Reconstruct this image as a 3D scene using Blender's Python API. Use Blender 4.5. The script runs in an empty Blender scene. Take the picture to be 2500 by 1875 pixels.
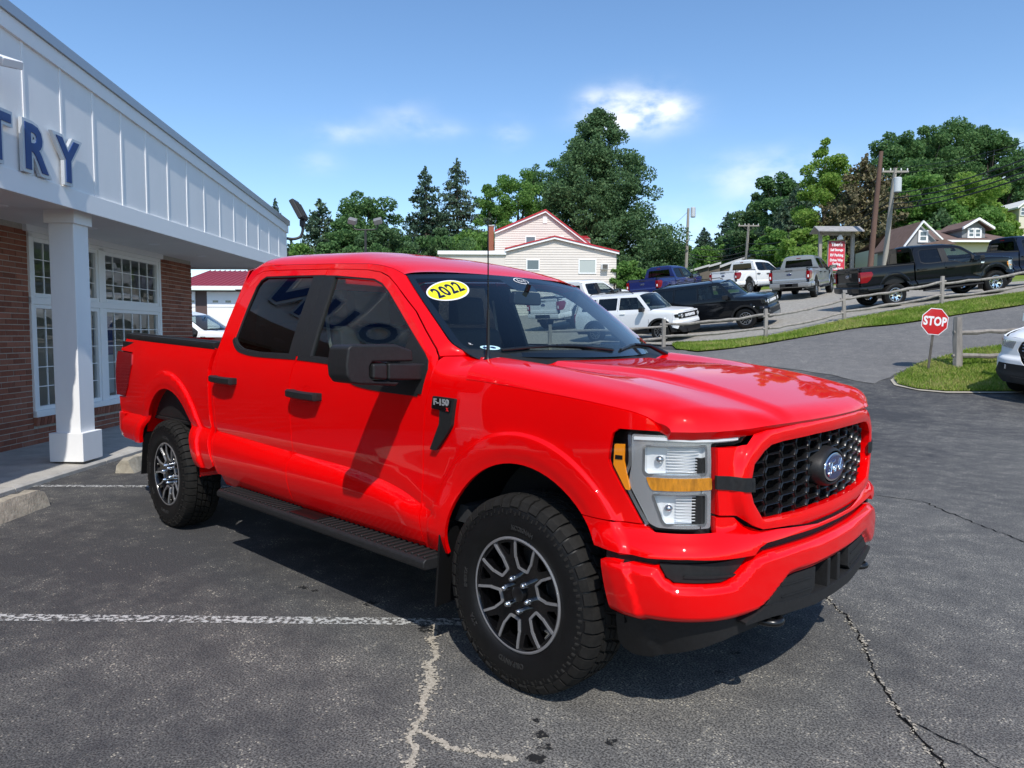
import bpy, bmesh, math, random
import numpy as np
from mathutils import Vector, Matrix
from mathutils.geometry import delaunay_2d_cdt

random.seed(7); RNG = np.random.default_rng(7)
SC = bpy.context.scene
COL = SC.collection

# ---------------------------------------------------------------- camera (world = frame of the red pickup: x forward, y to its left)
CAM = np.array([2.01928, -3.10876, 1.48809])
YAW, PITCH, ROLL, FPX = math.radians(133.8465), math.radians(-3.8995), math.radians(.2264), 1768.26
_f = np.array([math.cos(YAW)*math.cos(PITCH), math.sin(YAW)*math.cos(PITCH), math.sin(PITCH)])
_r = np.array([math.sin(YAW), -math.cos(YAW), 0.]); _u = np.cross(_r, _f)
_c, _s = math.cos(ROLL), math.sin(ROLL)
_r, _u = _c*_r + _s*_u, -_s*_r + _c*_u
cam_data = bpy.data.cameras.new('camera'); cam = bpy.data.objects.new('camera', cam_data); COL.objects.link(cam)
cam.matrix_world = Matrix(((_r[0], _u[0], -_f[0], CAM[0]), (_r[1], _u[1], -_f[1], CAM[1]), (_r[2], _u[2], -_f[2], CAM[2]), (0, 0, 0, 1)))
cam_data.sensor_width = 36; cam_data.lens = 36*FPX/2500; cam_data.clip_start = .05; cam_data.clip_end = 4000
SC.camera = cam

# ---------------------------------------------------------------- sky, sun, exposure
SUN_EL, SUN_AZ = math.radians(49), math.radians(-38.5)
w = bpy.data.worlds.new('World'); SC.world = w; w.use_nodes = True
nt = w.node_tree; nt.nodes.clear()
def wn(t, **k):
    n = nt.nodes.new(t)
    for a, b in k.items(): setattr(n, a, b)
    return n
sky = wn('ShaderNodeTexSky', sky_type='NISHITA', sun_disc=False, sun_elevation=SUN_EL, sun_rotation=math.pi/2-SUN_AZ, altitude=300, air_density=1.0, dust_density=.35, ozone_density=2.6)
bg = wn('ShaderNodeBackground'); bg.inputs[1].default_value = .15
out = wn('ShaderNodeOutputWorld')
nt.links.new(bg.outputs[0], out.inputs[0])
# fair-weather clouds: soft patches of noise in a few directions of the sky
tc = wn('ShaderNodeTexCoord')
def vmath(op, a, b=None):
    n = wn('ShaderNodeVectorMath', operation=op); nt.links.new(a, n.inputs[0])
    if b is not None: n.inputs[1].default_value = b
    return n
def wmath(op, a, b=None, c=None):
    n = wn('ShaderNodeMath', operation=op)
    for i, v in enumerate((a, b, c)):
        if v is None: continue
        if isinstance(v, (int, float)): n.inputs[i].default_value = v
        else: nt.links.new(v, n.inputs[i])
    return n.outputs[0]
nz = wn('ShaderNodeTexNoise'); nz.inputs['Scale'].default_value = 20; nz.inputs['Detail'].default_value = 6; nz.inputs['Roughness'].default_value = .5
mp = wn('ShaderNodeMapping'); mp.inputs['Scale'].default_value = (1, 1, 2.0)
nt.links.new(tc.outputs['Generated'], mp.inputs[0]); nt.links.new(mp.outputs[0], nz.inputs['Vector'])
def sky_dir(px, py):
    d = _f + _r*(px-1250)/FPX - _u*(py-937.5)/FPX
    return d/np.linalg.norm(d)
CLOUDS = [(1555, 270, .040, .021, 1.3), (1470, 250, .022, .012, .8), (1630, 262, .026, .012, .7), (1530, 300, .045, .010, .7), (845, 325, .036, .012, .30), (1060, 318, .034, .010, .26), (985, 285, .03, .016, .22), (1245, 328, .02, .014, .25), (780, 398, .022, .012, .2), (1850, 440, .05, .024, .42), (1930, 400, .07, .016, .2), (2440, 480, .07, .05, .5), (1640, 560, .10, .022, .34)]
rightv = tuple(_r); acc = None
for px, py, sx, sy, am in CLOUDS:
    d = sky_dir(px, py); rr = _r-d*np.dot(_r, d); rr /= np.linalg.norm(rr); uu = np.cross(rr, d)
    a = vmath('DOT_PRODUCT', tc.outputs['Generated'], tuple(rr/sx)).outputs['Value']
    b = vmath('DOT_PRODUCT', tc.outputs['Generated'], tuple(uu/sy)).outputs['Value']
    g0 = vmath('DOT_PRODUCT', tc.outputs['Generated'], tuple(d)).outputs['Value']
    q = wmath('ADD', wmath('MULTIPLY', a, a), wmath('MULTIPLY', b, b))
    e = wmath('MULTIPLY', wmath('MULTIPLY', wmath('EXPONENT', wmath('MULTIPLY', q, -.8)), am), wmath('GREATER_THAN', g0, 0.))
    acc = e if acc is None else wmath('ADD', acc, e)
nmul = wn('ShaderNodeMapRange'); nt.links.new(nz.outputs['Fac'], nmul.inputs[0])
nmul.inputs[1].default_value = .34; nmul.inputs[2].default_value = .70; nmul.inputs[3].default_value = .12; nmul.inputs[4].default_value = 1.15
cf = wmath('MINIMUM', wmath('MULTIPLY', acc, nmul.outputs[0]), .85)
mix = wn('ShaderNodeMix', data_type='RGBA'); nt.links.new(cf, mix.inputs['Factor'])
hsv = wn('ShaderNodeHueSaturation'); hsv.inputs['Saturation'].default_value = 1.11; nt.links.new(sky.outputs[0], hsv.inputs['Color']); nt.links.new(hsv.outputs[0], mix.inputs['A']); mix.inputs['B'].default_value = (6.4, 6.6, 6.9, 1)
nt.links.new(mix.outputs['Result'], bg.inputs[0])
sun_d = bpy.data.lights.new('sun', 'SUN'); sun = bpy.data.objects.new('sun', sun_d); COL.objects.link(sun)
sun_d.energy = 3.3; sun_d.angle = math.radians(.53); sun_d.color = (1, .955, .89)
SUNV = Vector((math.cos(SUN_EL)*math.cos(SUN_AZ), math.cos(SUN_EL)*math.sin(SUN_AZ), math.sin(SUN_EL)))
sun.rotation_euler = SUNV.to_track_quat('Z', 'Y').to_euler(); sun.location = SUNV*60
vs = SC.view_settings; vs.view_transform = 'Standard'; vs.look = 'None'; vs.gamma = 1; vs.exposure = .36; vs.use_curve_mapping = False
SC.cycles.max_bounces = 10; SC.cycles.transparent_max_bounces = 16; SC.cycles.use_denoising = True

# ---------------------------------------------------------------- materials
MATS = {}
def new_mat(name):
    m = bpy.data.materials.new(name); m.use_nodes = True; MATS[name] = m
    n = m.node_tree.nodes; l = m.node_tree.links
    return m, n, l, n['Principled BSDF']
def lin(*c):
    return tuple((x/255/12.92 if x/255 <= .04045 else ((x/255+.055)/1.055)**2.4) for x in c)+(1,)
def mat(name, base, rough=.5, metal=0., coat=0., coat_r=.03, spec=.5, noise=None, bump=None, emit=None, sheen=0):
    """noise=(scale, amount[, stretch]) mottles the colour; bump=(scale, strength[, distance])"""
    m, n, l, p = new_mat(name)
    base = tuple(base)+(1,) if len(base) == 3 else base
    p.inputs['Base Color'].default_value = base; p.inputs['Roughness'].default_value = rough; p.inputs['Metallic'].default_value = metal
    p.inputs['Coat Weight'].default_value = coat; p.inputs['Coat IOR'].default_value = 1.5; p.inputs['Coat Roughness'].default_value = coat_r; p.inputs['Specular IOR Level'].default_value = spec
    if emit: p.inputs['Emission Color'].default_value = tuple(emit[:3])+(1,); p.inputs['Emission Strength'].default_value = emit[3]
    if noise or bump:
        tcn = n.new('ShaderNodeTexCoord')
    if noise:
        mpn = n.new('ShaderNodeMapping'); mpn.inputs['Scale'].default_value = noise[2] if len(noise) > 2 else (1, 1, 1)
        l.new(tcn.outputs['Object'], mpn.inputs[0])
        t = n.new('ShaderNodeTexNoise'); t.inputs['Scale'].default_value = noise[0]; t.inputs['Detail'].default_value = 6; t.inputs['Roughness'].default_value = .65
        l.new(mpn.outputs[0], t.inputs['Vector'])
        r = n.new('ShaderNodeValToRGB'); a = noise[1]
        r.color_ramp.elements[0].position = .25; r.color_ramp.elements[1].position = .75
        r.color_ramp.elements[0].color = tuple(max(0, c*(1-a)) for c in base[:3])+(1,); r.color_ramp.elements[1].color = tuple(min(1, c*(1+a)) for c in base[:3])+(1,)
        l.new(t.outputs['Fac'], r.inputs[0]); l.new(r.outputs[0], p.inputs['Base Color'])
    if bump:
        t = n.new('ShaderNodeTexNoise'); t.inputs['Scale'].default_value = bump[0]; t.inputs['Detail'].default_value = 4
        l.new(tcn.outputs['Object'], t.inputs['Vector'])
        b = n.new('ShaderNodeBump'); b.inputs['Strength'].default_value = bump[1]; b.inputs['Distance'].default_value = bump[2] if len(bump) > 2 else .01
        l.new(t.outputs['Fac'], b.inputs['Height']); l.new(b.outputs[0], p.inputs['Normal'])
    return m
def glass(name, tint, refl=1.0, ior=1.5, rough=0.):
    m = bpy.data.materials.new(name); m.use_nodes = True; MATS[name] = m
    n = m.node_tree.nodes; l = m.node_tree.links; n.clear()
    o = n.new('ShaderNodeOutputMaterial'); mx = n.new('ShaderNodeMixShader'); t = n.new('ShaderNodeBsdfTransparent'); g = n.new('ShaderNodeBsdfGlossy')
    f = n.new('ShaderNodeFresnel'); f.inputs[0].default_value = ior
    gb = n.new('ShaderNodeNewGeometry'); mi = n.new('ShaderNodeMapRange'); mi.inputs[3].default_value = ior; mi.inputs[4].default_value = 1/ior; l.new(gb.outputs['Backfacing'], mi.inputs[0]); l.new(mi.outputs[0], f.inputs[0])
    t.inputs[0].default_value = tuple(tint)+(1,); g.inputs['Roughness'].default_value = rough; g.inputs['Color'].default_value = (refl, refl, refl, 1)
    l.new(f.outputs[0], mx.inputs[0]); l.new(t.outputs[0], mx.inputs[1]); l.new(g.outputs[0], mx.inputs[2]); l.new(mx.outputs[0], o.inputs[0])
    return m

RED = mat('red_paint', (.80, .0, .0010), .5, coat=.8, coat_r=.02, spec=.04)
M_BLK = mat('black_plastic', (.016, .016, .0165), .5, noise=(60, .25), bump=(900, .12, .002), spec=.3)
M_BLKS = mat('black_plastic_smooth', (.007, .007, .0075), .28)
M_FLUTE = mat('lens_flute', (.72, .73, .74), .3, .25)
M_GLOSSBLK = mat('gloss_black', (.003, .003, .0035), .12, coat=.5, spec=.3)
M_RUBBER = mat('tyre_rubber', (.0055, .0055, .0057), .5, noise=(14, .35), bump=(220, .25, .003), spec=.3)
M_TREAD = mat('tread_rubber', (.012, .0112, .010), .8, noise=(30, .5), bump=(160, .3, .003), spec=.25)
M_SILVER = mat('machined_alloy', (.42, .42, .43), .32, .7)
M_CHROME = mat('chrome', (.78, .79, .80), .08, 1.)
M_SATIN = mat('satin_silver', (.55, .56, .57), .28, 1.)
M_SATIN2 = mat('badge_silver', (.42, .43, .44), .3, .4)
M_LETTER = mat('raised_rubber', (.022, .022, .022), .45)
M_DARK = mat('dark_void', (.006, .006, .006), .9, spec=.1)
M_UNDER = mat('underbody', (.012, .012, .012), .8, noise=(9, .4))
M_INT = mat('cabin_trim', (.030, .031, .033), .7, noise=(20, .2))
M_SEAT = mat('seat_fabric', (.055, .055, .056), .9, noise=(120, .25))
M_BELT = mat('seat_belt', (.30, .30, .29), .8)
G_WIND = glass('windshield_glass', (.80, .87, .87))
G_SIDE = glass('front_door_glass', (.50, .57, .55))
G_TINT = glass('privacy_glass', (.035, .037, .037))
G_LENS = glass('lamp_lens', (.93, .94, .94), 1., 1.45)
G_REDL = mat('red_lens', (.22, .002, .006), .25, coat=.5, spec=.2)
M_AMBER = mat('amber_lens', (.95, .30, .006), .22, coat=.8)
M_AMBER2 = mat('amber_turn_lens', (.62, .24, .012), .2, coat=.8, noise=(38, .55, (1, 1, .35)))
M_REFL = mat('lamp_reflector', (.84, .85, .86), .28, .25, bump=(55, .25, .004))
M_BEZEL = mat('lamp_bezel', (.70, .71, .72), .16, .75, coat=.3)
M_FRIT = mat('black_frit', (.006, .006, .007), .25)
M_YEL = mat('yellow_sticker', (.90, .83, .01), .4, coat=.3)
M_WHT = mat('white_vinyl', (.80, .80, .80), .45)
M_NAVY = mat('navy_ink', (.010, .018, .10), .45)
M_EMBL = mat('emblem_blue', (.008, .016, .085), .18, coat=1.)
M_STICK = mat('pale_blue_sticker', (.45, .68, .72), .5)
M_REDX = mat('red_trim', (.6, .01, .01), .4)

# ---------------------------------------------------------------- objects, parts and meshes
def _link(name, data, parent=None):
    o = bpy.data.objects.new(name, data); COL.objects.link(o)
    if parent is not None: o.parent = parent
    return o
def tag(o, label=None, cat=None, group=None, kind=None):
    for k, v in (('label', label), ('category', cat), ('group', group), ('kind', kind)):
        if v is not None: o[k] = v
    return o
def thing(name, label, cat, loc=(0, 0, 0), rz=0., group=None):
    o = _link(name, None); o.location = loc; o.rotation_euler = (0, 0, rz); o.empty_display_size = .2
    return tag(o, label, cat, group)
def mesh_from(name, V, F, mt, sharp=35, normals=None, midx=None):
    me = bpy.data.meshes.new(name)
    me.from_pydata([tuple(v) for v in V] if not isinstance(V, np.ndarray) else V.tolist(), [], [tuple(int(i) for i in f) for f in F])
    for m in (mt if isinstance(mt, (list, tuple)) else [mt]): me.materials.append(m)
    if midx is not None: me.polygons.foreach_set('material_index', midx)
    me.validate(clean_customdata=False)
    if sharp is not None:
        me.polygons.foreach_set('use_smooth', [True]*len(me.polygons))
        if normals is None: me.set_sharp_from_angle(angle=math.radians(sharp))
    if normals is not None and len(me.vertices) == len(normals): me.normals_split_custom_set_from_vertices([tuple(n) for n in normals])
    me.update(); return me
def spl(xs, ys):
    xs = np.asarray(xs, float); ys = np.asarray(ys, float); n = len(xs); h = np.diff(xs)
    A = np.zeros((n, n)); b = np.zeros(n); A[0, 0] = A[-1, -1] = 1
    for i in range(1, n-1):
        A[i, i-1] = h[i-1]; A[i, i] = 2*(h[i-1]+h[i]); A[i, i+1] = h[i]
        b[i] = 6*((ys[i+1]-ys[i])/h[i]-(ys[i]-ys[i-1])/h[i-1])
    m = np.linalg.solve(A, b)
    s0 = (ys[1]-ys[0])/h[0]-h[0]*m[1]/6; s1 = (ys[-1]-ys[-2])/h[-1]+h[-1]*m[-2]/6
    def f(x):
        x = np.asarray(x, float); xc = np.clip(x, xs[0], xs[-1])
        i = np.clip(np.searchsorted(xs, xc)-1, 0, n-2); t = xc-xs[i]; hh = h[i]
        r = (m[i]*(hh-t)**3+m[i+1]*t**3)/(6*hh)+(ys[i]/hh-m[i]*hh/6)*(hh-t)+(ys[i+1]/hh-m[i+1]*hh/6)*t
        return r+np.where(x < xs[0], (x-xs[0])*s0, 0)+np.where(x > xs[-1], (x-xs[-1])*s1, 0)
    return f
def ss(a, b, x):
    t = np.clip((np.asarray(x, float)-a)/(b-a), 0, 1); return t*t*(3-2*t)
def lpi(x, xs, ys): return np.interp(x, xs, ys)

class MB:
    """collects simple shapes into one mesh"""
    def __init__(s): s.v = []; s.f = []
    def add(s, V, F):
        k = len(s.v); s.v += [tuple(map(float, v)) for v in V]; s.f += [tuple(i+k for i in f) for f in F]; return s
    def box(s, x0, x1, y0, y1, z0, z1, M=None):
        V = [(x, y, z) for z in (z0, z1) for y in (y0, y1) for x in (x0, x1)]
        if M is not None: V = [M @ Vector(v) for v in V]
        return s.add(V, [(0, 2, 3, 1), (4, 5, 7, 6), (0, 1, 5, 4), (2, 6, 7, 3), (0, 4, 6, 2), (1, 3, 7, 5)])
    def prism(s, poly, fn, a, b):
        """polygon in 2D swept from a to b; fn(p, q, t) -> 3D"""
        n = len(poly); V = [fn(p, q, a) for p, q in poly]+[fn(p, q, b) for p, q in poly]
        return s.add(V, [tuple(range(n-1, -1, -1)), tuple(range(n, 2*n))]+[(i, (i+1) % n, n+(i+1) % n, n+i) for i in range(n)])
    def tube(s, path, r, n=8, cap=True):
        P = [Vector(p) for p in path]; rs = r if isinstance(r, (list, tuple, np.ndarray)) else [r]*len(P)
        V = []; up = None
        for i, p in enumerate(P):
            d = (P[min(i+1, len(P)-1)]-P[max(i-1, 0)]).normalized()
            if up is None: up = Vector((0, 0, 1)) if abs(d.z) < .9 else Vector((1, 0, 0))
            a = d.cross(up).normalized(); up = a.cross(d).normalized()
            V += [p+(a*math.cos(t)+up*math.sin(t))*rs[i] for t in [2*math.pi*k/n for k in range(n)]]
        F = [(i*n+k, i*n+(k+1) % n, (i+1)*n+(k+1) % n, (i+1)*n+k) for i in range(len(P)-1) for k in range(n)]
        if cap: F += [tuple(range(n-1, -1, -1)), tuple((len(P)-1)*n+k for k in range(n))]
        return s.add(V, F)
    def lathe(s, prof, n=48, fn=None, closed=False):
        """profile of (radius, axial) pairs; fn maps (radial c, radial s, axial)"""
        fn = fn or (lambda c, d, a: (c, a, d)); V = []
        for r, a in prof: V += [fn(r*math.cos(2*math.pi*k/n), r*math.sin(2*math.pi*k/n), a) for k in range(n)]
        m = len(prof); F = [(i*n+k, i*n+(k+1) % n, ((i+1) % m)*n+(k+1) % n, ((i+1) % m)*n+k) for i in range(m if closed else m-1) for k in range(n)]
        return s.add(V, F)
    def grid(s, P):
        """P[i][j] -> points; quads"""
        P = np.asarray(P); a, b = P.shape[:2]
        return s.add(P.reshape(-1, 3), [(i*b+j, i*b+j+1, (i+1)*b+j+1, (i+1)*b+j) for i in range(a-1) for j in range(b-1)])
    def blob(s, c, r, seg=10, ring=7):
        c = Vector(c); V = [c+Vector((0, 0, -r[2]))]
        for i in range(1, ring):
            t = math.pi*i/ring-math.pi/2
            V += [c+Vector((r[0]*math.cos(t)*math.cos(2*math.pi*k/seg), r[1]*math.cos(t)*math.sin(2*math.pi*k/seg), r[2]*math.sin(t))) for k in range(seg)]
        V.append(c+Vector((0, 0, r[2]))); F = [(0, 1+(k+1) % seg, 1+k) for k in range(seg)]
        F += [(1+i*seg+k, 1+i*seg+(k+1) % seg, 1+(i+1)*seg+(k+1) % seg, 1+(i+1)*seg+k) for i in range(ring-2) for k in range(seg)]
        e = 1+(ring-2)*seg; F += [(e+k, e+(k+1) % seg, len(V)-1) for k in range(seg)]
        return s.add(V, F)
    def mesh(s, name, mt, sharp=35, bevel=0, seg=2):
        if bevel:
            bm = bmesh.new(); vs_ = [bm.verts.new(v) for v in s.v]
            for f in s.f:
                try: bm.faces.new([vs_[i] for i in f])
                except ValueError: pass
            bmesh.ops.recalc_face_normals(bm, faces=bm.faces)
            es = [e for e in bm.edges if len(e.link_faces) == 2 and e.calc_face_angle(0) > math.radians(30)]
            bmesh.ops.bevel(bm, geom=es, offset=bevel, segments=seg, profile=.5, affect='EDGES', clamp_overlap=True)
            me = bpy.data.meshes.new(name); bm.to_mesh(me); bm.free()
            for m in (mt if isinstance(mt, (list, tuple)) else [mt]): me.materials.append(m)
            me.polygons.foreach_set('use_smooth', [True]*len(me.polygons)); me.update()
            npl = len(me.polygons); fn_ = np.empty(npl*3); ar_ = np.empty(npl); me.polygons.foreach_get('normal', fn_); me.polygons.foreach_get('area', ar_); fn_ = fn_.reshape(-1, 3)
            nl = len(me.loops); lv = np.empty(nl, int); me.loops.foreach_get('vertex_index', lv); lt_ = np.empty(npl, int); me.polygons.foreach_get('loop_total', lt_); fi = np.repeat(np.arange(npl), lt_)
            vn_ = np.zeros((len(me.vertices), 3)); np.add.at(vn_, lv, fn_[fi]*(ar_[fi]**2)[:, None]); vn_ /= np.maximum(np.linalg.norm(vn_, axis=1, keepdims=True), 1e-20)
            me.normals_split_custom_set_from_vertices(vn_.tolist()); me.update(); return me
        me = mesh_from(name, s.v, s.f, mt, sharp)
        return me
    def build(s, name, mt, parent=None, sharp=35, bevel=0, seg=2, fix=True):
        me = s.mesh(name, mt, sharp, bevel, seg)
        if fix and not bevel:
            bm = bmesh.new(); bm.from_mesh(me); bmesh.ops.recalc_face_normals(bm, faces=bm.faces); bm.to_mesh(me); bm.free()
            if sharp is not None: me.set_sharp_from_angle(angle=math.radians(sharp))
        return _link(name, me, parent)
def mirrored(o, name=None, parent=None):
    """a copy of a part mirrored to the other side of its thing (y -> -y)"""
    me = o.data.copy(); n = len(me.vertices); co = np.empty(n*3); me.vertices.foreach_get('co', co); co = co.reshape(-1, 3); co[:, 1] *= -1
    cn = None
    if me.has_custom_normals:
        cn = [0.]*(len(me.loops)*3); me.corner_normals.foreach_get('vector', cn); cn = np.array(cn).reshape(-1, 3)
        li = np.empty(len(me.loops), int); me.loops.foreach_get('vertex_index', li); vn = np.zeros((n, 3)); vn[li] = cn; vn[:, 1] *= -1
    me.vertices.foreach_set('co', co.ravel()); me.flip_normals()
    if cn is not None: me.normals_split_custom_set_from_vertices([tuple(v) for v in vn])
    me.update(); q = _link(name or o.name.split('.')[0], me, parent if parent is not None else o.parent)
    for k in o.keys():
        if k in ('label', 'detail'): q[k] = o[k]
    return q

# ---- panels: 2D outlines triangulated and lifted on to a smooth surface
def smooth_poly(pts, h=.03, tight=None):
    """resample a closed polygon at spacing h (straight segments)"""
    P = []; n = len(pts)
    for i in range(n):
        a = np.array(pts[i]); b = np.array(pts[(i+1) % n]); k = max(1, int(round(np.hypot(*(b-a))/h)))
        P += [a+(b-a)*j/k for j in range(k)]
    return np.array(P)
def rounded(pts, r, n=4):
    """round the corners of a closed polygon; r one radius or one for each corner"""
    N = len(pts); R = r if isinstance(r, (list, tuple)) else [r]*N; out = []
    for i in range(N):
        p = np.array(pts[i], float); a = np.array(pts[i-1], float)-p; b = np.array(pts[(i+1) % N], float)-p
        la, lb = np.hypot(*a), np.hypot(*b); rr = min(R[i], la*.45, lb*.45)
        if rr < 1e-5: out.append(tuple(p)); continue
        A = p+a/la*rr; B = p+b/lb*rr
        for k in range(n+1):
            t = k/n; out.append(tuple((1-t)**2*A+2*t*(1-t)*p+t*t*B))
    return out
def catmull(pts, n=6, closed=False):
    P = [np.array(p, float) for p in pts]; N = len(P); out = []
    rng = range(N if closed else N-1)
    for i in rng:
        p0 = P[i-1] if (i > 0 or closed) else P[0]; p1 = P[i]; p2 = P[(i+1) % N]; p3 = P[(i+2) % N] if (i+2 < N or closed) else P[-1]
        for k in range(n):
            t = k/n; out.append(.5*((2*p1)+(-p0+p2)*t+(2*p0-5*p1+4*p2-p3)*t*t+(-p0+3*p1-3*p2+p3)*t**3))
    if not closed: out.append(P[-1])
    return [tuple(float(x) for x in o) for o in out]
def inside(poly, pts):
    x, y = pts[:, 0], pts[:, 1]; r = np.zeros(len(pts), bool); n = len(poly); j = n-1
    for i in range(n):
        xi, yi = poly[i]; xj, yj = poly[j]
        if yi != yj:
            c = ((yi > y) != (yj > y)) & (x < (xj-xi)*(y-yi)/(yj-yi)+xi); r ^= c
        j = i
    return r
def pdist(poly, pts, closed=True):
    poly = np.asarray(poly, float); d = np.full(len(pts), 1e9); n = len(poly)
    for i in range(n if closed else n-1):
        a = poly[i]; b = poly[(i+1) % n]; ab = b-a; t = np.clip(((pts-a)@ab)/max(ab@ab, 1e-12), 0, 1)
        d = np.minimum(d, np.hypot(*((pts-a-t[:, None]*ab).T)))
    return d
def shrink(poly, g):
    """move a closed polygon inwards by g"""
    P = np.asarray(poly, float); A = .5*np.sum(P[:, 0]*np.roll(P[:, 1], -1)-np.roll(P[:, 0], -1)*P[:, 1]); s = 1 if A > 0 else -1
    e = np.roll(P, -1, 0)-P; e /= np.maximum(np.linalg.norm(e, axis=1, keepdims=True), 1e-9); nrm = np.stack([-e[:, 1], e[:, 0]], 1)*s
    m = nrm+np.roll(nrm, 1, 0); m /= np.maximum((m*m).sum(1, keepdims=True)*.5, .35); return P+m*g
def cdt(outer, holes=(), h=.03, feats=()):
    outer = np.asarray(outer); loops = [outer]+[np.asarray(q) for q in holes]
    lo = outer.min(0); hi = outer.max(0)
    gx, gy = np.meshgrid(np.arange(lo[0]+h*.5, hi[0], h), np.arange(lo[1]+h*.5, hi[1], h)); G = np.stack([gx.ravel(), gy.ravel()], 1)
    G[:, 0] += h*.25*((np.round((G[:, 1]-lo[1])/h).astype(int) % 2)*2-1)
    k = inside(outer, G)
    for q in loops[1:]: k &= ~inside(q, G)
    G = G[k]
    if len(G):
        d = np.full(len(G), 1e9)
        for q in loops: d = np.minimum(d, pdist(q, G))
        for q in feats: d = np.minimum(d, pdist(np.asarray(q), G, False))
        G = G[d > h*.45]
    V = []; E = []
    for q in loops:
        k0 = len(V); V += [Vector(map(float, p)) for p in q]; E += [(k0+i, k0+(i+1) % len(q)) for i in range(len(q))]
    for q in feats:
        q = np.asarray(q); keep = inside(outer, q)
        for hq in loops[1:]: keep &= ~inside(hq, q)
        for lq in loops: keep &= pdist(lq, q) > h*.2
        ix = np.full(len(q), -1); ix[keep] = len(V)+np.arange(int(keep.sum())); V += [Vector(map(float, p)) for p in q[keep]]
        E += [(int(ix[i]), int(ix[i+1])) for i in range(len(q)-1) if ix[i] >= 0 and ix[i+1] >= 0]
    V += [Vector(map(float, p)) for p in G]
    r = delaunay_2d_cdt(V, E, [], 1 if not E else 0, 1e-6)
    P = np.array([tuple(p) for p in r[0]]); F = [f for f in r[2] if len(f) == 3]; F = np.array(F)
    c = P[F].mean(1); k = inside(outer, c)
    for q in loops[1:]: k &= ~inside(q, c)
    F = F[k]
    A = P[F]; ar = (A[:, 1, 0]-A[:, 0, 0])*(A[:, 2, 1]-A[:, 0, 1])-(A[:, 1, 1]-A[:, 0, 1])*(A[:, 2, 0]-A[:, 0, 0])
    F = F[np.abs(ar) > 1e-10]; ar = ar[np.abs(ar) > 1e-10]
    F[ar < 0] = F[ar < 0][:, ::-1]
    return P, F
def lift_normals(fn, P, e=2e-3):
    u, v = P[:, 0], P[:, 1]
    n = np.cross(fn(u+e, v)-fn(u-e, v), fn(u, v+e)-fn(u, v-e)); return n/np.maximum(np.linalg.norm(n, axis=1, keepdims=True), 1e-12)
def panel(name, outline, fn, mt, parent, holes=(), h=.03, gap=.0, depth=.018, feats=(), rim=True, flip=False, ne=2e-3):
    """a skin panel: outline in (u, v) lifted by fn, its rim turned inwards by depth"""
    o = smooth_poly(outline, h); 
    if gap: o = shrink(o, gap)
    H = [shrink(smooth_poly(q, h), -gap if gap else 0) for q in holes]
    P, F = cdt(o, H, h, feats)
    X = fn(P[:, 0], P[:, 1]); N = lift_normals(fn, P, ne)
    if flip: N = -N; F = F[:, ::-1]
    V = [X]; NN = [N]; FF = [F]; k = len(X)
    if rim:
        from collections import Counter
        cnt = {}
        for f in F:
            for a, b in ((f[0], f[1]), (f[1], f[2]), (f[2], f[0])):
                key = (min(a, b), max(a, b)); cnt[key] = None if key in cnt else (a, b)
        be = [e for e in cnt.values() if e is not None]
        if be:
            be = np.array(be); a, b = be[:, 0], be[:, 1]; m = len(be)
            q = np.concatenate([X[a], X[b], X[b]-N[b]*depth, X[a]-N[a]*depth])
            t = X[b]-X[a]; ne = np.cross(t, N[a]); ne /= np.maximum(np.linalg.norm(ne, axis=1, keepdims=True), 1e-9)
            soft = ne*.8+N[a]*.2
            NN.append(np.concatenate([soft, soft, ne, ne])); V.append(q)
            i = np.arange(m)+k; FF.append(np.stack([i+m, i, i+3*m, i+2*m], 1))
    V = np.concatenate(V); NN = np.concatenate(NN); faces = [tuple(f) for part in FF for f in part.tolist()]
    me = bpy.data.meshes.new(name); me.from_pydata(V.tolist(), [], faces); me.materials.append(mt)
    me.polygons.foreach_set('use_smooth', [True]*len(me.polygons)); me.normals_split_custom_set_from_vertices(NN.tolist()); me.update()
    return _link(name, me, parent)
def ribbon(name, path, width, fn, mt, parent, depth=.006, off=0., flat=.0):
    """a thin strip following a 2D polyline on a lifted surface fn(u, v, off)"""
    P = np.array(path, float); d = np.gradient(P, axis=0); d /= np.maximum(np.linalg.norm(d, axis=1, keepdims=True), 1e-9); n = np.stack([-d[:, 1], d[:, 0]], 1)
    A = P+n*width/2; B = P-n*width/2; mb = MB()
    rows = [fn(A[:, 0], A[:, 1], off-depth), fn(A[:, 0], A[:, 1], off), fn(B[:, 0], B[:, 1], off), fn(B[:, 0], B[:, 1], off-depth)]
    mb.grid(np.stack(rows, 0)); return mb.build(name, mt, parent, sharp=40)
_TXT = {}
def text_mesh(body, size=1., extrude=.02, bold=0., space=1.0):
    """flat lettering in the built-in font as vertices and faces in its own plane (x right, y up)"""
    key = (body, size, extrude, bold, space)
    if key not in _TXT:
        cu = bpy.data.curves.new('lettering', 'FONT'); cu.body = body; cu.size = size; cu.extrude = extrude; cu.offset = bold; cu.align_x = 'CENTER'; cu.align_y = 'CENTER'; cu.space_character = space; cu.resolution_u = 3
        ob = bpy.data.objects.new('lettering', cu); COL.objects.link(ob); dg = bpy.context.evaluated_depsgraph_get(); me = bpy.data.meshes.new_from_object(ob.evaluated_get(dg))
        V = [tuple(v.co) for v in me.vertices]; F = [tuple(p.vertices) for p in me.polygons]
        bpy.data.objects.remove(ob); bpy.data.curves.remove(cu); bpy.data.meshes.remove(me); _TXT[key] = (V, F)
    return _TXT[key]
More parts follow.
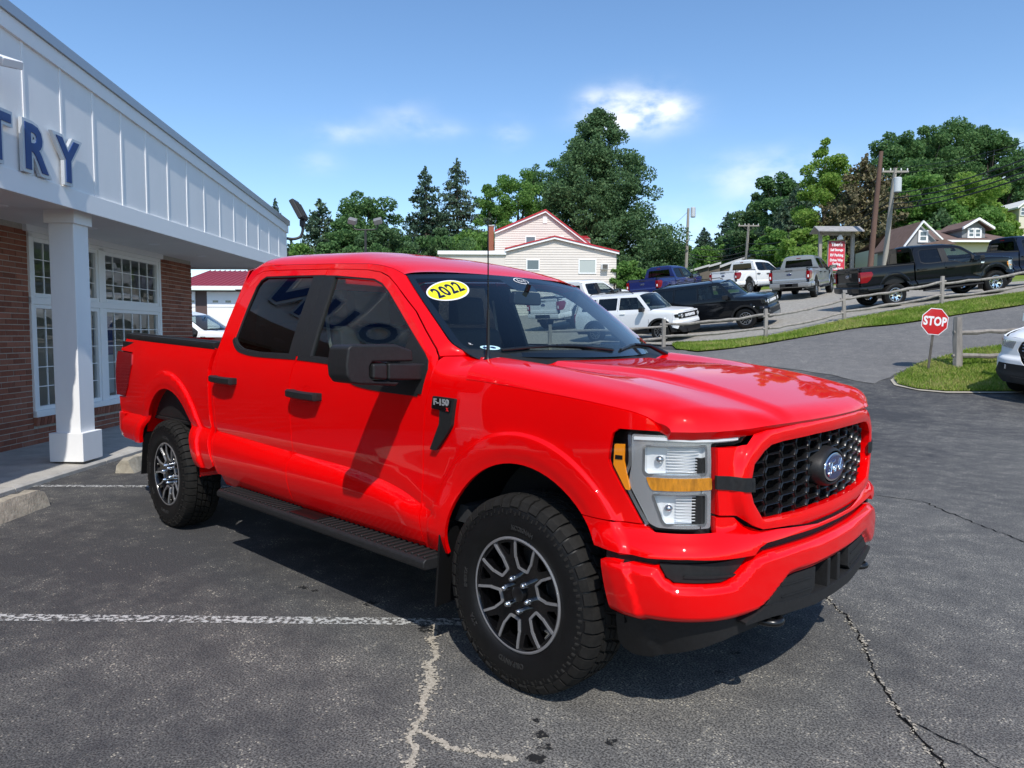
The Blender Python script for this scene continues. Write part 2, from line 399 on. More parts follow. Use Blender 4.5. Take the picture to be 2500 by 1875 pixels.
def lettering(name, body, size, mt, parent, M, extrude=.004, bold=0., sx=1., shear=0., space=1.):
    V, F = text_mesh(body, size, extrude, bold, space)
    V = [M @ Vector((x*sx+shear*y, y, z)) for x, y, z in V]
    me = mesh_from(name, V, F, mt, 30); return _link(name, me, parent)

# ================================================================ the pickup
W0 = spl([.36, .44, .52, .60, .68, .78, .95, 1.10, 1.22, 1.32, 1.40, 1.50, 1.70, 1.90], [.872, .917, .946, .961, .965, .957, .958, .962, .957, .940, .914, .876, .792, .708])
X0 = .25
_p = np.array([(.25, .975), (.36, .974), (.47, .966), (.57, .945), (.66, .908), (.73, .85), (.775, .775), (.80, .69), (.818, .60), (.835, .50), (.85, .38), (.862, .24), (.868, .10), (.87, 0.)])
_l = np.concatenate([[0], np.cumsum(np.hypot(*np.diff(_p, axis=0).T))])
PX = spl(X0+_l, _p[:, 0]); PY = spl(X0+_l, _p[:, 1]); UC = float(X0+_l[-1])
ZCR = spl([-5, -2.9, -1.6, -1.0, -.75, -.55, -.42], [.80, .82, .785, .758, .715, .66, .635])
XA = lambda z: -.50-(z-1.388)*(.55/.414)
def ledge(u, z):
    t = np.clip((ZCR(u)-z)/.10, 0, 1); t2 = np.clip((z-ZCR(u))/.09, 0, 1); return (.044*(1-(1-t)**2)-.011*(1-t2)**2*(z >= ZCR(u))-.011*(z < ZCR(u)))*ss(.36, .68, z)*(1-ss(-.78, -.46, u))
FARCH = (0., .43, .475, .475, .526); RARCH = (-3.69, .46, .50, .55, .606)
def arch(u, z, A):
    a = np.where(u < A[0], A[2], A[3]); r = np.hypot((u-A[0])/a, np.maximum(z-A[1], 0)/A[4]); return (r-1)*.5*(a+A[4])
def flare(u, z):
    o = 0
    for A in (FARCH, RARCH):
        d = arch(u, z, A); o = o+(.020*(1-ss(.112, .130, d))-.007*ss(.06, .0, d))*np.maximum(ss(.42, .60, z), ss(.2, .35, u))
    return o
def side(u, z, off=0.):
    """the body skin unrolled, right-hand side: u runs along the flank, then round the nose to the centre line"""
    u = np.asarray(u, float); z = np.asarray(z, float)
    u, z = np.broadcast_arrays(u, z)
    base = W0(z); d = ledge(u, z)+flare(u, z)+off
    d = d-.035*ss(-4.2, -4.95, u)*(1 if True else 0)
    d = d-.115*ss(1.27, 1.395, z)**2*ss(-.62, -.44, u)*(1-ss(1.395, 1.48, z))*(u < .3)
    d = d-(.075-.05*ss(1.4, 1.8, z))*ss(1.355, 1.40, z)*ss(-.11, .012, u-XA(z))*(u < .2)
    un = np.maximum(u, X0); x = np.where(u < X0, u, PX(un)); k = np.where(u < X0, 1., PY(un)/.975)
    e = 1e-3
    tx = np.where(u < X0, 1., (PX(un+e)-PX(un-e))/(2*e)); ty = np.where(u < X0, 0., (PY(un+e)-PY(un-e))/(2*e))
    y = -(base*k)+0*x; x = x-ty*d; y = y-tx*d
    x = x-ss(X0, X0+.5, u)*(.06*np.maximum(z-1.05, 0))
    return np.stack([x, y, z], -1)
def nose(t, z, off=0.):
    """across the whole front: t = signed distance from the centre line (negative to the right-hand side)"""
    t = np.asarray(t, float); z = np.asarray(z, float); t, z = np.broadcast_arrays(t, z)
    p = side(UC-np.abs(t), z, off); p = p.copy(); p[..., 1] = np.where(t > 0, -p[..., 1], p[..., 1]); return p
def arch_line(A, z0, z1, n=26):
    """lip of a wheel opening from its rear foot at z0 to its front foot at z1"""
    t0 = math.pi-math.asin(min(1, (z0-A[1])/A[4])); t1 = math.asin(min(1, (z1-A[1])/A[4])); o = []
    for i in range(n+1):
        t = t0+(t1-t0)*i/n; o.append((A[0]+(A[2] if math.cos(t) < 0 else A[3])*math.cos(t), A[1]+A[4]*math.sin(t)))
    return o
FD_REAR = [(-1.835, .50), (-1.845, .80), (-1.852, 1.06), (-1.85, 1.235), (-1.832, 1.30), (-1.804, 1.344), (-1.795, 1.42), (-1.812, 1.80), (-1.812, 1.876)]
FD_TOP = [(-1.60, 1.863), (-1.38, 1.846), (-1.246, 1.825), (-1.164, 1.798), (-1.072, 1.748), (-.85, 1.605), (-.729, 1.51), (-.61, 1.42), (-.578, 1.385)]
FD_FRONT = [(-.572, 1.368), (-.578, 1.244), (-.603, 1.153), (-.625, .945), (-.634, .68), (-.628, .495)]
RD_REAR = [(-2.80, .53), (-2.835, .70), (-2.865, .82), (-2.876, 1.03), (-2.876, 1.20), (-2.853, 1.34), (-2.838, 1.42), (-2.838, 1.60), (-2.82, 1.70), (-2.759, 1.851), (-2.712, 1.892), (-2.63, 1.91), (-2.50, 1.909)]
R_HOLE = [(-2.676, 1.451), (-2.672, 1.675), (-2.657, 1.80), (-2.626, 1.845), (-2.563, 1.868), (-2.2, 1.855), (-1.8165, 1.838), (-1.7995, 1.42), (-1.811, 1.362), (-2.306, 1.366), (-2.516, 1.382), (-2.60, 1.405), (-2.65, 1.43)]
F_HOLE = [(-1.8075, 1.836), (-1.693, 1.828), (-1.292, 1.788), (-1.201, 1.759), (-1.118, 1.712), (-.957, 1.602), (-.81, 1.500), (-.66, 1.396), (-.622, 1.362), (-.616, 1.325), (-.64, 1.219), (-.80, 1.221), (-.97, 1.226), (-1.15, 1.24), (-1.23, 1.258), (-1.308, 1.296), (-1.393, 1.332), (-1.463, 1.347), (-1.795, 1.360), (-1.7905, 1.42)]

def detail(o): o['detail'] = 1; return o
def build_wheel(parent, x, sgn):
    """one wheel: outer face towards sgn*y"""
    wh = _link('wheel', None, parent); wh.location = (x, sgn*.858, .412)
    fn = lambda c, s, a: (c, sgn*a, s)
    tyre = MB()
    prof = [(.228, .085), (.236, .108), (.248, .124), (.275, .136), (.310, .141), (.345, .138), (.375, .127), (.392, .112), (.399, .09), (.401, .0), (.399, -.09), (.392, -.112), (.375, -.127), (.31, -.141), (.25, -.124), (.228, -.085)]
    tyre.lathe(prof, 96, fn)
    ty = tyre.build('tyre', M_RUBBER, wh, sharp=50)
    tr = MB(); n = 46
    def blk(t0, t1, a0, a1, r0, r1, sk=0., lean=0.):
        V = []
        for r in (r0, r1):
            q = .86 if r == r1 else 1.
            for a, s_ in ((a0, -1), (a1, 1)):
                am = (a0+a1)/2+(a-(a0+a1)/2)*q; tm = (t0+t1)/2; sh = sk*s_
                for t in (t0, t1):
                    tt = tm+(t-tm)*q+sh; V.append(fn((r-lean*abs(am))*math.cos(tt), (r-lean*abs(am))*math.sin(tt), am))
        tr.add(V, [(4, 5, 7, 6), (0, 1, 5, 4), (2, 6, 7, 3), (0, 4, 6, 2), (1, 3, 7, 5)])
    dt = 2*math.pi/n
    for k in range(n):
        t = k*dt
        for sg in (1, -1):
            j = .5 if sg < 0 else 0
            ta, tb = t+dt*(j+.09), t+dt*(j+.91)
            V = []
            for (r, a) in ((.413, .062), (.4105, .098), (.399, .121), (.375 if k % 2 else .366, .1345), (.36, .128), (.385, .10), (.396, .06)):
                for tt in (ta, tb): V.append(fn(r*math.cos(tt), r*math.sin(tt), sg*a))
            tr.add(V, [(2*i, 2*i+1, 2*i+3, 2*i+2) for i in range(4)]+[(0, 2, 4, 6, 8, 10, 12), (13, 11, 9, 7, 5, 3, 1), (0, 12, 13, 1)])
            blk(t+dt*(.3+j), t+dt*(1.16+j), sg*.018, sg*.054, .398, .4135, sk=.022*sg)
        blk(t+dt*.1, t+dt*.9, -.013, .013, .398, .413, sk=.012)
        for i, (ra, rb) in enumerate(((.338, .352), (.345, .36))):
            tt = t+dt*(.25+.5*i)
            V = [fn(r*math.cos(q), r*math.sin(q), a) for r, a in ((ra, .1415), (rb, .1370)) for q in (tt-.010, tt+.010)]+[fn(r*math.cos(q+.015), r*math.sin(q+.015), a) for r, a in ((ra, .1375), (rb, .1325)) for q in (tt-.012, tt+.012)]
            tr.add(V, [(0, 1, 3, 2), (0, 2, 6, 4), (1, 5, 7, 3), (0, 4, 5, 1), (2, 3, 7, 6)])
    tr.build('tread', M_TREAD, wh, sharp=25)
    for word, ang, size in (('DYNAPRO', 268, .030), ('AT2', 215, .028), ('XTREME', 178, .022), ('HANKOOK', 80, .026)):
        lt = MB(); wd = size*.66; R = .287
        for i, ch in enumerate(word):
            if sgn < 0: th = math.radians(ang)+(i-(len(word)-1)/2)*wd/R
            else: th = math.radians(ang)-(i-(len(word)-1)/2)*wd/R
            V, F = text_mesh(ch, size, .0016, .0012)
            # letters stand with their feet towards the hub
            er = Vector((math.cos(th), 0, math.sin(th))); et = Vector((math.sin(th), 0, -math.cos(th)))
            if sgn < 0: et = -et; 
            o_ = er*R+Vector((0, sgn*.1395, 0)); ea = Vector((0, sgn, 0)); et = er.cross(ea)
            lt.add([o_+et*x_+er*y_+ea*z_ for x_, y_, z_ in V], F)
        detail(lt.build('sidewall_lettering', M_LETTER, wh, sharp=30))
    # rim
    rm = _link('rim', None, wh)
    MB().lathe([(.243, .113), (.240, .122), (.230, .124), (.226, .116), (.218, .07), (.200, -.02), (.206, -.09), (.226, -.11)], 72, fn).build('barrel', M_GLOSSBLK, rm, sharp=50)
    MB().lathe([(.2432, .1140), (.2420, .1235), (.2360, .1262), (.2310, .1245), (.2295, .1160)], 96, fn).build('rim_lip', M_SILVER, rm, sharp=40)
    wins = []; pocks = []; us = []
    for k in range(6):
        th = math.radians(60*k+18); c, s = math.cos(th), math.sin(th)
        loc = lambda r, t: (r*c-t*s, r*s+t*c)
        wins.append([loc(*q) for q in rounded([(.116, -.020), (.116, .020), (.150, .037), (.216, .046), (.216, -.046), (.150, -.037)], .008, 3)])
        us.append([loc(*q) for q in catmull([(.226, .055), (.19, .050), (.152, .0445), (.146, .041), (.112, .0265), (.1075, .018), (.1075, -.018), (.112, -.0265), (.146, -.041), (.152, -.0445), (.19, -.050), (.226, -.055)], 3)])
        th2 = th+math.pi/6; c2, s2 = math.cos(th2), math.sin(th2)
        pocks.append([(r*c2-t*s2, r*s2+t*c2) for r, t in rounded([(.165, -.006), (.165, .006), (.216, .032), (.218, 0), (.216, -.032)], .006, 2)])
    disc = [(.2265*math.cos(t), .2265*math.sin(t)) for t in np.linspace(0, 2*math.pi, 72, endpoint=False)]
    dish = lambda x, y, off=0.: np.stack([x, sgn*(.094+.020*ss(.06, .22, np.hypot(x, y))+off), y], -1)
    panel('spokes', disc, lambda x, y: dish(x, y), M_GLOSSBLK, rm, holes=wins+pocks, h=.02, depth=.040, flip=(sgn > 0))
    for q in us: ribbon('spoke_edge', q, .0105, dish, M_SILVER, rm, depth=.012, off=.006)
    MB().lathe([(.0, .114), (.026, .114), (.032, .110), (.034, .10), (.034, .085)], 32, fn).build('centre_cap', M_BLKS, rm)
    for k in range(6):
        th = math.radians(60*k+48); c, s = .0675*math.cos(th), .0675*math.sin(th)
        MB().lathe([(.0, .136), (.007, .135), (.0115, .129), (.0125, .118), (.0135, .116), (.0135, .095)], 12, lambda a, b, d: (c+a, sgn*d, s+b)).build('wheel_nut', M_CHROME, rm)
    MB().lathe([(.0, .05), (.09, .05), (.10, .03), (.175, .03), (.175, .005), (.0, .005)], 48, fn).build('brake_disc', mat('brake_iron', (.16, .15, .145), .45, .8) if 'brake_iron' not in MATS else MATS['brake_iron'], wh)
    return wh

def ford_script(parent, M, size, mt, r=.05, name='script'):
    """the flowing word on the oval badge as thick pen strokes; unit box about 4 wide, 1.2 high"""
    st = [[(-1.75, .30), (-1.70, .55), (-1.35, .62), (-.9, .52), (-.45, .60), (-.25, .72)], [(-1.0, .55), (-1.12, .1), (-1.28, -.40), (-1.6, -.62), (-1.82, -.45), (-1.70, -.28)], [(-1.45, .02), (-1.15, .08), (-.85, .05)],
          [(-.35, .15), (-.62, .12), (-.72, -.20), (-.55, -.38), (-.30, -.25), (-.22, .02), (-.35, .15), (-.1, .12)], [(-.02, .18), (-.08, -.12), (-.14, -.38)], [(-.08, -.1), (.08, .12), (.28, .18), (.36, .06)],
          [(1.0, .10), (.72, .14), (.55, -.08), (.62, -.34), (.85, -.32), (1.02, .0)], [(1.30, .72), (1.12, .25), (.98, -.22), (1.10, -.38), (1.36, -.22), (1.6, .02)]]
    mb = MB()
    for s_ in st:
        P = catmull(s_, 5); mb.tube([M @ Vector((x*size, y*size, 0)) for x, y in P], r*size*1.5, 6)
    return mb.build(name, mt, parent, sharp=60)
def oval(a, b, n=40): return [(a*math.cos(2*math.pi*k/n), b*math.sin(2*math.pi*k/n)) for k in range(n)]

def build_pickup(paint):
    R = thing('pickup_truck', 'shiny red four-door pickup with yellow 2022 windshield sticker', 'pickup truck')
    BS = side
    feats = []
    for dz in (-.004, -.001, .002, .006, .03, .06, .10): feats.append([(u, float(ZCR(u))-dz) for u in np.arange(-4.8, -.40, .05)])
    for A in (FARCH, RARCH):
        for d in (.0, .03, .06, .112, .121, .130):
            k = 1+d/(.5*(A[2]+A[4])); feats.append([(A[0]+(A[2] if math.cos(t) < 0 else A[3])*k*math.cos(t), A[1]+A[4]*k*math.sin(t)) for t in np.linspace(.0, math.pi, 64)])
    P2 = []
    # ---- doors
    fd = panel('front_door', FD_REAR+FD_TOP+FD_FRONT, BS, paint, R, holes=[F_HOLE], gap=.0028, feats=feats); P2.append(fd)
    rd = panel('rear_door', [(-1.838, .50)]+FD_REAR[1:]+RD_REAR[::-1][0:], BS, paint, R, holes=[R_HOLE], gap=.0028, feats=feats); P2.append(rd)
    for dr, hole, gl, ap in ((fd, F_HOLE, G_SIDE, [(-1.8108, 1.839), (-1.705, 1.831), (-1.668, 1.358), (-1.7995, 1.358), (-1.7938, 1.42), (-1.8108, 1.80)]), (rd, R_HOLE, G_TINT, [(-1.945, 1.843), (-1.8132, 1.839), (-1.8132, 1.80), (-1.7962, 1.42), (-1.8025, 1.358), (-1.915, 1.361)])):
        g = panel('window_glass', shrink(hole, -.006), lambda u, v: BS(u, v, -.014), gl, dr, rim=False, h=.06)
        a = panel('pillar_cover', ap, lambda u, v: BS(u, v, .0018), M_BLK, dr, depth=.024, h=.05)
        seal = ribbon('window_seal', hole+[hole[0]], .016, BS, M_BLK, dr, depth=.016, off=-.003)
        P2 += [(g, dr), (a, dr), (seal, dr)]
    belt_r = ribbon('belt_strip', catmull([(-2.69, 1.455), (-2.66, 1.428), (-2.60, 1.395), (-2.516, 1.374), (-2.306, 1.356), (-1.82, 1.350)], 4), .026, BS, M_BLK, rd, depth=.02, off=.004)
    belt_f = ribbon('belt_strip', catmull([(-1.80, 1.349), (-1.463, 1.335), (-1.393, 1.32), (-1.308, 1.284), (-1.23, 1.246), (-1.15, 1.228), (-.97, 1.215), (-.66, 1.208)], 4), .026, BS, M_BLK, fd, depth=.02, off=.004)
    sail = panel('mirror_base', [(-.81, 1.505), (-.66, 1.400), (-.62, 1.362), (-.610, 1.325), (-.636, 1.208), (-.90, 1.214), (-.83, 1.30)], lambda u, v: BS(u, v, .006), M_BLK, fd, depth=.025, h=.04)
    P2 += [(belt_r, rd), (belt_f, fd), (sail, fd)]
    for dr, x0, z0 in ((rd, -2.83, 1.185), (fd, -1.805, 1.147)):
        hb = MB(); y0 = -float(W0(z0))-.012
        def HB(x, t): return (x0+x, y0-t, z0)
        sec = [(-.021, .0), (.021, .0), (.023, .014), (.015, .026), (-.015, .026), (-.023, .014)]
        rows = []
        for x, k in ((.0, .0), (.004, 1.), (.09, 1.0), (.10, 1.), (.20, 1.0), (.30, 1.), (.305, .0)):
            b = .018+.012*math.sin(math.pi*min(1, max(0, x/.305)))
            rows.append([(x0+x, y0-(b if t > 0 else -.012 if x < .05 or x > .25 else b-.014)-(t*k if t else 0), z0-.007*x/.3+zz*(1 if k else .8)) for zz, t in sec])
        hb.grid(np.array([r_+[r_[0]] for r_ in rows])); hb.add(rows[0], [tuple(range(6))]); hb.add(rows[-1], [tuple(range(5, -1, -1))])
        h_ = hb.build('door_handle', M_BLK, dr, sharp=40)
        cup = panel('handle_cup', [(x0+.155+.062*math.cos(t), z0-.002+.050*math.sin(t)) for t in np.linspace(0, 2*math.pi, 28, endpoint=False)], lambda u, v: BS(u, v, .0015-.022*(1-np.minimum(1, ((u-x0-.155)/.062)**2+((v-z0+.002)/.05)**2))), paint, dr, rim=False, h=.012)
        P2 += [(h_, dr), (cup, dr)]
    # ---- cab side frame, fender, bed side, rocker
    cab_out = [(-2.80, .53), (-2.825, .53), (-2.86, .704), (-2.90, .821), (-2.915, 1.03), (-2.917, 1.20), (-2.895, 1.336), (-2.878, 1.417), (-2.88, 1.59), (-2.86, 1.731), (-2.84, 1.86), (-2.80, 1.92), (-2.72, 1.944), (-2.57, 1.947), (-2.2, 1.930), (-1.8, 1.908), (-1.38, 1.881), (-1.25, 1.863), (-1.16, 1.842), (-1.05, 1.802), (-.90, 1.689), (-.70, 1.539), (-.50, 1.389)]
    cf = panel('cab_frame', cab_out+[(-.565, 1.387)]+FD_TOP[::-1]+[(-1.812, 1.877)]+RD_REAR[::-1], BS, paint, R, gap=.002, h=.03); P2.append(cf)
    fender_out = [(-.565, 1.386), (-.50, 1.387), (-.36, 1.383), (-.335, 1.345), (-.305, 1.292), (-.2, 1.283), (0, 1.268), (.2, 1.252), (.4, 1.232), (.5, 1.219), (.56, 1.208), (.60, 1.195), (.625, 1.178), (.646, 1.146), (.49, 1.146), (.466, 1.128), (.457, 1.10), (.446, 1.03), (.455, 1.005), (.57, .822), (.582, .806), (.45, .806)]+arch_line(FARCH, .47, .806)[::-1]+[(-.60, .47), (-.628, .47), (-.634, .68), (-.625, .945), (-.603, 1.153), (-.578, 1.244), (-.572, 1.368)]
    fe = panel('front_fender', fender_out, BS, paint, R, gap=.0028, feats=feats); P2.append(fe)
    bed_out = [(-2.925, 1.39), (-4.80, 1.452), (-4.86, 1.338), (-4.50, 1.325), (-4.455, 1.225), (-4.57, 1.04), (-4.675, .945), (-4.86, .94), (-4.855, .80), (-4.70, .79), (-4.64, .60)]+arch_line(RARCH, .60, .55)+[(-3.12, .545), (-2.95, .545), (-2.862, .575), (-2.86, .61), (-2.915, .727), (-2.948, .815), (-2.960, .92), (-2.962, 1.125), (-2.968, 1.237), (-2.953, 1.314)]
    be = panel('bed_side', bed_out, BS, paint, R, gap=.002, feats=feats, depth=.03); P2.append(be)
    rk = panel('rocker_panel', [(-2.80, .53), (-1.835, .494), (-.63, .490), (-.60, .466), (-.60, .43), (-2.80, .455)], lambda u, v: BS(u, v, -.012), paint, R, h=.05); P2.append(rk)
    # vent badge on the fender
    vo = rounded([(-.533, 1.207), (-.383, 1.203), (-.403, 1.079), (-.425, 1.050), (-.512, .957), (-.556, .957), (-.486, 1.082), (-.481, 1.146), (-.541, 1.149)], .008, 3)
    vb = panel('fender_vent', vo, lambda u, v: BS(u, v, .018), M_BLK, R, depth=.024, h=.03); P2.append(vb)
    vp = panel('badge_plate', rounded([(-.527, 1.199), (-.402, 1.196), (-.411, 1.138), (-.530, 1.153)], .005), lambda u, v: BS(u, v, .021), M_GLOSSBLK, vb, depth=.004, h=.04); P2.append((vp, vb))
    y_ = -float(W0(1.18))-.0225
    M = Matrix.Translation((-.468, y_, 1.181)) @ Matrix.Rotation(math.radians(90), 4, 'X')
    lettering('badge_lettering', 'F-150', .040, M_SATIN2, vb, M, .0015, .0012, 1.15)
    M = Matrix.Translation((-.425, y_, 1.151)) @ Matrix.Rotation(math.radians(90), 4, 'X')
    lettering('badge_lettering', 'X', .02, M_REDX, vb, M, .0015, .001)
    M = Matrix.Translation((-.468, y_, 1.154)) @ Matrix.Rotation(math.radians(90), 4, 'X')
    lettering('badge_lettering', 'STX', .014, M_SATIN, vb, M, .001, .0003) if False else None
    # ---- hood
    zs = spl([-.36, -.2, 0, .2, .4, .5, .56, .60, .646], [1.292, 1.285, 1.270, 1.254, 1.234, 1.220, 1.207, 1.190, 1.160])
    ztop = spl([-.45, -.1, .2, .4, .6, .75, .9], [1.392, 1.362, 1.326, 1.297, 1.258, 1.222, 1.180])
    nose_x = lambda y: np.interp(np.abs(y), _p[::-1, 1], _p[::-1, 0])
    NA, NB = 56, 73
    b = np.sin(np.linspace(-math.pi/2, math.pi/2, NB)); b = .55*b+.45*np.linspace(-1, 1, NB); a = np.linspace(0, 1, NA); a = 1-(1-a)**1.35
    HG = np.zeros((NA, NB, 3))
    for j, bb in enumerate(b):
        q = abs(bb); yf = .905*q
        xf = float(nose_x(yf))+.012+.030*(1-float(ss(.50, .64, yf))); xr = -.30-.075*q**2+.10*(1-float(ss(.28, .55, q)))*0-.02
        if q > .5: xr = lpi(q, [.5, .62, 1.], [-.30, -.335, -.335])
        else: xr = lpi(q, [0, .38, .5], [-.235, -.25, -.30])
        for i, aa in enumerate(a):
            x = xr+(xf-xr)*aa; ye = float(-side(min(x, .60), float(zs(min(x, .60))))[1]) if x < .60 else None
            ye = lpi(x, [-.4, .3, .45, .55, .62, .70, .78, .86, .95], [.948, .952, .945, .93, .905, .905, .905, .905, .905]); y = bb*ye
            zt = float(ztop(x)); ay = abs(y)
            fr = 1-float(ss(.35, .78, x))
            zt += (.016+.006*fr)*(1-float(ss(.39, .455, ay)))-(.034*float(ss(.35, -.25, x))+.006)*(1-float(ss(.48, .76, ay)))+.004*(1-(ay/.95)**2)-.010*float(ss(.72, .86, ay))
            t = min(1., max(0., (q-.855)/.145)); ed = 1-math.sqrt(max(0, 1-t**2.2)); z = zt+(float(zs(min(x, .62)))-zt)*ed
            df = xf-x; zf = 1.149+.010*(1-float(ss(.5, .64, yf)))
            t2 = min(1., max(0., 1-df/.085)); ed2 = 1-math.sqrt(max(0, 1-t2**2.6))
            z = z+(min(zf, z)-z)*ed2
            HG[i, j] = (x, y, z)
    hm = MB().grid(HG); rim = np.concatenate([HG[0, :], HG[1:, -1], HG[-1, ::-1][1:], HG[::-1, 0][1:-1]]); low = rim-np.array([0, 0, .03]); low[:, 1] *= .985
    low[:, 0] -= .02*(low[:, 0] > .5)
    hm.grid(np.stack([np.vstack([rim, rim[:1]]), np.vstack([low, low[:1]])], 0)); hood = hm.build('hood', paint, R, sharp=38)
    # ---- roof
    rail_x = [-2.80, -2.72, -2.57, -2.2, -1.8, -1.38, -1.25, -1.16, -1.05]; rail_z = [1.920, 1.944, 1.947, 1.930, 1.908, 1.881, 1.863, 1.842, 1.802]
    NA, NB = 40, 45; RG = np.zeros((NA, NB, 3))
    for j in range(NB):
        t = -1+2*j/(NB-1); q = abs(t); s_ = math.sin(t*math.pi/2)*.5+t*.5
        for i in range(NA):
            al = i/(NA-1); xf = -1.052+.062*(1-s_*s_); xr = -2.80-.06*(1-s_*s_)
            x = xr+(xf-xr)*(1-(1-al)**1.2); zr = lpi(x, rail_x, rail_z) if x > -2.8 else 1.92-(-2.8-x)*.9
            yr = float(-side(x, lpi(x, rail_x, rail_z))[1]) if x < -1.052 else .733
            cr = .070*float(ss(-1.04, -1.75, x))+.030
            cr -= .05*float(ss(-2.70, -2.87, x))
            crown = (1-q**3.2)**.8
            RG[i, j] = (x, s_*yr*1.0, zr+cr*crown+.010*float(ss(.0, .12, abs(abs(s_)-.62)) < .0))
    roof = MB().grid(RG).build('roof', paint, R, sharp=60)
    # ---- windshield with its black border
    zA = np.linspace(1.802, 1.389, 15); EA = np.stack([XA(zA)+.004, -(-side(XA(zA), zA)[:, 1])-0., zA], 1)
    def wsh(s_, k, ins=0.):
        """s_ in -1..1 across, k in 0..1 down"""
        zz = 1.802+(1.389-1.802)*k; e = side(XA(zz)+.004, zz); y = -e[..., 1]-ins
        bx = .062+(.235-.062)*k; bz = .030-.045*k
        return np.stack([e[..., 0]+bx*(1-s_**2)-ins*.4, s_*y, zz+bz*(1-s_**2)-ins*.2], -1)
    gs, gk = np.meshgrid(np.linspace(-1, 1, 33), np.linspace(0, 1, 15)); WG = wsh(gs, gk)
    wsd = MB().grid(WG).build('windshield', G_WIND, R, sharp=80)
    fr = MB()
    for (s0, s1, k0, k1) in ((-1, 1, 0, .055), (-1, 1, .95, 1.), (-1, -.955, .055, .95), (.955, 1, .055, .95)):
        a_, b_ = np.meshgrid(np.linspace(s0, s1, 25), np.linspace(k0, k1, 12)); fr.grid(wsh(a_, b_, .008))
    a_, b_ = np.meshgrid(np.linspace(-.17, .17, 9), np.linspace(.05, .20, 4)); fr.grid(wsh(a_*(1-.3*(b_-.05)/.15), b_, .009)); fr.build('border', M_FRIT, wsd, sharp=80)
    # sticker with the year, dealer badge, inspection stickers
    def on_ws(s0, k0, ex, ey, ang, off):
        c, sn = math.cos(ang), math.sin(ang)
        def f(x, y):
            s_ = s0+(x*c-y*sn)/ex; k_ = k0-(x*sn+y*c)/ey; return wsh(np.asarray(s_), np.asarray(k_), off)
        return f
    st = on_ws(-.755, .222, .76, .64, math.radians(20), -.004)
    ys = panel('year_sticker', oval(.148, .072, 48), lambda u, v: st(u, v), M_WHT, wsd, h=.03, depth=.001)
    st2 = on_ws(-.755, .222, .76, .64, math.radians(20), -.0055)
    detail(ys); detail(panel('yellow_field', oval(.139, .064, 48), lambda u, v: st2(u, v), M_YEL, ys, h=.03, depth=.001))
    V, F = text_mesh('2022', .102, .0008, .0030, 1.08); V = np.array(V); st3 = on_ws(-.755, .222, .76, .64, math.radians(20), -.0068)
    dig = st3(V[:, 0]*.98+V[:, 1]*.05, V[:, 1]); detail(_link('year_digits', mesh_from('year_digits', dig, F, M_NAVY, None), ys))
    so = on_ws(.065, .058, .76, .64, 0., -.003); ob = detail(panel('oval_decal', oval(.062, .026, 32), so, M_WHT, wsd, h=.03, depth=.001)); so2 = on_ws(.065, .058, .76, .64, 0., -.0042)
    detail(panel('decal_field', oval(.056, .0215, 32), so2, M_FRIT, ob, h=.03, depth=.001))
    V, F = text_mesh('Ford', .034, .0006, .0008); V = np.array(V); so3 = on_ws(.065, .058, .76, .64, 0., -.0052); detail(_link('decal_lettering', mesh_from('decal_lettering', so3(V[:, 0]*1.1+.2*V[:, 1], V[:, 1]), F, M_WHT, None), ob))
    so = on_ws(-.82, .905, .80, .72, math.radians(3), -.003); ib = detail(panel('oval_sticker', oval(.046, .018, 32), so, M_STICK, wsd, h=.03, depth=.001))
    for dx in (-.022, .014): so2 = on_ws(-.82, .905, .80, .72, math.radians(3), -.0042); detail(panel('sticker_mark', [(x+dx, y) for x, y in oval(.013, .008, 20)], so2, M_EMBL, ib, h=.02, depth=.001))
    V, F = text_mesh('R', .022, .0006, .0006); V = np.array(V); so3 = on_ws(-.905, .868, .80, .72, 0., -.004); detail(_link('window_letter', mesh_from('window_letter', so3(V[:, 0], V[:, 1]), F, M_WHT, None), wsd))
    # cowl and wipers
    cg = np.zeros((6, 33, 3))
    for j, s_ in enumerate(np.linspace(-1, 1, 33)):
        e = wsh(np.array(s_), np.array(.93)); xh = lpi(abs(s_), [0, .36, .47, .6, 1.], [-.232, -.247, -.297, -.332, -.345])
        for i in range(6):
            t = i/5; cg[i, j] = (e[0]-.01+(xh+.02-e[0])*t, e[1]*(1+.02*t), e[2]+.004+(1.338+.020*abs(s_)**2-e[2])*t-.010*math.sin(math.pi*t))
    MB().grid(cg).build('cowl', M_BLK, R, sharp=60)
    gr = MB()
    for k in range(26):
        y = .02+k*.022; y = y if True else 0
        gr.box(-.34, -.262, y-.004, y+.004, 1.340, 1.352, Matrix.Rotation(0, 4, 'Z'))
    gr.build('cowl_grate', M_BLKS, R)
    for y0, y1, s_ in ((-.62, .10, 1), (.18, .72, 1)):
        wp = MB(); pts = []
        for t in np.linspace(0, 1, 14):
            yy = y0+(y1-y0)*t; s2 = yy/.80; e = wsh(np.array(s2), np.array(.935-.05*math.sin(math.pi*t)), -.018); pts.append(tuple(e))
        wp.tube(pts, .008, 6); pv = (-.325, y1-.02 if y0 < 0 else y1-.05, 1.375); wp.tube([pv, Vector(pts[6])*.55+Vector(pv)*.45+Vector((0, 0, .02)), pts[6]], [.015, .013, .010], 6)
        wp.build('wiper', M_BLKS, R, sharp=60)
    # antenna
    an = MB(); an.tube([(-.352, -.80, 1.372), (-.352, -.80, 1.388), (-.350, -.80, 1.42), (-.350, -.80, 1.60)], [.02, .014, .008, .0065], 10); an.tube([(-.350, -.80, 1.60), (-.352, -.80, 2.01)], .0032, 6)
    detail(an.build('antenna', M_BLKS, R, sharp=60))
    # ---- cab back, bed box
    zz = np.linspace(.75, 1.93, 24); half = np.array([float(-side(-2.86, z)[1]) for z in zz])-.004
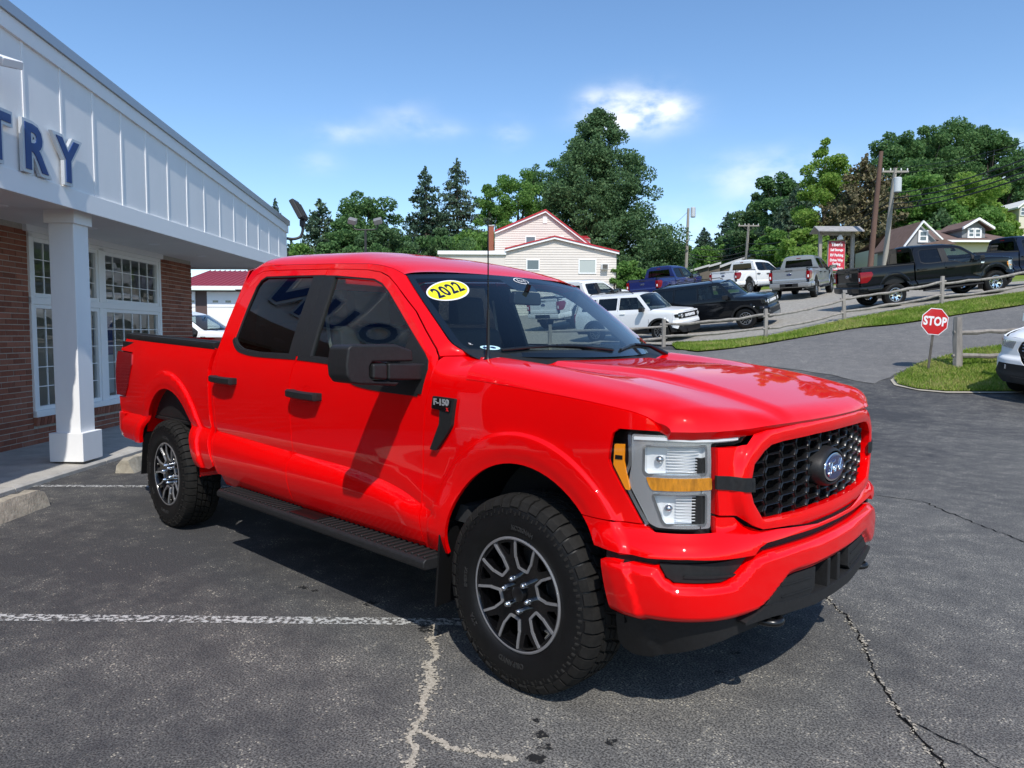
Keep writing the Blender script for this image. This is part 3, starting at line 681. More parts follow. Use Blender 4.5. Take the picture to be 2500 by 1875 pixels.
    back_out = [(-h_, z) for h_, z in zip(half, zz)][::-1]+[(h_, z) for h_, z in zip(half, zz)]+[(.55, 1.985), (0, 2.0), (-.55, 1.985)]
    bk = lambda y, z: np.stack([-2.885+.02*np.asarray(z)*0+.06*np.maximum(0, np.asarray(z)-1.45)**1.2-.02*(1-(np.asarray(y)/.95)**2), -np.asarray(y), np.asarray(z)], -1)
    rw = rounded([(-.66, 1.47), (.66, 1.47), (.60, 1.83), (-.60, 1.83)], .04)
    cb = panel('cab_back', [(-y, z) for y, z in back_out][::-1], lambda y, z: bk(y, z), paint, R, holes=[rw], h=.06)
    panel('rear_window', rw, lambda y, z: bk(y, z)+np.array([.006, 0, 0]), G_TINT, R, rim=False, h=.1)
    bx = MB().box(-2.90, -2.865, -.10, .10, 1.895, 1.925); bx.build('brake_lamp', G_REDL, R, bevel=.006)
    bed = MB(); bed.box(-4.84, -2.97, -.90, .90, .80, .83)
    bed.box(-3.02, -2.975, -.90, .90, .83, 1.37)
    for s_ in (-1, 1):
        P = [(-.895*s_, .83), (-.80*s_, .83), (-.80*s_, 1.34), (-.895*s_, 1.36)]
        bed.prism(P, lambda y, z, t: (t, y, z+(-2.95-t)*.033*(z > 1.2)), -2.99, -4.83); bed.box(-4.05, -3.35, *sorted((-.80*s_, -.58*s_)), .83, 1.06)
    bed.build('bed_liner', M_BLK, R, bevel=.008)
    capm = MB(); sec = [(-.006, -.012), (-.012, .012), (-.004, .032), (.03, .036), (.10, .034), (.115, .01), (.115, -.012)]
    rows = []
    for u in np.linspace(-4.79, -2.93, 14):
        z = 1.39+(-2.925-u)*.0331; e = side(u, z); rows.append([(u, e[1]+dy, z+dz) for dy, dz in sec])
    capm.grid(np.array(rows)); capm.add(rows[0], [tuple(range(7))]); capm.add(rows[-1], [tuple(range(7))])
    for dy in (.030, .055, .08): capm.grid(np.array([[(r_[3][0], r_[3][1]+dy-.030-.003, r_[3][2]+.001), (r_[3][0], r_[3][1]+dy-.030, r_[3][2]+.005), (r_[3][0], r_[3][1]+dy-.030+.01, r_[3][2]+.005), (r_[3][0], r_[3][1]+dy-.03+.013, r_[3][2]+.001)] for r_ in rows]))
    cap = capm.build('bed_rail_cap', M_BLK, R, sharp=40); P2.append(cap)
    # tail lamps, tailgate, rear bumper
    tl = panel('tail_lamp', rounded([(-4.495, 1.320), (-4.452, 1.225), (-4.565, 1.042), (-4.675, .95), (-4.905, .95), (-4.905, 1.333)], .012), lambda u, v: BS(u, v, .008), G_REDL, R, depth=.05, h=.05); P2.append(tl)
    tlr = MB(); tlr.box(-4.915, -4.875, -.915, -.775, .955, 1.325); t_ = tlr.build('tail_lamp_face', G_REDL, tl, bevel=.012); P2.append((t_, tl))
    tlw = MB(); tlw.box(-4.919, -4.914, -.895, -.83, 1.02, 1.14); t_ = tlw.build('reverse_lamp', M_WHT, tl, bevel=.004); P2.append((t_, tl))
    tg_out = rounded([(-.772, .815), (.772, .815), (.772, 1.43), (.70, 1.452), (-.70, 1.452), (-.772, 1.43)], .012)
    tgf = lambda y, z: np.stack([-4.868-.022*ss(1.33, 1.40, z)-.014*ss(.99, .92, z)-.010*(1-(np.asarray(y)/.8)**2), -np.asarray(y), np.asarray(z)+0*np.asarray(y)], -1)
    tg = panel('tailgate', tg_out, lambda y, z: tgf(-y, z), paint, R, h=.04, depth=.06, flip=True)
    MB().prism(oval(.115, .047), lambda p, q, t: (t, p, q+1.19), -4.876, -4.898).build('oval_badge', M_EMBL, tg, bevel=.004)
    MB().prism(oval(.124, .055), lambda p, q, t: (t, p, q+1.19), -4.872, -4.892).build('badge_rim', M_CHROME, tg, bevel=.004)
    ford_script(tg, Matrix.Translation((-4.899, 0, 1.19)) @ Matrix(((0, 0, -1, 0), (-1, 0, 0, 0), (0, 1, 0, 0), (0, 0, 0, 1))), .052, M_CHROME)
    MB().box(-4.905, -4.865, -.16, .16, 1.345, 1.385).build('tailgate_handle', M_BLK, tg, bevel=.006)
    bp = MB(); pts = [(-4.66, -.942), (-4.80, -.940), (-4.90, -.915), (-4.955, -.86), (-4.975, -.6), (-4.98, -.3)]; pts = pts+[(x, -y) for x, y in pts[::-1]]
    rows = [[(x, y, .80), (x-.012*(abs(y) < .9), y*1.004, .785), (x-.016*(abs(y) < .9), y*1.006, .66), (x+.01, y*.995, .60), (x+.05, y*.97, .575)] for x, y in pts]
    bp.grid(np.array(rows)); bp.grid(np.array([[(x, y, .80), (max(x, -4.86)+.02, y*.95, .803)] for x, y in pts])); rb = bp.build('rear_bumper', paint, R, sharp=35)
    MB().box(-5.000, -4.965, -.42, .42, .60, .77).build('step_pad', M_BLK, rb, bevel=.012); MB().box(-5.006, -4.99, -.155, .155, .635, .745).build('plate_recess', M_GLOSSBLK, rb, bevel=.004)
    MB().box(-4.96, -4.84, -.90, .90, .801, .812).build('bumper_top', M_BLK, rb, bevel=.003)
    MB().tube([(-4.3, -.55, .50), (-4.75, -.60, .50), (-4.93, -.62, .485)], .035, 14).build('exhaust_tip', M_SATIN, R)
    # ---- nose: lamps
    LAMP = rounded([(.487, 1.143), (.641, 1.143), (1.027, 1.127), (.987, 1.099), (.936, 1.091), (.848, 1.096), (.848, .790), (.627, .790), (.589, .800), (.573, .817), (.452, 1.008), (.444, 1.029), (.456, 1.107)], [.02, 0, .006, .01, .01, .012, .01, .03, .01, .01, .01, .01, .02], 3)
    hl = panel('headlight', shrink(np.array(LAMP), .003), lambda u, v: BS(u, v, -.080), M_BLKS, R, rim=False, h=.03); P2.append(hl)
    lens = panel('lens', shrink(np.array(LAMP), .003), lambda u, v: BS(u, v, .002), G_LENS, hl, h=.03, depth=.01); P2.append((lens, hl))
    ubox = rounded([(.583, 1.092), (.815, 1.097), (.815, .994), (.592, .988), (.580, 1.0)], .012, 3); lbox = rounded([(.612, .918), (.815, .922), (.815, .810), (.660, .810), (.648, .824)], .012, 3); amb = rounded([(.588, .978), (.838, .980), (.840, .936), (.612, .932), (.602, .943)], .006, 2)
    bezel = rounded([(.535, 1.132), (.66, 1.132), (1.008, 1.1225), (.978, 1.104), (.93, 1.103), (.838, 1.104), (.838, .796), (.632, .797), (.60, .81), (.52, .95), (.535, 1.03)], .012, 3)
    bz_ = panel('bezel', bezel, lambda u, v: BS(u, v, -.014), M_BEZEL, hl, holes=[ubox, lbox, amb], h=.025, depth=.012); P2.append((bz_, hl))
    edge = ribbon('bezel_rim', catmull([(.527, 1.128), (.528, 1.03), (.513, .95), (.595, .805)], 8), .012, BS, M_CHROME, hl, depth=.02, off=-.010); P2.append((edge, hl))
    drl = ribbon('light_bar', catmull([(.545, 1.117), (.66, 1.119), (.80, 1.115), (.975, 1.1125)], 6), .010, BS, M_WHT, hl, depth=.006, off=-.008); P2.append((drl, hl))
    for q in (ubox, lbox):
        q = np.array(q); c0 = q.mean(0)
        rf = panel('reflector', q, lambda u, v: BS(u, v, -.034-.010*np.clip(1-((u-c0[0])/.12)**2, 0, 1)), M_REFL, hl, rim=False, h=.02); P2.append((rf, hl))
        fr_ = ribbon('lamp_rim', [tuple(p) for p in q]+[tuple(q[0])], .009, BS, M_CHROME, hl, depth=.032, off=-.010); P2.append((fr_, hl))
        x0, x1, z0, z1 = q[:, 0].min(), q[:, 0].max(), q[:, 1].min(), q[:, 1].max()
        fl = MB()
        for k in range(9):
            z = z0+.012+(z1-z0-.024)*k/8; fl.grid(np.stack([BS(np.linspace(x0+.085, x1-.02, 8), z-.0022, -.032), BS(np.linspace(x0+.085, x1-.02, 8), z, -.0285), BS(np.linspace(x0+.085, x1-.02, 8), z+.0022, -.032)], 0))
        f_ = fl.build('lens_flutes', M_FLUTE, hl); P2.append((f_, hl))
        bu = MB(); pB = BS(x0+.055, (z0+z1)/2, -.035); bu.blob(tuple(pB), (.016, .016, .013), 12, 8); b_ = bu.build('bulb_shield', M_SATIN, hl); P2.append((b_, hl))
    ab = panel('turn_signal', amb, lambda u, v: BS(u, v, -.010), M_AMBER2, hl, h=.03, depth=.012); P2.append((ab, hl))
    mk = panel('side_marker', rounded([(.468, 1.090), (.508, 1.092), (.505, 1.03), (.529, .925), (.512, .925), (.462, 1.013)], .004), lambda u, v: BS(u, v, -.006), M_AMBER, hl, h=.03, depth=.01); P2.append((mk, hl))
    mk2 = panel('marker_bar', [(.471, 1.050), (.500, 1.050), (.500, 1.035), (.470, 1.035)], lambda u, v: BS(u, v, -.004), M_DARK, hl, h=.03, depth=.002); P2.append((mk2, hl))
    # grille: surround, mesh, badge
    T = lambda u: u-UC
    open_r = [(1.066, .812), (1.010, .878), (.995, .917), (.997, .967), (1.011, 1.020), (1.070, 1.063), (1.115, 1.082), (1.19, 1.089), (1.45, 1.094)]
    opening = [(T(u), z) for u, z in open_r]+[(-T(u), z) for u, z in open_r[::-1]]+[(.3, .801), (0, .799), (-.3, .801)]
    out_r = [(1.25, .757), (1.062, .772), (1.0, .795), (.945, .832), (.86, .842), (.852, .93), (.852, 1.090), (.936, 1.086), (.989, 1.094), (1.034, 1.128), (1.09, 1.141), (1.3, 1.150)]
    surround = [(T(u), z) for u, z in out_r]+[(-T(u), z) for u, z in out_r[::-1]]+[(.2, .736), (-.2, .736)]
    opn = np.array(smooth_poly(opening, .03))
    def sur(t, z, off=0.):
        d = pdist(opn, np.stack([np.ravel(t), np.ravel(z)], 1)).reshape(np.shape(t)) if np.ndim(t) else pdist(opn, np.array([[t, z]]))[0]
        return nose(t, z, off+.038*(1-ss(.052, .085, d))-.006*ss(.012, .0, d)+.004)
    gs_ = panel('grille_surround', surround, lambda t, z: sur(t, z), paint, R, holes=[opening], h=.02, gap=.002, depth=.045, feats=[np.vstack([q_, q_[:1]]) for q_ in (shrink(opn, -e_) for e_ in (.006, .012, .035, .052, .062, .073, .085))], ne=.008)
    for s_ in (-1, 1):
        strip = [(s_*(UC-.846), .990), (s_*(UC-1.004), .972), (s_*(UC-1.004), .920), (s_*(UC-.846), .941)]
        panel('side_bar', strip, lambda t, z: sur(t, z, .005), M_BLK, gs_, h=.02, depth=.012)
    panel('grille_back', opening, lambda t, z: nose(t, z, -.07), M_DARK, R, rim=False, h=.06)
    gm = MB(); cw, ch = .112, .0485; oi = np.array(shrink(opn, -.012))
    for c in range(-6, 7):
        for r_ in range(-1, 8):
            cx = c*cw; cz = .822+r_*ch+(ch/2 if c % 2 else 0)
            if not inside(oi, np.array([[cx, cz]]))[0]: continue
            hw, hh = cw*.47, ch*.43
            hexa = [(cx-hw, cz+hh*.2), (cx-hw*.80, cz+hh), (cx+hw*.80, cz+hh), (cx+hw, cz+hh*.2), (cx+hw, cz-hh*.2), (cx+hw*.80, cz-hh), (cx-hw*.80, cz-hh), (cx-hw, cz-hh*.2)]
            P = np.array(smooth_poly(hexa, .03)); P = np.vstack([P, P[:1]]); k0 = P[:-1].mean(0); Q = k0+(P-k0)*np.array([1.09, 1.14]); Rr = k0+(P-k0)*np.array([.95, .88])
            gm.grid(np.stack([nose(Q[:, 0], Q[:, 1], -.016), nose(Q[:, 0], Q[:, 1], .000), nose(P[:, 0], P[:, 1], .003), nose(Rr[:, 0], Rr[:, 1], -.002), nose(Rr[:, 0], Rr[:, 1], -.022)], 0))
    gm.build('grille_mesh', M_BLKS, R, sharp=30)
    em = MB(); EZ = .940
    rows = []
    for k, x in ((1.14, .80), (1.10, .86), (1.04, .893), (.96, .907), (.88, .910), (.84, .905)): rows.append([(x, p*k, EZ+q*k) for p, q in oval(.125, .078, 40)+[(.125, 0)]])
    em.grid(np.array(rows)); eb = em.build('badge_housing', M_BLK, R, sharp=50)
    MB().prism(oval(.104, .060), lambda p, q, t: (t, p, EZ+q), .895, .912).build('badge_rim', M_CHROME, eb, bevel=.005)
    MB().prism(oval(.096, .052), lambda p, q, t: (t, p, EZ+q), .895, .9155).build('badge_field', M_EMBL, eb, bevel=.004)
    ford_script(eb, Matrix.Translation((.9175, 0, EZ)) @ Matrix(((0, 0, 1, 0), (1, 0, 0, 0), (0, 1, 0, 0), (0, 0, 0, 1))), .044, M_CHROME, r=.055)
    # bumper cover, lower bumper, inserts
    cov_t = [(.45, .806), (.585, .806), (.63, .786), (.848, .786), (.850, .838), (.943, .828), (1.0, .79), (1.062, .768), (1.25, .752), (1.45, .736)]
    cov_b = [(1.45, .719), (1.221, .724), (1.071, .724), (1.031, .714), (1.000, .690), (.733, .706), (.613, .700), (.534, .705), (.43, .707)]
    al = [q for q in arch_line(FARCH, .71, .707, 40) if q[0] > .2]
    al = [(FARCH[0]+FARCH[3]*math.sqrt(max(0, 1-((z-FARCH[1])/FARCH[4])**2)), z) for z in np.linspace(.707, .806, 6)]
    cover = [(T(u), z) for u, z in [al[-1]]+cov_t]+[(-T(u), z) for u, z in ([al[-1]]+cov_t)[::-1]]+[(-T(u), z) for u, z in al[::-1][1:]]+[(-T(u), z) for u, z in cov_b[::-1][1:]]+[(T(u), z) for u, z in cov_b[:-1]]+[(T(u), z) for u, z in al[:-1]]
    def cov(t, z):
        u = UC-np.abs(t); return nose(t, z, .046*ss(.795, .72, z)*ss(.30, .62, u)+.012*ss(.5, .9, u)*ss(.80, .76, z))
    panel('bumper_cover', cover, cov, paint, R, h=.025, gap=.002, depth=.03)
    gapp = [(-1.17, .74), (1.17, .74), (1.17, .55), (-1.17, .55)]
    panel('bumper_core', gapp, lambda t, z: nose(t, z, .012), M_BLK, R, rim=False, h=.06)
    low_t = [(.452, .672), (.49, .681), (.648, .672), (.672, .630), (.697, .613), (.86, .605), (.888, .611), (.953, .645), (.981, .665), (1.019, .677), (1.091, .685), (1.465, .674)]
    low_b = [(1.424, .564), (1.27, .572), (1.211, .570), (1.078, .497), (.987, .460), (.905, .447), (.767, .455), (.629, .451), (.478, .456)]
    lower = [(T(u), z) for u, z in low_t]+[(-T(u), z) for u, z in low_t[::-1]]+[(-T(u), z) for u, z in low_b[::-1]]+[(T(u), z) for u, z in low_b]
    lo_ = np.array(smooth_poly(lower, .03)); pT_ = np.array([(T(u), z) for u, z in low_t]+[(-T(u), z) for u, z in low_t[::-1]]); pB_ = np.array([(T(u), z) for u, z in low_b[::-1]]+[(-T(u), z) for u, z in low_b])
    def low(t, z):
        u = UC-np.abs(np.asarray(t, float)); q_ = np.stack([np.ravel(t), np.ravel(z)], 1); d = np.minimum(pdist(pT_, q_, False), pdist(pB_, q_, False)).reshape(np.shape(t))
        return nose(t, z, .036+.022*ss(0, .024, d)*ss(.40, .60, u)+.012*ss(.40, .6, u)-.05*ss(.50, .44, z))
    panel('front_bumper', lower, low, paint, R, h=.0125, depth=.04, ne=.005)
    for s_ in (-1, 1):
        ins = [(.650, .684), (.675, .636), (.699, .619), (.86, .611), (.888, .617), (.953, .655), (.985, .682)]
        ip = panel('bumper_insert', [(s_*(UC-u), z) for u, z in ins], lambda t, z: nose(t, z, .030), M_BLK, R, h=.03, depth=.02)
        rb_ = panel('insert_rib', [(s_*(UC-u), z) for u, z in rounded([(.725, .636), (.93, .622), (.93, .630), (.728, .645)], .003)], lambda t, z: nose(t, z, .036), M_BLK, ip, h=.04, depth=.008)
    fog = [(1.068, .484), (1.212, .562), (1.262, .567), (1.445, .557), (1.438, .474), (1.402, .452)]
    lg = [(T(u), z) for u, z in [(1.06, .482), (1.21, .568), (1.27, .571), (1.46, .560)]]; lg = lg+[(-x, z) for x, z in lg[::-1]]+[(.58, .45), (.3, .435), (-.3, .435), (-.58, .45)]
    panel('lower_grille', lg, lambda t, z: nose(t, z, -.02), M_DARK, R, rim=False, h=.05)
    for s_ in (-1, 1):
        fp = panel('fog_plate', [(s_*(UC-u), z) for u, z in fog], lambda t, z: nose(t, z, .052), M_BLK, R, h=.03, depth=.05)
        for dz in (.0, .045): panel('plate_rib', [(s_*(UC-u), z+dz) for u, z in ((1.17, .492), (1.41, .475), (1.41, .480), (1.17, .497))], lambda t, z: nose(t, z, .056), M_BLK, fp, h=.06, depth=.006)
        MB().prism([(s_*.055-.014, .435), (s_*.055+.014, .435), (s_*.055+.014, .565), (s_*.055-.014, .565)], lambda y, z, t: (.87+t, y, z), -.01, .055).build('grille_post', M_BLK, R, bevel=.004)
        hk = MB(); c0 = s_*.47; hk.tube(catmull([(.76, c0-.045, .405), (.84, c0-.045, .405), (.885, c0-.03, .405), (.90, c0, .405), (.885, c0+.03, .405), (.84, c0+.045, .405), (.76, c0+.045, .405)], 5), .014, 10); hk.build('tow_hook', M_BLKS, R, sharp=60)
    lip = [(.93, .447), (1.05, .480), (1.10, .482), (1.403, .452), (1.55, .447)]; lipb = [(1.55, .405), (1.44, .405), (1.083, .435), (.93, .436)]
    lipp = [(T(u), z) for u, z in lip]+[(-T(u), z) for u, z in lip[::-1]]+[(-T(u), z) for u, z in lipb[::-1]]+[(T(u), z) for u, z in lipb]
    panel('lower_lip', lipp, lambda t, z: nose(t, z, .060), M_BLK, R, h=.03, depth=.08)
    val = [(.478, .460), (.44, .322), (.45, .289), (.483, .269), (.567, .285), (.687, .325), (.811, .365), (.90, .382), (1.1, .392), (1.5, .385)]; valt = [(1.5, .44), (1.08, .47), (.905, .458), (.767, .462), (.629, .458)]
    vl = [(T(u), z) for u, z in val]+[(-T(u), z) for u, z in val[::-1]]+[(-T(u), z) for u, z in valt[::-1]]+[(T(u), z) for u, z in valt]
    panel('air_dam', vl, lambda t, z: nose(t, z, .016), M_BLK, R, h=.03, depth=.02, rim=True)
    # ---- mirrors
    mo = [(-1.362, 1.356), (-1.350, 1.428), (-1.330, 1.441), (-1.095, 1.441), (-1.005, 1.415), (-.995, 1.362), (-1.225, 1.364), (-1.238, 1.345), (-1.238, 1.300), (-1.220, 1.282), (-1.072, 1.272), (-1.092, 1.252), (-1.285, 1.267), (-1.335, 1.275), (-1.358, 1.305)]
    mp_ = MB().prism(mo, lambda y, z, t: (t, y, z), -.80, -.645); mh = mp_.build('side_mirror', M_BLK, R, bevel=.020, seg=3); P2.append(mh)
    mg = MB().box(-.806, -.800, -1.335, -1.03, 1.285, 1.43).build('mirror_glass', M_CHROME, mh, bevel=.002); P2.append((mg, mh))
    ma = MB().prism([(-1.146, 1.357), (-.93, 1.350), (-.93, 1.272), (-1.146, 1.283)], lambda y, z, t: (t, y, z), -.74, -.635); ma_ = ma.build('mirror_arm', M_BLK, mh, bevel=.009); P2.append((ma_, mh))
    mn = MB().prism([(-1.232, 1.357), (-1.154, 1.357), (-1.154, 1.283), (-1.232, 1.291)], lambda y, z, t: (t, y, z), -.74, -.632); mn_ = mn.build('mirror_lamp_cover', M_BLK, mh, bevel=.010); P2.append((mn_, mh))
    # ---- running boards, mud flaps
    ro = [(-.90, .405), (-1.045, .412), (-1.062, .425), (-1.062, .452), (-1.045, .466), (-.90, .466)]
    rbd = MB().prism(ro, lambda y, z, t: (t, y, z+.0), -2.64, -.50); rb1 = rbd.build('running_board', M_BLK, R, bevel=.007); P2.append(rb1)
    rib = MB().box(-.0075, .0075, -.062, .062, -.004, .007).mesh('tread_rib', M_BLK, bevel=.004)
    for k in range(46):
        x = -2.57+k*.0455
        if -1.76 < x < -1.46: continue
        for s_ in (-1, 1):
            q = detail(_link('tread_rib', rib, rb1)); q.location = (x, s_*.98, .468)
            if s_ > 0: q['_l'] = 1
    pd = detail(MB().box(-1.74, -1.47, -1.04, -.915, .462, .472).build('step_plate', M_BLKS, rb1, bevel=.003)); P2.append((pd, rb1))
    fpl = MB().prism([(-.97, .64), (-.76, .64), (-.74, .235), (-.985, .225)], lambda y, z, t: (-.49-.02*(z < .4)+t, y, z), -.006, .006); fl1 = fpl.build('mud_flap', M_BLKS, R, bevel=.003); P2.append(fl1)
    fpl = MB().prism([(-.97, .76), (-.72, .76), (-.70, .33), (-.985, .34)], lambda y, z, t: (-4.17-.05*(z < .5)+t, y, z), -.006, .006); fl2 = fpl.build('mud_flap', M_BLKS, R, bevel=.003); P2.append(fl2)
    # ---- wheel wells, underbody, inner shell
    for A, mt_, sg in ((FARCH, M_DARK, 1), (RARCH, paint, 1)):
        for s_ in (-1, 1):
            ln = MB(); tt = np.linspace(.0, math.pi-.0, 30); rows = []
            for yy in (.945, .58, .50):
                rows.append([(A[0]+(.52 if yy > .5 else .30)*math.cos(t), s_*yy, A[1]+(A[4]+.015 if yy > .5 else .3)*math.sin(t)) for t in tt])
            ln.grid(np.array(rows)); ln.build('wheel_well', mt_, R, sharp=60)
    ub = MB(); ub.box(-4.6, .62, -.50, .50, .50, .80); ub.box(-2.86, -.55, -.90, .90, .47, .62); ub.box(-.62, .70, -.62, .62, .55, 1.12); ub.box(.30, .74, -.80, .80, .60, 1.05)
    ub.build('underbody', M_UNDER, R)
    MB().tube([(0, -.75, .40), (0, .75, .40)], .05, 10).build('front_axle', M_UNDER, R); MB().tube([(-3.693, -.75, .41), (-3.693, .75, .41)], .06, 10).add([], []).build('rear_axle', M_UNDER, R)
    # ---- cabin
    it = MB(); it.box(-2.86, -.40, -.88, .88, .62, .70); it.box(-2.85, -2.80, -.86, .86, .70, 1.45); it.build('cabin_floor', M_INT, R)
    for s_ in (-1, 1):
        MB().prism([(-2.8, .65), (-.62, .65), (-.62, 1.20), (-1.25, 1.22), (-1.45, 1.31), (-2.65, 1.35), (-2.8, 1.35)], lambda x, z, t: (x, t, z), s_*.885, s_*.84).build('door_trim', M_INT, R)
    dash = MB(); sec = [(-.30, 1.20), (-.36, 1.330), (-.55, 1.350), (-.80, 1.325), (-.92, 1.25), (-.93, 1.15), (-.85, .95), (-.5, .9)]
    dash.prism(sec, lambda x, z, t: (x, t, z), -.84, .84); db = dash.build('dashboard', M_INT, R, bevel=.02)
    MB().box(-.95, -.85, .18, .60, 1.24, 1.385).build('instrument_hood', M_INT, R, bevel=.03); MB().box(-.94, -.90, -.16, .16, 1.12, 1.36).build('centre_screen', M_GLOSSBLK, R, bevel=.01)
    sw = MB(); c0 = Vector((-1.10, .39, 1.20)); ax = Matrix.Rotation(math.radians(-24), 3, 'Y')
    sw.tube([c0+ax @ Vector((0, .19*math.cos(t), .19*math.sin(t))) for t in np.linspace(0, 2*math.pi, 33)], .017, 8, False)
    for t in (0, math.pi, -math.pi/2): sw.tube([c0, c0+ax @ Vector((0, .18*math.cos(t), .18*math.sin(t)))], .018, 6)
    sw.blob(c0, (.04, .07, .06)); sw.build('steering_wheel', M_INT, R, sharp=60)
    def seat(x, y, wd, nm, hd=True):
        s_ = MB(); s_.prism(rounded([(-.25, 0), (.28, .02), (.30, .14), (.24, .17), (-.2, .12)], .04), lambda p, q, t: (x+p, t, .82+q), y-wd/2, y+wd/2)
        s_.prism(rounded([(-.20, .10), (-.33, .70), (-.42, .72), (-.44, .66), (-.36, .06)], .04), lambda p, q, t: (x+p, t, .82+q), y-wd/2, y+wd/2); so_ = s_.build(nm, M_SEAT, R, bevel=.03)
        for yy in ([y] if wd < .7 else [y-.45, y, y+.45]): MB().prism(rounded([(-.34, .74), (-.37, .93), (-.45, .94), (-.46, .74)], .03), lambda p, q, t: (x+p, t, .82+q), yy-.13, yy+.13).build('headrest', M_SEAT, so_, bevel=.02)
    seat(-1.42, -.42, .52, 'front_seat'); seat(-1.42, .42, .52, 'front_seat'); seat(-2.35, 0, 1.40, 'rear_seat')
    for s_ in (-1, 1): MB().tube([(-1.86, s_*.72, 1.74), (-1.80, s_*.72, 1.45), (-1.74, s_*.66, 1.1)], [.012]*3, 4).build('seat_belt', M_BELT, R)
    MB().prism(rounded([(-.12, .0), (.12, .0), (.11, .075), (-.11, .075)], .02), lambda y, z, t: (-.86+t, y, 1.66+z), -.02, .02).build('rear_view_mirror', M_BLKS, R, bevel=.008); MB().tube([(-.86, 0, 1.72), (-.83, 0, 1.78)], .015, 8).build('mirror_stalk', M_BLKS, R)
    MB().grid(RG[1:-1:3, ::4]*np.array([1, .985, 1])-np.array([0, 0, .03])).build('headliner', M_INT, R)
    for s_ in (-1, 1): MB().grid(np.array([[(x_, s_*(abs(y_)-.03), z_-.02), (x_-.10, s_*(abs(y_)-.045), z_-.03)] for x_, y_, z_ in [tuple(side(float(XA(z)), z)) for z in np.linspace(1.40, 1.80, 8)]])).build('pillar_trim', M_INT, R)
    # ---- mirror every right-hand part to the left
    mir = {}
    for e in P2:
        o, par = e if isinstance(e, tuple) else (e, None)
        mir[o] = mirrored(o, parent=mir.get(par, R) if par else R)
        if 'detail' in o.keys(): mir[o]['detail'] = 1
    mir[mh].matrix_local = Matrix.Translation((-.70, .985, 0)) @ Matrix.Rotation(math.radians(72), 4, 'Z') @ Matrix.Translation((.70, -.985, 0))   # the far mirror is folded back
    mir[mh]['folded'] = 1
    for q in [q for q in rb1.children if '_l' in q.keys()]:
        q.parent = mir[rb1]; del q['_l']
    for x in (0., -3.693):
        for s_ in (-1, 1):
            build_wheel(R, x, s_) if s_ < 0 else None
    ws = [c for c in R.children if c.name.startswith('wheel') and c.type == 'EMPTY']
    for wq in ws:
        m = _link('wheel', None, R); m.location = (wq.location.x, .858, .412)
        for c in wq.children:
            if c.type == 'MESH': mirrored(c, parent=m)
            else:
                e = _link(c.name.split('.')[0], None, m)
                for g in c.children: mirrored(g, parent=e)
    return R

# ================================================================ the lay of the land
R2 = np.array([math.sin(YAW), -math.cos(YAW)]); F2 = np.array([math.cos(YAW), math.sin(YAW)])
def rd(R, D):
    """a place given by metres to the right of and ahead of the standing point -> x, y"""
    return CAM[:2]+np.asarray(R, float)[..., None]*R2+np.asarray(D, float)[..., None]*F2
def to_rd(xy):
    d = np.asarray(xy, float)-CAM[:2]; return d@R2, d@F2
_CT = [(R, D, 0.) for R in (-40, -25, -14, -8, -3, 2, 6) for D in (-30, -12, -3, 3, 8)]+[(R, D, 0.) for R in (10, 16, 30) for D in (-30, -12, -2, 4)]
_CT += [(-25, 14, 0), (-12, 14, 0), (-5, 13, 0), (0, 12, 0), (5, 11, 0.02), (9, 10, .02), (13, 10, .05), (20, 10, .2), (-25, 22, .05), (-12, 22, .1), (-4, 20, .2), (1, 18, .3), (5, 17, .36), (8, 13.5, .12), (10, 14, .17), (14, 14.5, .35), (22, 15, .9),
        (9.5, 16.7, .64), (10.5, 17, .75), (14, 18, 1.25), (20, 19, 2.0), (5, 20, .68), (5.5, 22, .95), (8.1, 22, 1.28), (10.1, 22, 1.54), (12.1, 22, 1.81), (15.6, 22, 2.34), (22, 22, 3.2),
        (0, 24, .8), (-6, 26, .55), (5, 24, 1.12), (8.1, 24, 1.53), (11, 24, 1.92), (14.4, 24, 2.46), (19, 24, 3.1), (5.4, 26.5, 1.2), (8.4, 27, 1.62), (12.9, 26.5, 2.52), (17.3, 26.5, 2.92), (24, 27, 3.6),
        (2.2, 34, 1.75), (8.8, 41, 3.2), (14, 36, 3.36), (14, 45, 4.0), (20, 38, 3.9), (27, 45, 4.9), (-8, 35, .9), (-20, 34, .3), (-16, 45, 1.2), (0, 46, 2.6), (5, 60, 3.2), (-6, 62, 2.6), (-20, 65, 2.4), (14, 62, 4.6), (30, 60, 6.6), (42, 60, 7.6), (45, 40, 6.0), (55, 25, 5.5), (45, 15, 2.6),
        (20, 80, 6.), (40, 85, 10.), (60, 80, 11.), (0, 90, 4.), (-25, 90, 3.), (-45, 50, 1.), (-60, 20, 0), (-60, 80, 2.), (-60, -20, 0), (60, 0, 1.), (60, -30, 0), (20, 120, 8.), (60, 120, 13), (-20, 120, 4.), (-60, 120, 3.)]
_CT = np.array(_CT)
def _k(a, b):
    d2 = ((a[:, None, :]-b[None])**2).sum(-1); return np.sqrt(d2+25.)
_PW = np.linalg.solve(np.block([[_k(_CT[:, :2], _CT[:, :2])+np.eye(len(_CT))*-.6, np.ones((len(_CT), 1))], [np.ones((1, len(_CT))), np.zeros((1, 1))]]), np.concatenate([_CT[:, 2], [0]]))
def terrain(R, D):
    R = np.asarray(R, float); D = np.asarray(D, float); sh = R.shape
    P = np.stack([np.clip(R.ravel(), -70, 75), np.clip(D.ravel(), -35, 130)], 1)
    z = _k(P, _CT[:, :2])@_PW[:-1]+_PW[-1]
    # the forecourt by the building is level
    flat = ss(13., 9.5, P[:, 1]-.12*np.abs(P[:, 0])*0)*ss(14, 9, P[:, 0])
    return (z*(1-flat)).reshape(sh)
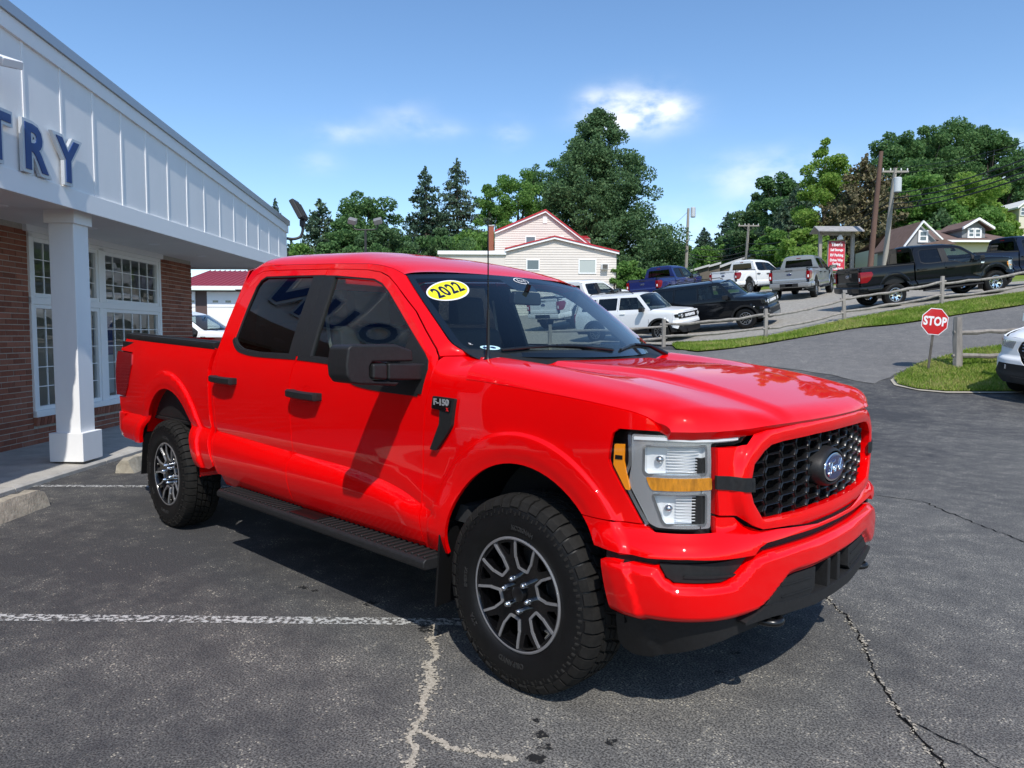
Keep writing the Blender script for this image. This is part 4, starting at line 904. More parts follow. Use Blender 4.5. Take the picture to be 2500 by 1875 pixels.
def ground_z(x, y):
    R, D = to_rd(np.stack([np.asarray(x, float), np.asarray(y, float)], -1)); return terrain(R, D)
def at(R, D, dz=0.):
    p = rd(R, D); return Vector((float(p[0]), float(p[1]), float(terrain(np.array(R), np.array(D)))+dz))
def px_at(px, D, dz=0.):
    return at((px-1250)/FPX*D, D, dz)

# ---------------------------------------------------------------- ground materials
def asphalt(name, dark, worn, grad=True, fleck=.5, fs=95.):
    m, n, l, p = new_mat(name); p.inputs['Roughness'].default_value = .9; p.inputs['Specular IOR Level'].default_value = .18
    tcn = n.new('ShaderNodeTexCoord'); O = tcn.outputs['Object']
    def noise(sc, det=5, ro=.6, vec=O):
        t = n.new('ShaderNodeTexNoise'); t.inputs['Scale'].default_value = sc; t.inputs['Detail'].default_value = det; t.inputs['Roughness'].default_value = ro; l.new(vec, t.inputs['Vector']); return t.outputs['Fac']
    def mr(x, a, b, c=0., d=1.):
        q = n.new('ShaderNodeMapRange'); q.inputs[1].default_value = a; q.inputs[2].default_value = b; q.inputs[3].default_value = c; q.inputs[4].default_value = d; l.new(x, q.inputs[0]); return q.outputs[0]
    def mth(op, a, b):
        q = n.new('ShaderNodeMath'); q.operation = op
        for i, v in enumerate((a, b)):
            if isinstance(v, (int, float)): q.inputs[i].default_value = v
            else: l.new(v, q.inputs[i])
        return q.outputs[0]
    def mixc(f, a, b):
        q = n.new('ShaderNodeMix'); q.data_type = 'RGBA'
        if isinstance(f, (int, float)): q.inputs['Factor'].default_value = f
        else: l.new(f, q.inputs['Factor'])
        for s_, v in (('A', a), ('B', b)):
            if isinstance(v, tuple): q.inputs[s_].default_value = v+(1,)
            else: l.new(v, q.inputs[s_])
        return q.outputs['Result']
    big = noise(.42, 4, .55); mid = noise(4.2, 6, .75)
    wear = mth('ADD', mth('MULTIPLY', big, .55), mth('MULTIPLY', mid, .65))
    if grad:
        sp = n.new('ShaderNodeSeparateXYZ'); l.new(O, sp.inputs[0]); wear = mth('ADD', wear, mr(sp.outputs['X'], -2.5, 1.6, -.08, .13))
    wm = mr(wear, .47, .80)
    grain = noise(120., 2, .6); grain2 = noise(38., 5, .7)
    base = mixc(mr(grain, .36, .66), tuple(c*.65 for c in dark), tuple(c*1.9 for c in dark)); base = mixc(mth('MULTIPLY', mr(grain2, .3, .7), .4), base, tuple(c*.72 for c in dark))
    wn_ = mixc(mr(grain, .38, .62), tuple(c*.30 for c in worn), tuple(c*1.6 for c in worn)); col = mixc(mth('MULTIPLY', wm, mr(grain2, .25, .6, .25, 1.)), base, wn_)
    vo = n.new('ShaderNodeTexVoronoi'); vo.inputs['Scale'].default_value = fs; vo.inputs['Randomness'].default_value = 1.; 
    mpn = n.new('ShaderNodeMapping'); mpn.inputs['Scale'].default_value = (1, 1, .0); l.new(O, mpn.inputs[0]); l.new(mpn.outputs[0], vo.inputs['Vector'])
    sepc = n.new('ShaderNodeSeparateColor'); l.new(vo.outputs['Color'], sepc.inputs[0])
    pick = mth('GREATER_THAN', mth('ADD', sepc.outputs[0], mth('MULTIPLY', wm, .22)), 1.02-.05*fleck); near = mth('LESS_THAN', vo.outputs['Distance'], .42)
    fl = mth('MULTIPLY', mth('MULTIPLY', pick, near), mr(mid, .47, .62)); col = mixc(mth('MULTIPLY', fl, .85), col, (.55, .50, .40))
    l.new(col, p.inputs['Base Color'])
    b = n.new('ShaderNodeBump'); b.inputs['Strength'].default_value = .55; b.inputs['Distance'].default_value = .006; l.new(mth('ADD', grain, mth('MULTIPLY', fl, .4)), b.inputs['Height']); l.new(b.outputs[0], p.inputs['Normal'])
    return m
M_ASPH = asphalt('asphalt', (.053, .053, .0545), (.19, .182, .164), True, .9)
M_ROAD = asphalt('road_asphalt', (.115, .112, .108), (.22, .21, .195), False, .2, 60.)
M_GRAVEL = mat('gravel', (.36, .335, .29), .95, noise=(9, .35), bump=(30, .9, .05), spec=.1)
M_CONC = mat('concrete', (.42, .40, .36), .9, noise=(5, .22), bump=(60, .35, .006), spec=.2)
M_CONC2 = mat('weathered_concrete', (.38, .345, .275), .92, noise=(14, .35), bump=(45, .6, .01), spec=.15)
M_SOIL = mat('grass_floor', (.16, .215, .040), .95, noise=(3, .45), spec=.05)
M_FIELD = mat('field_grass', (.07, .12, .025), .95, noise=(.6, .4), spec=.05)
def paint_wear(name, col, amount):
    m, n, l, p = new_mat(name); p.inputs['Base Color'].default_value = col+(1,); p.inputs['Roughness'].default_value = .75
    tcn = n.new('ShaderNodeTexCoord'); t = n.new('ShaderNodeTexNoise'); t.inputs['Scale'].default_value = 34; t.inputs['Detail'].default_value = 8; t.inputs['Roughness'].default_value = .75; l.new(tcn.outputs['Object'], t.inputs['Vector'])
    r = n.new('ShaderNodeMapRange'); r.inputs[1].default_value = amount; r.inputs[2].default_value = amount+.035; l.new(t.outputs['Fac'], r.inputs[0])
    tr = n.new('ShaderNodeBsdfTransparent'); mx = n.new('ShaderNodeMixShader'); o = n['Material Output']
    l.new(r.outputs[0], mx.inputs[0]); l.new(tr.outputs[0], mx.inputs[1]); l.new(p.outputs[0], mx.inputs[2]); l.new(mx.outputs[0], o.inputs[0]); return m
M_LINE = paint_wear('worn_line_paint', (.50, .50, .48), .485)
M_CRACK = mat('crack_dark', (.010, .010, .010), 1., spec=0.)  # near-black surface of the cracks in the asphalt
M_FLAKE = mat('pale_aggregate', (.42, .38, .31), .95, noise=(60, .3), spec=.1)
M_OIL = paint_wear('oil_stain', (.010, .010, .010), .47)

def sheet(name, poly, dz, mt, h=1.0, kind='structure', parent=None):
    """a ground sheet: outline in (R, D) lifted on to the terrain"""
    o = smooth_poly(poly, h); P, F = cdt(o, (), h); xy = rd(P[:, 0], P[:, 1]); z = terrain(P[:, 0], P[:, 1])+dz
    V = np.column_stack([xy, z]); ar = np.cross(xy[F[:, 1]]-xy[F[:, 0]], xy[F[:, 2]]-xy[F[:, 0]]); F = np.where((ar < 0)[:, None], F[:, ::-1], F)
    ob = _link(name, mesh_from(name, V, F, mt, 60), parent); 
    if parent is None: ob['kind'] = kind
    return ob
Rs = np.concatenate([[-900, -400, -200, -120], np.arange(-70, -20, 5), np.arange(-20, 35, 1.4), np.arange(36, 80, 5), [110, 200, 400, 900]]); Ds = np.concatenate([[-600, -200, -80], np.arange(-35, 6, 5), np.arange(8, 60, 1.4), np.arange(62, 135, 6), [170, 300, 700, 1500]])
gR, gD = np.meshgrid(Rs, Ds, indexing='ij'); gxy = rd(gR, gD); gz = terrain(gR, gD)-.10
_g = MB().grid(np.concatenate([gxy, gz[..., None]], -1)).build('ground', M_FIELD, None, sharp=60); _g['kind'] = 'structure'
EDGE = [(5.35, 24.2), (5.2, 23.0), (5.61, 22.0), (6.68, 21.9), (8.2, 22.2), (9.75, 22.5), (10.9, 22.6), (11.9, 22.3), (15.9, 22.6), (22, 22.8), (34, 23)]
lot = [(-34, -28), (40, -28), (40, 16), (34, 23)]+EDGE[::-1][1:]+[(4.6, 25.5), (-2, 30), (-26, 34), (-34, 20)]
LOT = sheet('parking_lot', lot, .0, M_ASPH, .8)
road = [(5.4, 22.6), (5.61, 21.95), (6.68, 21.85), (8.2, 22.15), (9.75, 22.45), (10.9, 22.55), (11.9, 22.25), (15.9, 22.55), (22, 22.75), (34, 22.9), (34, 20.4), (22, 19.6), (14.5, 18.9), (11.2, 18.2), (9.6, 17.4), (8.6, 16.6), (8.0, 16.0), (7.6, 17.2), (6.6, 18.8), (5.0, 20.6), (2.0, 23.5), (-4, 27), (-4, 29), (3, 25.6)]
RJ = np.random.default_rng(21); road = [(float(q[0]+RJ.normal(0, .05)), float(q[1]+RJ.normal(0, .04))) for q in smooth_poly(road, .45)]
sheet('road', road, .012, M_ROAD, .7)
gravel = [(5.3, 24.4), (8.3, 23.4), (11.3, 24.5), (15, 24.9), (19, 25.3), (30, 26), (34, 32), (26, 42), (18, 56), (2, 56), (-6, 40), (-2, 30.4), (4.6, 25.7)]
sheet('gravel_lot', gravel, .03, M_GRAVEL, .9)
verge = EDGE+[(34, 25.6), (19, 25.1), (15, 24.75), (11.3, 24.4), (8.3, 23.3), (6.9, 23.6), (5.5, 24.6)]
sheet('grass_verge', verge, .045, M_SOIL, .5)
island = [(11.6, 18.45), (9.79, 17.49), (8.96, 16.68), (8.63, 16.32), (8.45, 15.81), (8.59, 15.31), (9.0, 15.0), (9.85, 14.85), (10.53, 14.75), (13, 14.9), (20, 16), (20, 18.9), (14.5, 18.75)]
sheet('grass_island', island, .045, M_SOIL, .4)
sheet('gravel_edge', [(q[0]-.10, q[1]-.02) if i < 5 else (q[0]-.03, q[1]-.11) for i, q in enumerate(island[:9])]+[(q[0]+.04, q[1]+.05) for q in island[:9][::-1]], .022, M_FLAKE, .2)
sheet('back_lawn', [(18, 42), (34, 30), (60, 30), (60, 62), (18, 60)], .03, M_SOIL, 2.)

# grass blades on the verge and the island
def grass(name, polys, dens, hmin, hmax, mt, seed):
    g = np.random.default_rng(seed); P = []
    for poly, d in zip(polys, dens):
        q = np.array(poly); lo, hi = q.min(0), q.max(0); hi = np.minimum(hi, [21, 60]); n_ = int((hi-lo).prod()*d); S_ = lo+g.random((n_, 2))*(hi-lo)
        S_ = S_[inside(q, S_)]; P.append(S_)
    P = np.concatenate(P); n_ = len(P); xy = rd(P[:, 0], P[:, 1]); z = terrain(P[:, 0], P[:, 1])+.04
    a = g.random(n_)*2*math.pi; hgt = hmin+(hmax-hmin)*g.random(n_)**1.6; wd = .010+.010*g.random(n_); le = hgt*(.2+.8*g.random(n_)); b = g.random(n_)*2*math.pi
    V = np.empty((n_, 3, 3)); V[:, 0, :2] = xy+np.stack([np.cos(a), np.sin(a)], 1)*wd[:, None]; V[:, 1, :2] = xy-np.stack([np.cos(a), np.sin(a)], 1)*wd[:, None]; V[:, 2, :2] = xy+np.stack([np.cos(b), np.sin(b)], 1)*le[:, None]
    V[:, 0, 2] = V[:, 1, 2] = z; V[:, 2, 2] = z+hgt
    me = bpy.data.meshes.new(name); me.vertices.add(n_*3); me.vertices.foreach_set('co', V.ravel()); me.loops.add(n_*3); me.loops.foreach_set('vertex_index', np.arange(n_*3)); me.polygons.add(n_); me.polygons.foreach_set('loop_start', np.arange(0, n_*3, 3)); me.materials.append(mt); me.update(calc_edges=True)
    o = _link(name, me); o['kind'] = 'stuff'; return o
def leafmat(name, c0, c1, c2, trans=.25, rough=.6, patch=0.):
    m, n, l, p = new_mat(name); ge = n.new('ShaderNodeNewGeometry'); r = n.new('ShaderNodeValToRGB'); r.color_ramp.elements[0].color = c0+(1,); r.color_ramp.elements[1].color = c2+(1,); e = r.color_ramp.elements.new(.5); e.color = c1+(1,)
    
    if patch:
        tq = n.new('ShaderNodeTexCoord'); tn = n.new('ShaderNodeTexNoise'); tn.inputs['Scale'].default_value = .9; tn.inputs['Detail'].default_value = 4; l.new(tq.outputs['Object'], tn.inputs['Vector']); mm = n.new('ShaderNodeMath'); mm.operation = 'MULTIPLY_ADD'; mm.inputs[1].default_value = patch*2; mm.inputs[2].default_value = -patch; l.new(tn.outputs['Fac'], mm.inputs[0]); m2 = n.new('ShaderNodeMath'); m2.operation = 'ADD'; l.new(mm.outputs[0], m2.inputs[0]); l.new(ge.outputs['Random Per Island'], m2.inputs[1]); l.new(m2.outputs[0], r.inputs[0])
    else: l.new(ge.outputs['Random Per Island'], r.inputs[0])
    l.new(r.outputs[0], p.inputs['Base Color']); p.inputs['Roughness'].default_value = rough; p.inputs['Specular IOR Level'].default_value = .2
    t = n.new('ShaderNodeBsdfTranslucent'); hs = n.new('ShaderNodeHueSaturation'); hs.inputs['Value'].default_value = 1.5; l.new(r.outputs[0], hs.inputs['Color']); l.new(hs.outputs[0], t.inputs[0]); mx = n.new('ShaderNodeMixShader'); mx.inputs[0].default_value = trans
    l.new(p.outputs[0], mx.inputs[1]); l.new(t.outputs[0], mx.inputs[2]); l.new(mx.outputs[0], n['Material Output'].inputs[0]); return m
M_GRASS = leafmat('grass_blades', (.15, .23, .028), (.22, .33, .044), (.40, .38, .13), .3, patch=1.3)
tag(grass('lawn_grass', [verge, island], [2600, 3600], .03, .10, M_GRASS, 3), 'short green grass on the roadside verge and the island', 'grass')

# ---- marks on the lot: lines, cracks, flakes, oil
def strip(name, pts, wd, mt, dz, parent=LOT, jag=0., seed=1, n_=1):
    g = np.random.default_rng(seed); P = np.array(pts, float); 
    if n_ > 1:
        L = np.concatenate([[0], np.cumsum(np.hypot(*np.diff(P, axis=0).T))]); t = np.linspace(0, L[-1], n_); P = np.stack([np.interp(t, L, P[:, 0]), np.interp(t, L, P[:, 1])], 1)
    if jag: P = P+g.normal(0, jag, P.shape)
    d = np.gradient(P, axis=0); d /= np.linalg.norm(d, axis=1, keepdims=True); nn = np.stack([-d[:, 1], d[:, 0]], 1)
    w_ = wd*(.35+1.3*g.random(len(P))) if jag else np.full(len(P), wd)
    A = P+nn*w_[:, None]/2; B = P-nn*w_[:, None]/2
    G = np.stack([np.column_stack([rd(A[:, 0], A[:, 1]), terrain(A[:, 0], A[:, 1])+dz]), np.column_stack([rd(B[:, 0], B[:, 1]), terrain(B[:, 0], B[:, 1])+dz])], 1)
    return MB().grid(G).build(name, mt, parent)
for k, (p0, p1) in enumerate((((-4.2, 3.72), (-.15, 3.655)), ((-4.74, 6.96), (.6, 6.93)), ((-4.5, 10.1), (.6, 10.2)))): strip('parking_line', [p0, p1], .090, M_LINE, .004, n_=30)
strip('parking_line', [(-4.85, 6.60), (-4.74, 6.93)], .09, M_LINE, .0045, n_=8)
CR = [(1.60, 4.6), (1.72, 4.25), (1.79, 4.11), (1.78, 3.71), (1.68, 3.31), (1.58, 3.0), (1.53, 2.71), (1.50, 2.45), (1.44, 2.2)]
strip('crack', CR, .008, M_CRACK, .004, jag=.008, seed=4, n_=70); strip('crack', [(1.75, 4.15), (1.60, 4.05), (1.45, 4.12)], .006, M_CRACK, .004, jag=.008, seed=5, n_=18); strip('crack', [(1.53, 2.72), (1.66, 2.5), (1.72, 2.3)], .006, M_CRACK, .004, jag=.006, seed=6, n_=18)
strip('crack', [(3.2, 6.9), (3.37, 6.71), (3.71, 6.46), (3.69, 5.71), (3.72, 5.16), (3.78, 4.6)], .009, M_CRACK, .004, jag=.010, seed=8, n_=60)
def flakes(name, pts, spread, n_, seed, parent=LOT):
    g = np.random.default_rng(seed); P = np.array(pts, float); L = np.concatenate([[0], np.cumsum(np.hypot(*np.diff(P, axis=0).T))]); t = g.random(n_)*L[-1]
    C = np.stack([np.interp(t, L, P[:, 0]), np.interp(t, L, P[:, 1])], 1); C += g.normal(0, 1, C.shape)*(spread*(.3+1.4*g.random(n_)**3))[:, None]
    wob = np.sin(t*23)*.012+np.sin(t*51+1)*.007; C[:, 0] += wob
    mb = MB()
    for c in C:
        k = g.integers(4, 6); a0 = g.random()*6.28; r_ = .003+.006*g.random()**2
        q = [(c[0]+r_*(.6+.8*g.random())*math.cos(a0+6.283*i/k), c[1]+r_*(.6+.8*g.random())*math.sin(a0+6.283*i/k)) for i in range(k)]; xy = [rd(*p_) for p_ in q]
        mb.add([(float(x[0]), float(x[1]), .0022+.003*float(g.random())) for x in xy], [tuple(range(k))])
    o = mb.build(name, M_FLAKE, parent); o['kind'] = 'stuff'; return o
flakes('loose_chips', [(-.40, 3.62), (-.36, 3.3), (-.35, 3.1), (-.345, 2.85), (-.36, 2.6), (-.345, 2.3)], .011, 1500, 11)
flakes('loose_chips', [(-.35, 2.62), (-.22, 2.52), (-.09, 2.47), (.02, 2.44)], .010, 420, 12); flakes('loose_chips', CR, .020, 420, 13)
flakes('loose_chips', [(-.40, 3.2), (-.33, 3.0), (-.36, 2.9)], .035, 260, 14)
def stain(R, D, r_, seed):
    g = np.random.default_rng(seed); n_ = 22; q = [(R+r_*(.6+.7*g.random())*math.cos(6.283*i/n_)*1.2, D+r_*(.6+.7*g.random())*math.sin(6.283*i/n_)) for i in range(n_)]
    xy = [rd(*p_) for p_ in q]; MB().add([(float(x[0]), float(x[1]), .0045) for x in xy], [tuple(range(n_))]).build('oil_stain', M_OIL, LOT)
for i, (R_, D_, r_) in enumerate(((.11, 2.60, .028), (.10, 2.70, .014), (.12, 2.52, .024), (.09, 2.45, .03), (.37, 2.55, .022), (-.70, 3.06, .012), (-.78, 3.91, .035), (-1.14, 4.11, .018), (-1.22, 4.16, .026), (-.42, 3.56, .04), (1.05, 3.30, .02), (.92, 3.1, .02))): stain(R_, D_, r_, 30+i)
# wheel stops
def wheel_stop(R0, D0, D1, label):
    o = thing('wheel_stop', label, 'wheel stop', tuple(at(R0, D0)), YAW, group='concrete wheel stops along the sidewalk'); L = D1-D0; g = np.random.default_rng(int(D0*10)); rows = []
    for t in np.linspace(0, 1, 22):
        e = 1. if .03 < t < .97 else .86; j = lambda s_=.006: g.normal(0, s_)
        rows.append([(t*L, -.105+j(), 0), (t*L, -.085*e+j(), .075+j()), (t*L, -.055*e+j(), .15*e+j()), (t*L, .055*e+j(), .15*e+j()), (t*L, .085*e+j(), .075+j()), (t*L, .105+j(), 0)])
    mb = MB().grid(np.array(rows)); mb.add(rows[0], [tuple(range(6))]); mb.add(rows[-1], [tuple(range(6))]); mb.build('block', M_CONC2, o, sharp=25)
wheel_stop(-4.08, 4.3, 6.17, 'pale concrete wheel stop lying in full view before the storefront column'); wheel_stop(-4.12, 7.62, 9.5, 'chipped concrete wheel stop half hidden behind the red pickup rear wheel')

# ================================================================ the dealership building
PHI = math.radians(133.44); BO = Vector((-math.sin(PHI)*6.65, math.cos(PHI)*6.65, 0))
M_WHITE = mat('white_painted_wood', (.84, .84, .83), .6, noise=(2.2, .05, (1, 1, .25)), bump=(35, .12, .004))
M_WHITE2 = mat('white_trim', (.86, .86, .85), .5)
M_COPING = mat('metal_coping', (.42, .44, .47), .35, .6)
M_SOFFIT = mat('soffit_panel', (.80, .79, .76), .7, noise=(1.5, .05))
def brickmat(name, per_obj):
    m, n, l, p = new_mat(name); src = n.new('ShaderNodeObjectInfo').outputs['Random'] if per_obj else n.new('ShaderNodeNewGeometry').outputs['Random Per Island']
    r = n.new('ShaderNodeValToRGB'); r.color_ramp.elements[0].color = (.22, .072, .042, 1); r.color_ramp.elements[1].color = (.38, .140, .085, 1); e = r.color_ramp.elements.new(.5); e.color = (.30, .098, .056, 1); e = r.color_ramp.elements.new(.85); e.color = (.31, .122, .076, 1)
    l.new(src, r.inputs[0]); tcn = n.new('ShaderNodeTexCoord'); t = n.new('ShaderNodeTexNoise'); t.inputs['Scale'].default_value = 26; t.inputs['Detail'].default_value = 6; l.new(tcn.outputs['Object'], t.inputs['Vector'])
    mx = n.new('ShaderNodeMix'); mx.data_type = 'RGBA'; mx.blend_type = 'MULTIPLY'; mx.inputs['Factor'].default_value = .55; l.new(r.outputs[0], mx.inputs['A']); l.new(t.outputs['Color'], mx.inputs['B']); mr_ = n.new('ShaderNodeHueSaturation'); mr_.inputs['Saturation'].default_value = .0; mr_.inputs['Value'].default_value = 1.5; l.new(t.outputs['Color'], mr_.inputs['Color']); l.new(mr_.outputs[0], mx.inputs['B'])
    l.new(mx.outputs['Result'], p.inputs['Base Color']); p.inputs['Roughness'].default_value = .9; b = n.new('ShaderNodeBump'); b.inputs['Strength'].default_value = .4; b.inputs['Distance'].default_value = .006; l.new(t.outputs['Fac'], b.inputs['Height']); l.new(b.outputs[0], p.inputs['Normal']); return m
M_BRICK = brickmat('brick', True); M_BRICKS = brickmat('brick_mass', False); M_MORTAR = mat('mortar', (.46, .42, .36), .95, noise=(40, .2))
G_PANE = glass('window_pane', (.74, .78, .78), 1., 1.7)
M_BLUE = mat('sign_blue', (.010, .045, .20), .35, coat=.3); M_RIM = mat('sign_rim', (.60, .62, .64), .35, .3)
BL = thing('dealership_building', 'long white and brick dealership building with gabled white fascia', 'building', tuple(BO), PHI+math.pi)
def bb(mb, a0, a1, o0, o1, z0, z1): return mb.box(-a1, -a0, o0, o1, z0, z1)
def bpart(name, mt, rects, parent=BL, bevel=0., sharp=35):
    mb = MB()
    for r_ in rects: bb(mb, *r_)
    return mb.build(name, mt, parent, bevel=bevel, sharp=sharp)
SOF = 2.80; FO = 1.36; AE = 10.96; AL = -9.0; WA0, WA1 = 5.22, 8.49; PK = .4
ztop_ = lambda a: 4.35-.0892*(a-3.06) if a > PK else 4.35-.0892*(PK-3.06)-.0892*(PK-a)
wall = bpart('brick_wall', M_MORTAR, [(AL, WA0, -.20, -.006, 0, 2.80), (WA1, 9.68, -.20, -.006, 0, 2.80), (WA0, WA1, -.20, -.006, 0, .40), (9.47, 9.67, -8., -.20, 0, 2.8)])
bl, bh, mj = .203, .0577, .010; cells = []
rowsn = int((2.80-.10)/(bh+mj))
for r_ in range(rowsn):
    z0 = .10+r_*(bh+mj); sh = (bl+mj)/2 if r_ % 2 else 0.
    for A0, A1 in ((AL, WA0), (WA1, 9.68), (WA0, WA1)):
        if A0 == WA0 and z0+bh > .335: continue
        a = A1
        first = True
        while a > A0+.02:
            L_ = (bl/2-mj/2 if (r_ % 2 and first) else bl); b0 = max(A0, a-L_); first = False
            if a-b0 > .03: cells.append((b0, a, z0, z0+bh, 0.))
            a = b0-mj
def seen_key(c): a_ = (c[0]+c[1])/2; return (a_ < 2.65 or (a_ > 9.7), math.hypot(a_+3.65, 6.))
cells.sort(key=seen_key); brick_me = {}
RB = random.Random(5)
for c in cells[:270]:
    L_ = round(c[1]-c[0], 3)
    if L_ not in brick_me: brick_me[L_] = MB().box(-L_/2, L_/2, -.03, 0, -bh/2, bh/2).mesh('brick', M_BRICK)
    q = _link('brick', brick_me[L_], wall); q.location = (-(c[0]+c[1])/2, RB.uniform(-.003, .002), (c[2]+c[3])/2)
mb = MB()
for c in cells[270:]:
    if c[1] < -4: 
        pass
    d_ = RB.uniform(-.003, .002); bb(mb, c[0], c[1], -.03, d_, c[2], c[3])
for k in range(int(8./.213)): # return wall at the far corner
    for r_ in range(rowsn): z0 = .10+r_*(bh+mj); o_ = -.02-k*.213-(.106 if r_ % 2 else 0); mb.box(-9.685, -9.66, o_-.203, o_, z0, z0+bh)
q = mb.build('brick_courses', M_BRICKS, wall); q['kind'] = 'stuff'
for k in range(int((WA1-WA0)/.0677)): # brick sill set on edge
    if k == 0: sill_me = MB().box(-.0288, .0288, -.04, .045, -.055, .055).mesh('sill_brick', M_BRICK, bevel=.003)
    q = _link('sill_brick', sill_me, wall); q.location = (-(WA0+.034+k*.0677), 0, .392); q.rotation_euler = (math.radians(-10), 0, 0)
# windows: two bays of two lights each
AM = 6.76
wf = bpart('window_frame', M_WHITE2, [(WA0, WA0+.06, -.06, .03, .455, 2.70), (WA1-.06, WA1, -.06, .03, .455, 2.70), (AM-.07, AM+.07, -.06, .03, .455, 2.70), (WA0, WA1, -.06, .035, 1.84, 1.93), (WA0, WA1, -.06, .05, .44, .52), (WA0, WA1, -.06, .03, 2.66, 2.72), (WA0-.06, WA1+.06, -.02, .05, 2.72, 2.81)], bevel=.006)
for b0, b1 in ((WA0+.06, AM-.07), (AM+.07, WA1-.06)):
    for z0, z1, nr in ((.52, 1.84, 5), (1.93, 2.66, 3)):
        sa = bpart('sash', M_WHITE2, [(b0, b0+.05, -.05, .015, z0, z1), (b1-.05, b1, -.05, .015, z0, z1), (b0+.05, b1-.05, -.05, .015, z0, z0+.05), (b0+.05, b1-.05, -.05, .015, z1-.05, z1)], wf, bevel=.004)
        nc = 6; x0, x1, y0, y1 = b0+.05, b1-.05, z0+.05, z1-.05; pw, ph = (x1-x0)/nc, (y1-y0)/nr
        bpart('glazing_bars', M_WHITE2, [(x0+pw*k-.005, x0+pw*k+.005, -.032, -.012, y0, y1) for k in range(1, nc)]+[(x0, x1, -.033, -.013, y0+ph*k-.005, y0+ph*k+.005) for k in range(1, nr)], wf)
        pm = MB().add([(-pw/2, 0, -ph/2), (pw/2, 0, -ph/2), (pw/2, 0, ph/2), (-pw/2, 0, ph/2)], [(0, 3, 2, 1)]).mesh('pane', G_PANE)
        for i in range(nc):
            for j in range(nr):
                q = _link('pane', pm, wf); q.location = (-(x0+pw*(i+.5)), -.024, y0+ph*(j+.5)); q.rotation_euler = (random.gauss(0, .002), 0, random.gauss(0, .002))
# the showroom behind the glass
bpart('showroom', mat('showroom_wall', (.68, .66, .62), .8), [(2.0, 2.9, -7.2, -7.0, 0, 2.8), (5.3, 5.7, -7.2, -7.0, 0, 2.8), (8.7, 9.4, -7.2, -7.0, 0, 2.8), (2.9, 8.7, -7.19, -7.01, 0, .45), (2.9, 8.7, -7.19, -7.01, 2.55, 2.8), (9.3, 9.45, -7., -.25, 0, 2.8), (2.0, 2.1, -7., -.25, 0, 2.8)]); bpart('showroom_floor', mat('showroom_tile', (.45, .42, .38), .3), [(2.1, 9.3, -7., -.2, .05, .10)]); bpart('showroom_ceiling', M_SOFFIT, [(2.1, 9.3, -7., -.2, 2.72, 2.78)])
bpart('counter', mat('counter_wood', (.16, .10, .06), .4), [(4.5, 7.5, -4.6, -4.0, .10, 1.15)]); bpart('window_banner', M_BLUE, [(7.25, 7.75, -.42, -.40, 1.15, 1.75)]); bpart('window_banner', mat('banner_white', (.6, .63, .66), .6), [(7.25, 7.75, -.42, -.40, .55, 1.15)]); bpart('desk', mat('desk_top', (.35, .32, .28), .5), [(5.4, 6.5, -2.2, -1.5, .70, .76), (5.45, 5.5, -2.15, -1.55, .10, .70), (6.4, 6.45, -2.15, -1.55, .10, .70)])
# canopy: soffit, fascia, battens, coping, roof
so = bpart('soffit', M_SOFFIT, [(AL, AE-.02, -.2, FO-.02, SOF, SOF+.05), (9.68, AE-.02, -8., -.2, SOF, SOF+.05)])
for a_ in (2.3, 3.9, 5.5, 7.1, 8.7): MB().lathe([(.0, -.012), (.07, -.012), (.085, .0)], 20, lambda c, s_, z: (-a_+c, .62+s_, SOF+z)).build('downlight', M_WHITE2, so)
mb = MB(); fas = [(AL, SOF), (AE, SOF), (AE, ztop_(AE)), (PK, ztop_(PK)), (AL, ztop_(AL))]
mb.prism(fas, lambda a, z, t: (-a, t, z), FO-.05, FO); mb.box(-AE, -AE+.05, -8., FO-.05, SOF, ztop_(AE)); fa = mb.build('fascia', M_WHITE, BL)
bpart('fascia_base_board', M_WHITE2, [(AL, AE+.02, FO, FO+.022, SOF-.03, SOF+.17), (AE, AE+.022, -8., FO, SOF-.03, SOF+.17)], BL, bevel=.003)
a_ = 6.58+.556*7
while a_ > AL:
    q = bpart('batten', M_WHITE2, [(a_-.017, a_+.017, FO, FO+.009, SOF+.17, ztop_(a_)-.14)], fa, bevel=.003); a_ -= .556
mb = MB(); mt2 = MB(); rf = MB()
for a0, a1 in ((PK, AE+.03), (PK, AL)):
    for mbx, o0, o1, d0, d1 in ((mb, FO, FO+.03, -.15, -.002), (mt2, FO-.02, FO+.055, .0, .10), (rf, -10., FO-.02, -.06, .06)):
        mbx.prism([(a0, ztop_(a0)+d0), (a1, ztop_(a1)+d0), (a1, ztop_(a1)+d1), (a0, ztop_(a0)+d1)], lambda a, z, t: (-a, t, z), o0, o1)
mb.box(-AE-.03, -AE, -8., FO, ztop_(AE)-.15, ztop_(AE)-.002); mt2.box(-AE-.055, -AE+.02, -8., FO+.055, ztop_(AE), ztop_(AE)+.10)
mb.build('frieze_board', M_WHITE2, BL); mt2.build('coping', M_COPING, BL); rf.build('roof', mat('flat_roof', (.25, .25, .25), .9), BL)
# columns
for k, a_ in enumerate((4.31, -.45, -5.2)):
    cl = bpart('column', M_WHITE, [(a_-.135, a_+.135, .945, 1.215, .10, 2.80)], BL, bevel=.006)
    bpart('plinth', M_WHITE, [(a_-.185, a_+.185, .895, 1.265, .085, .40)], cl, bevel=.006); bpart('capital', M_WHITE2, [(a_-.165, a_+.165, .915, 1.245, 2.66, 2.805)], cl, bevel=.004)
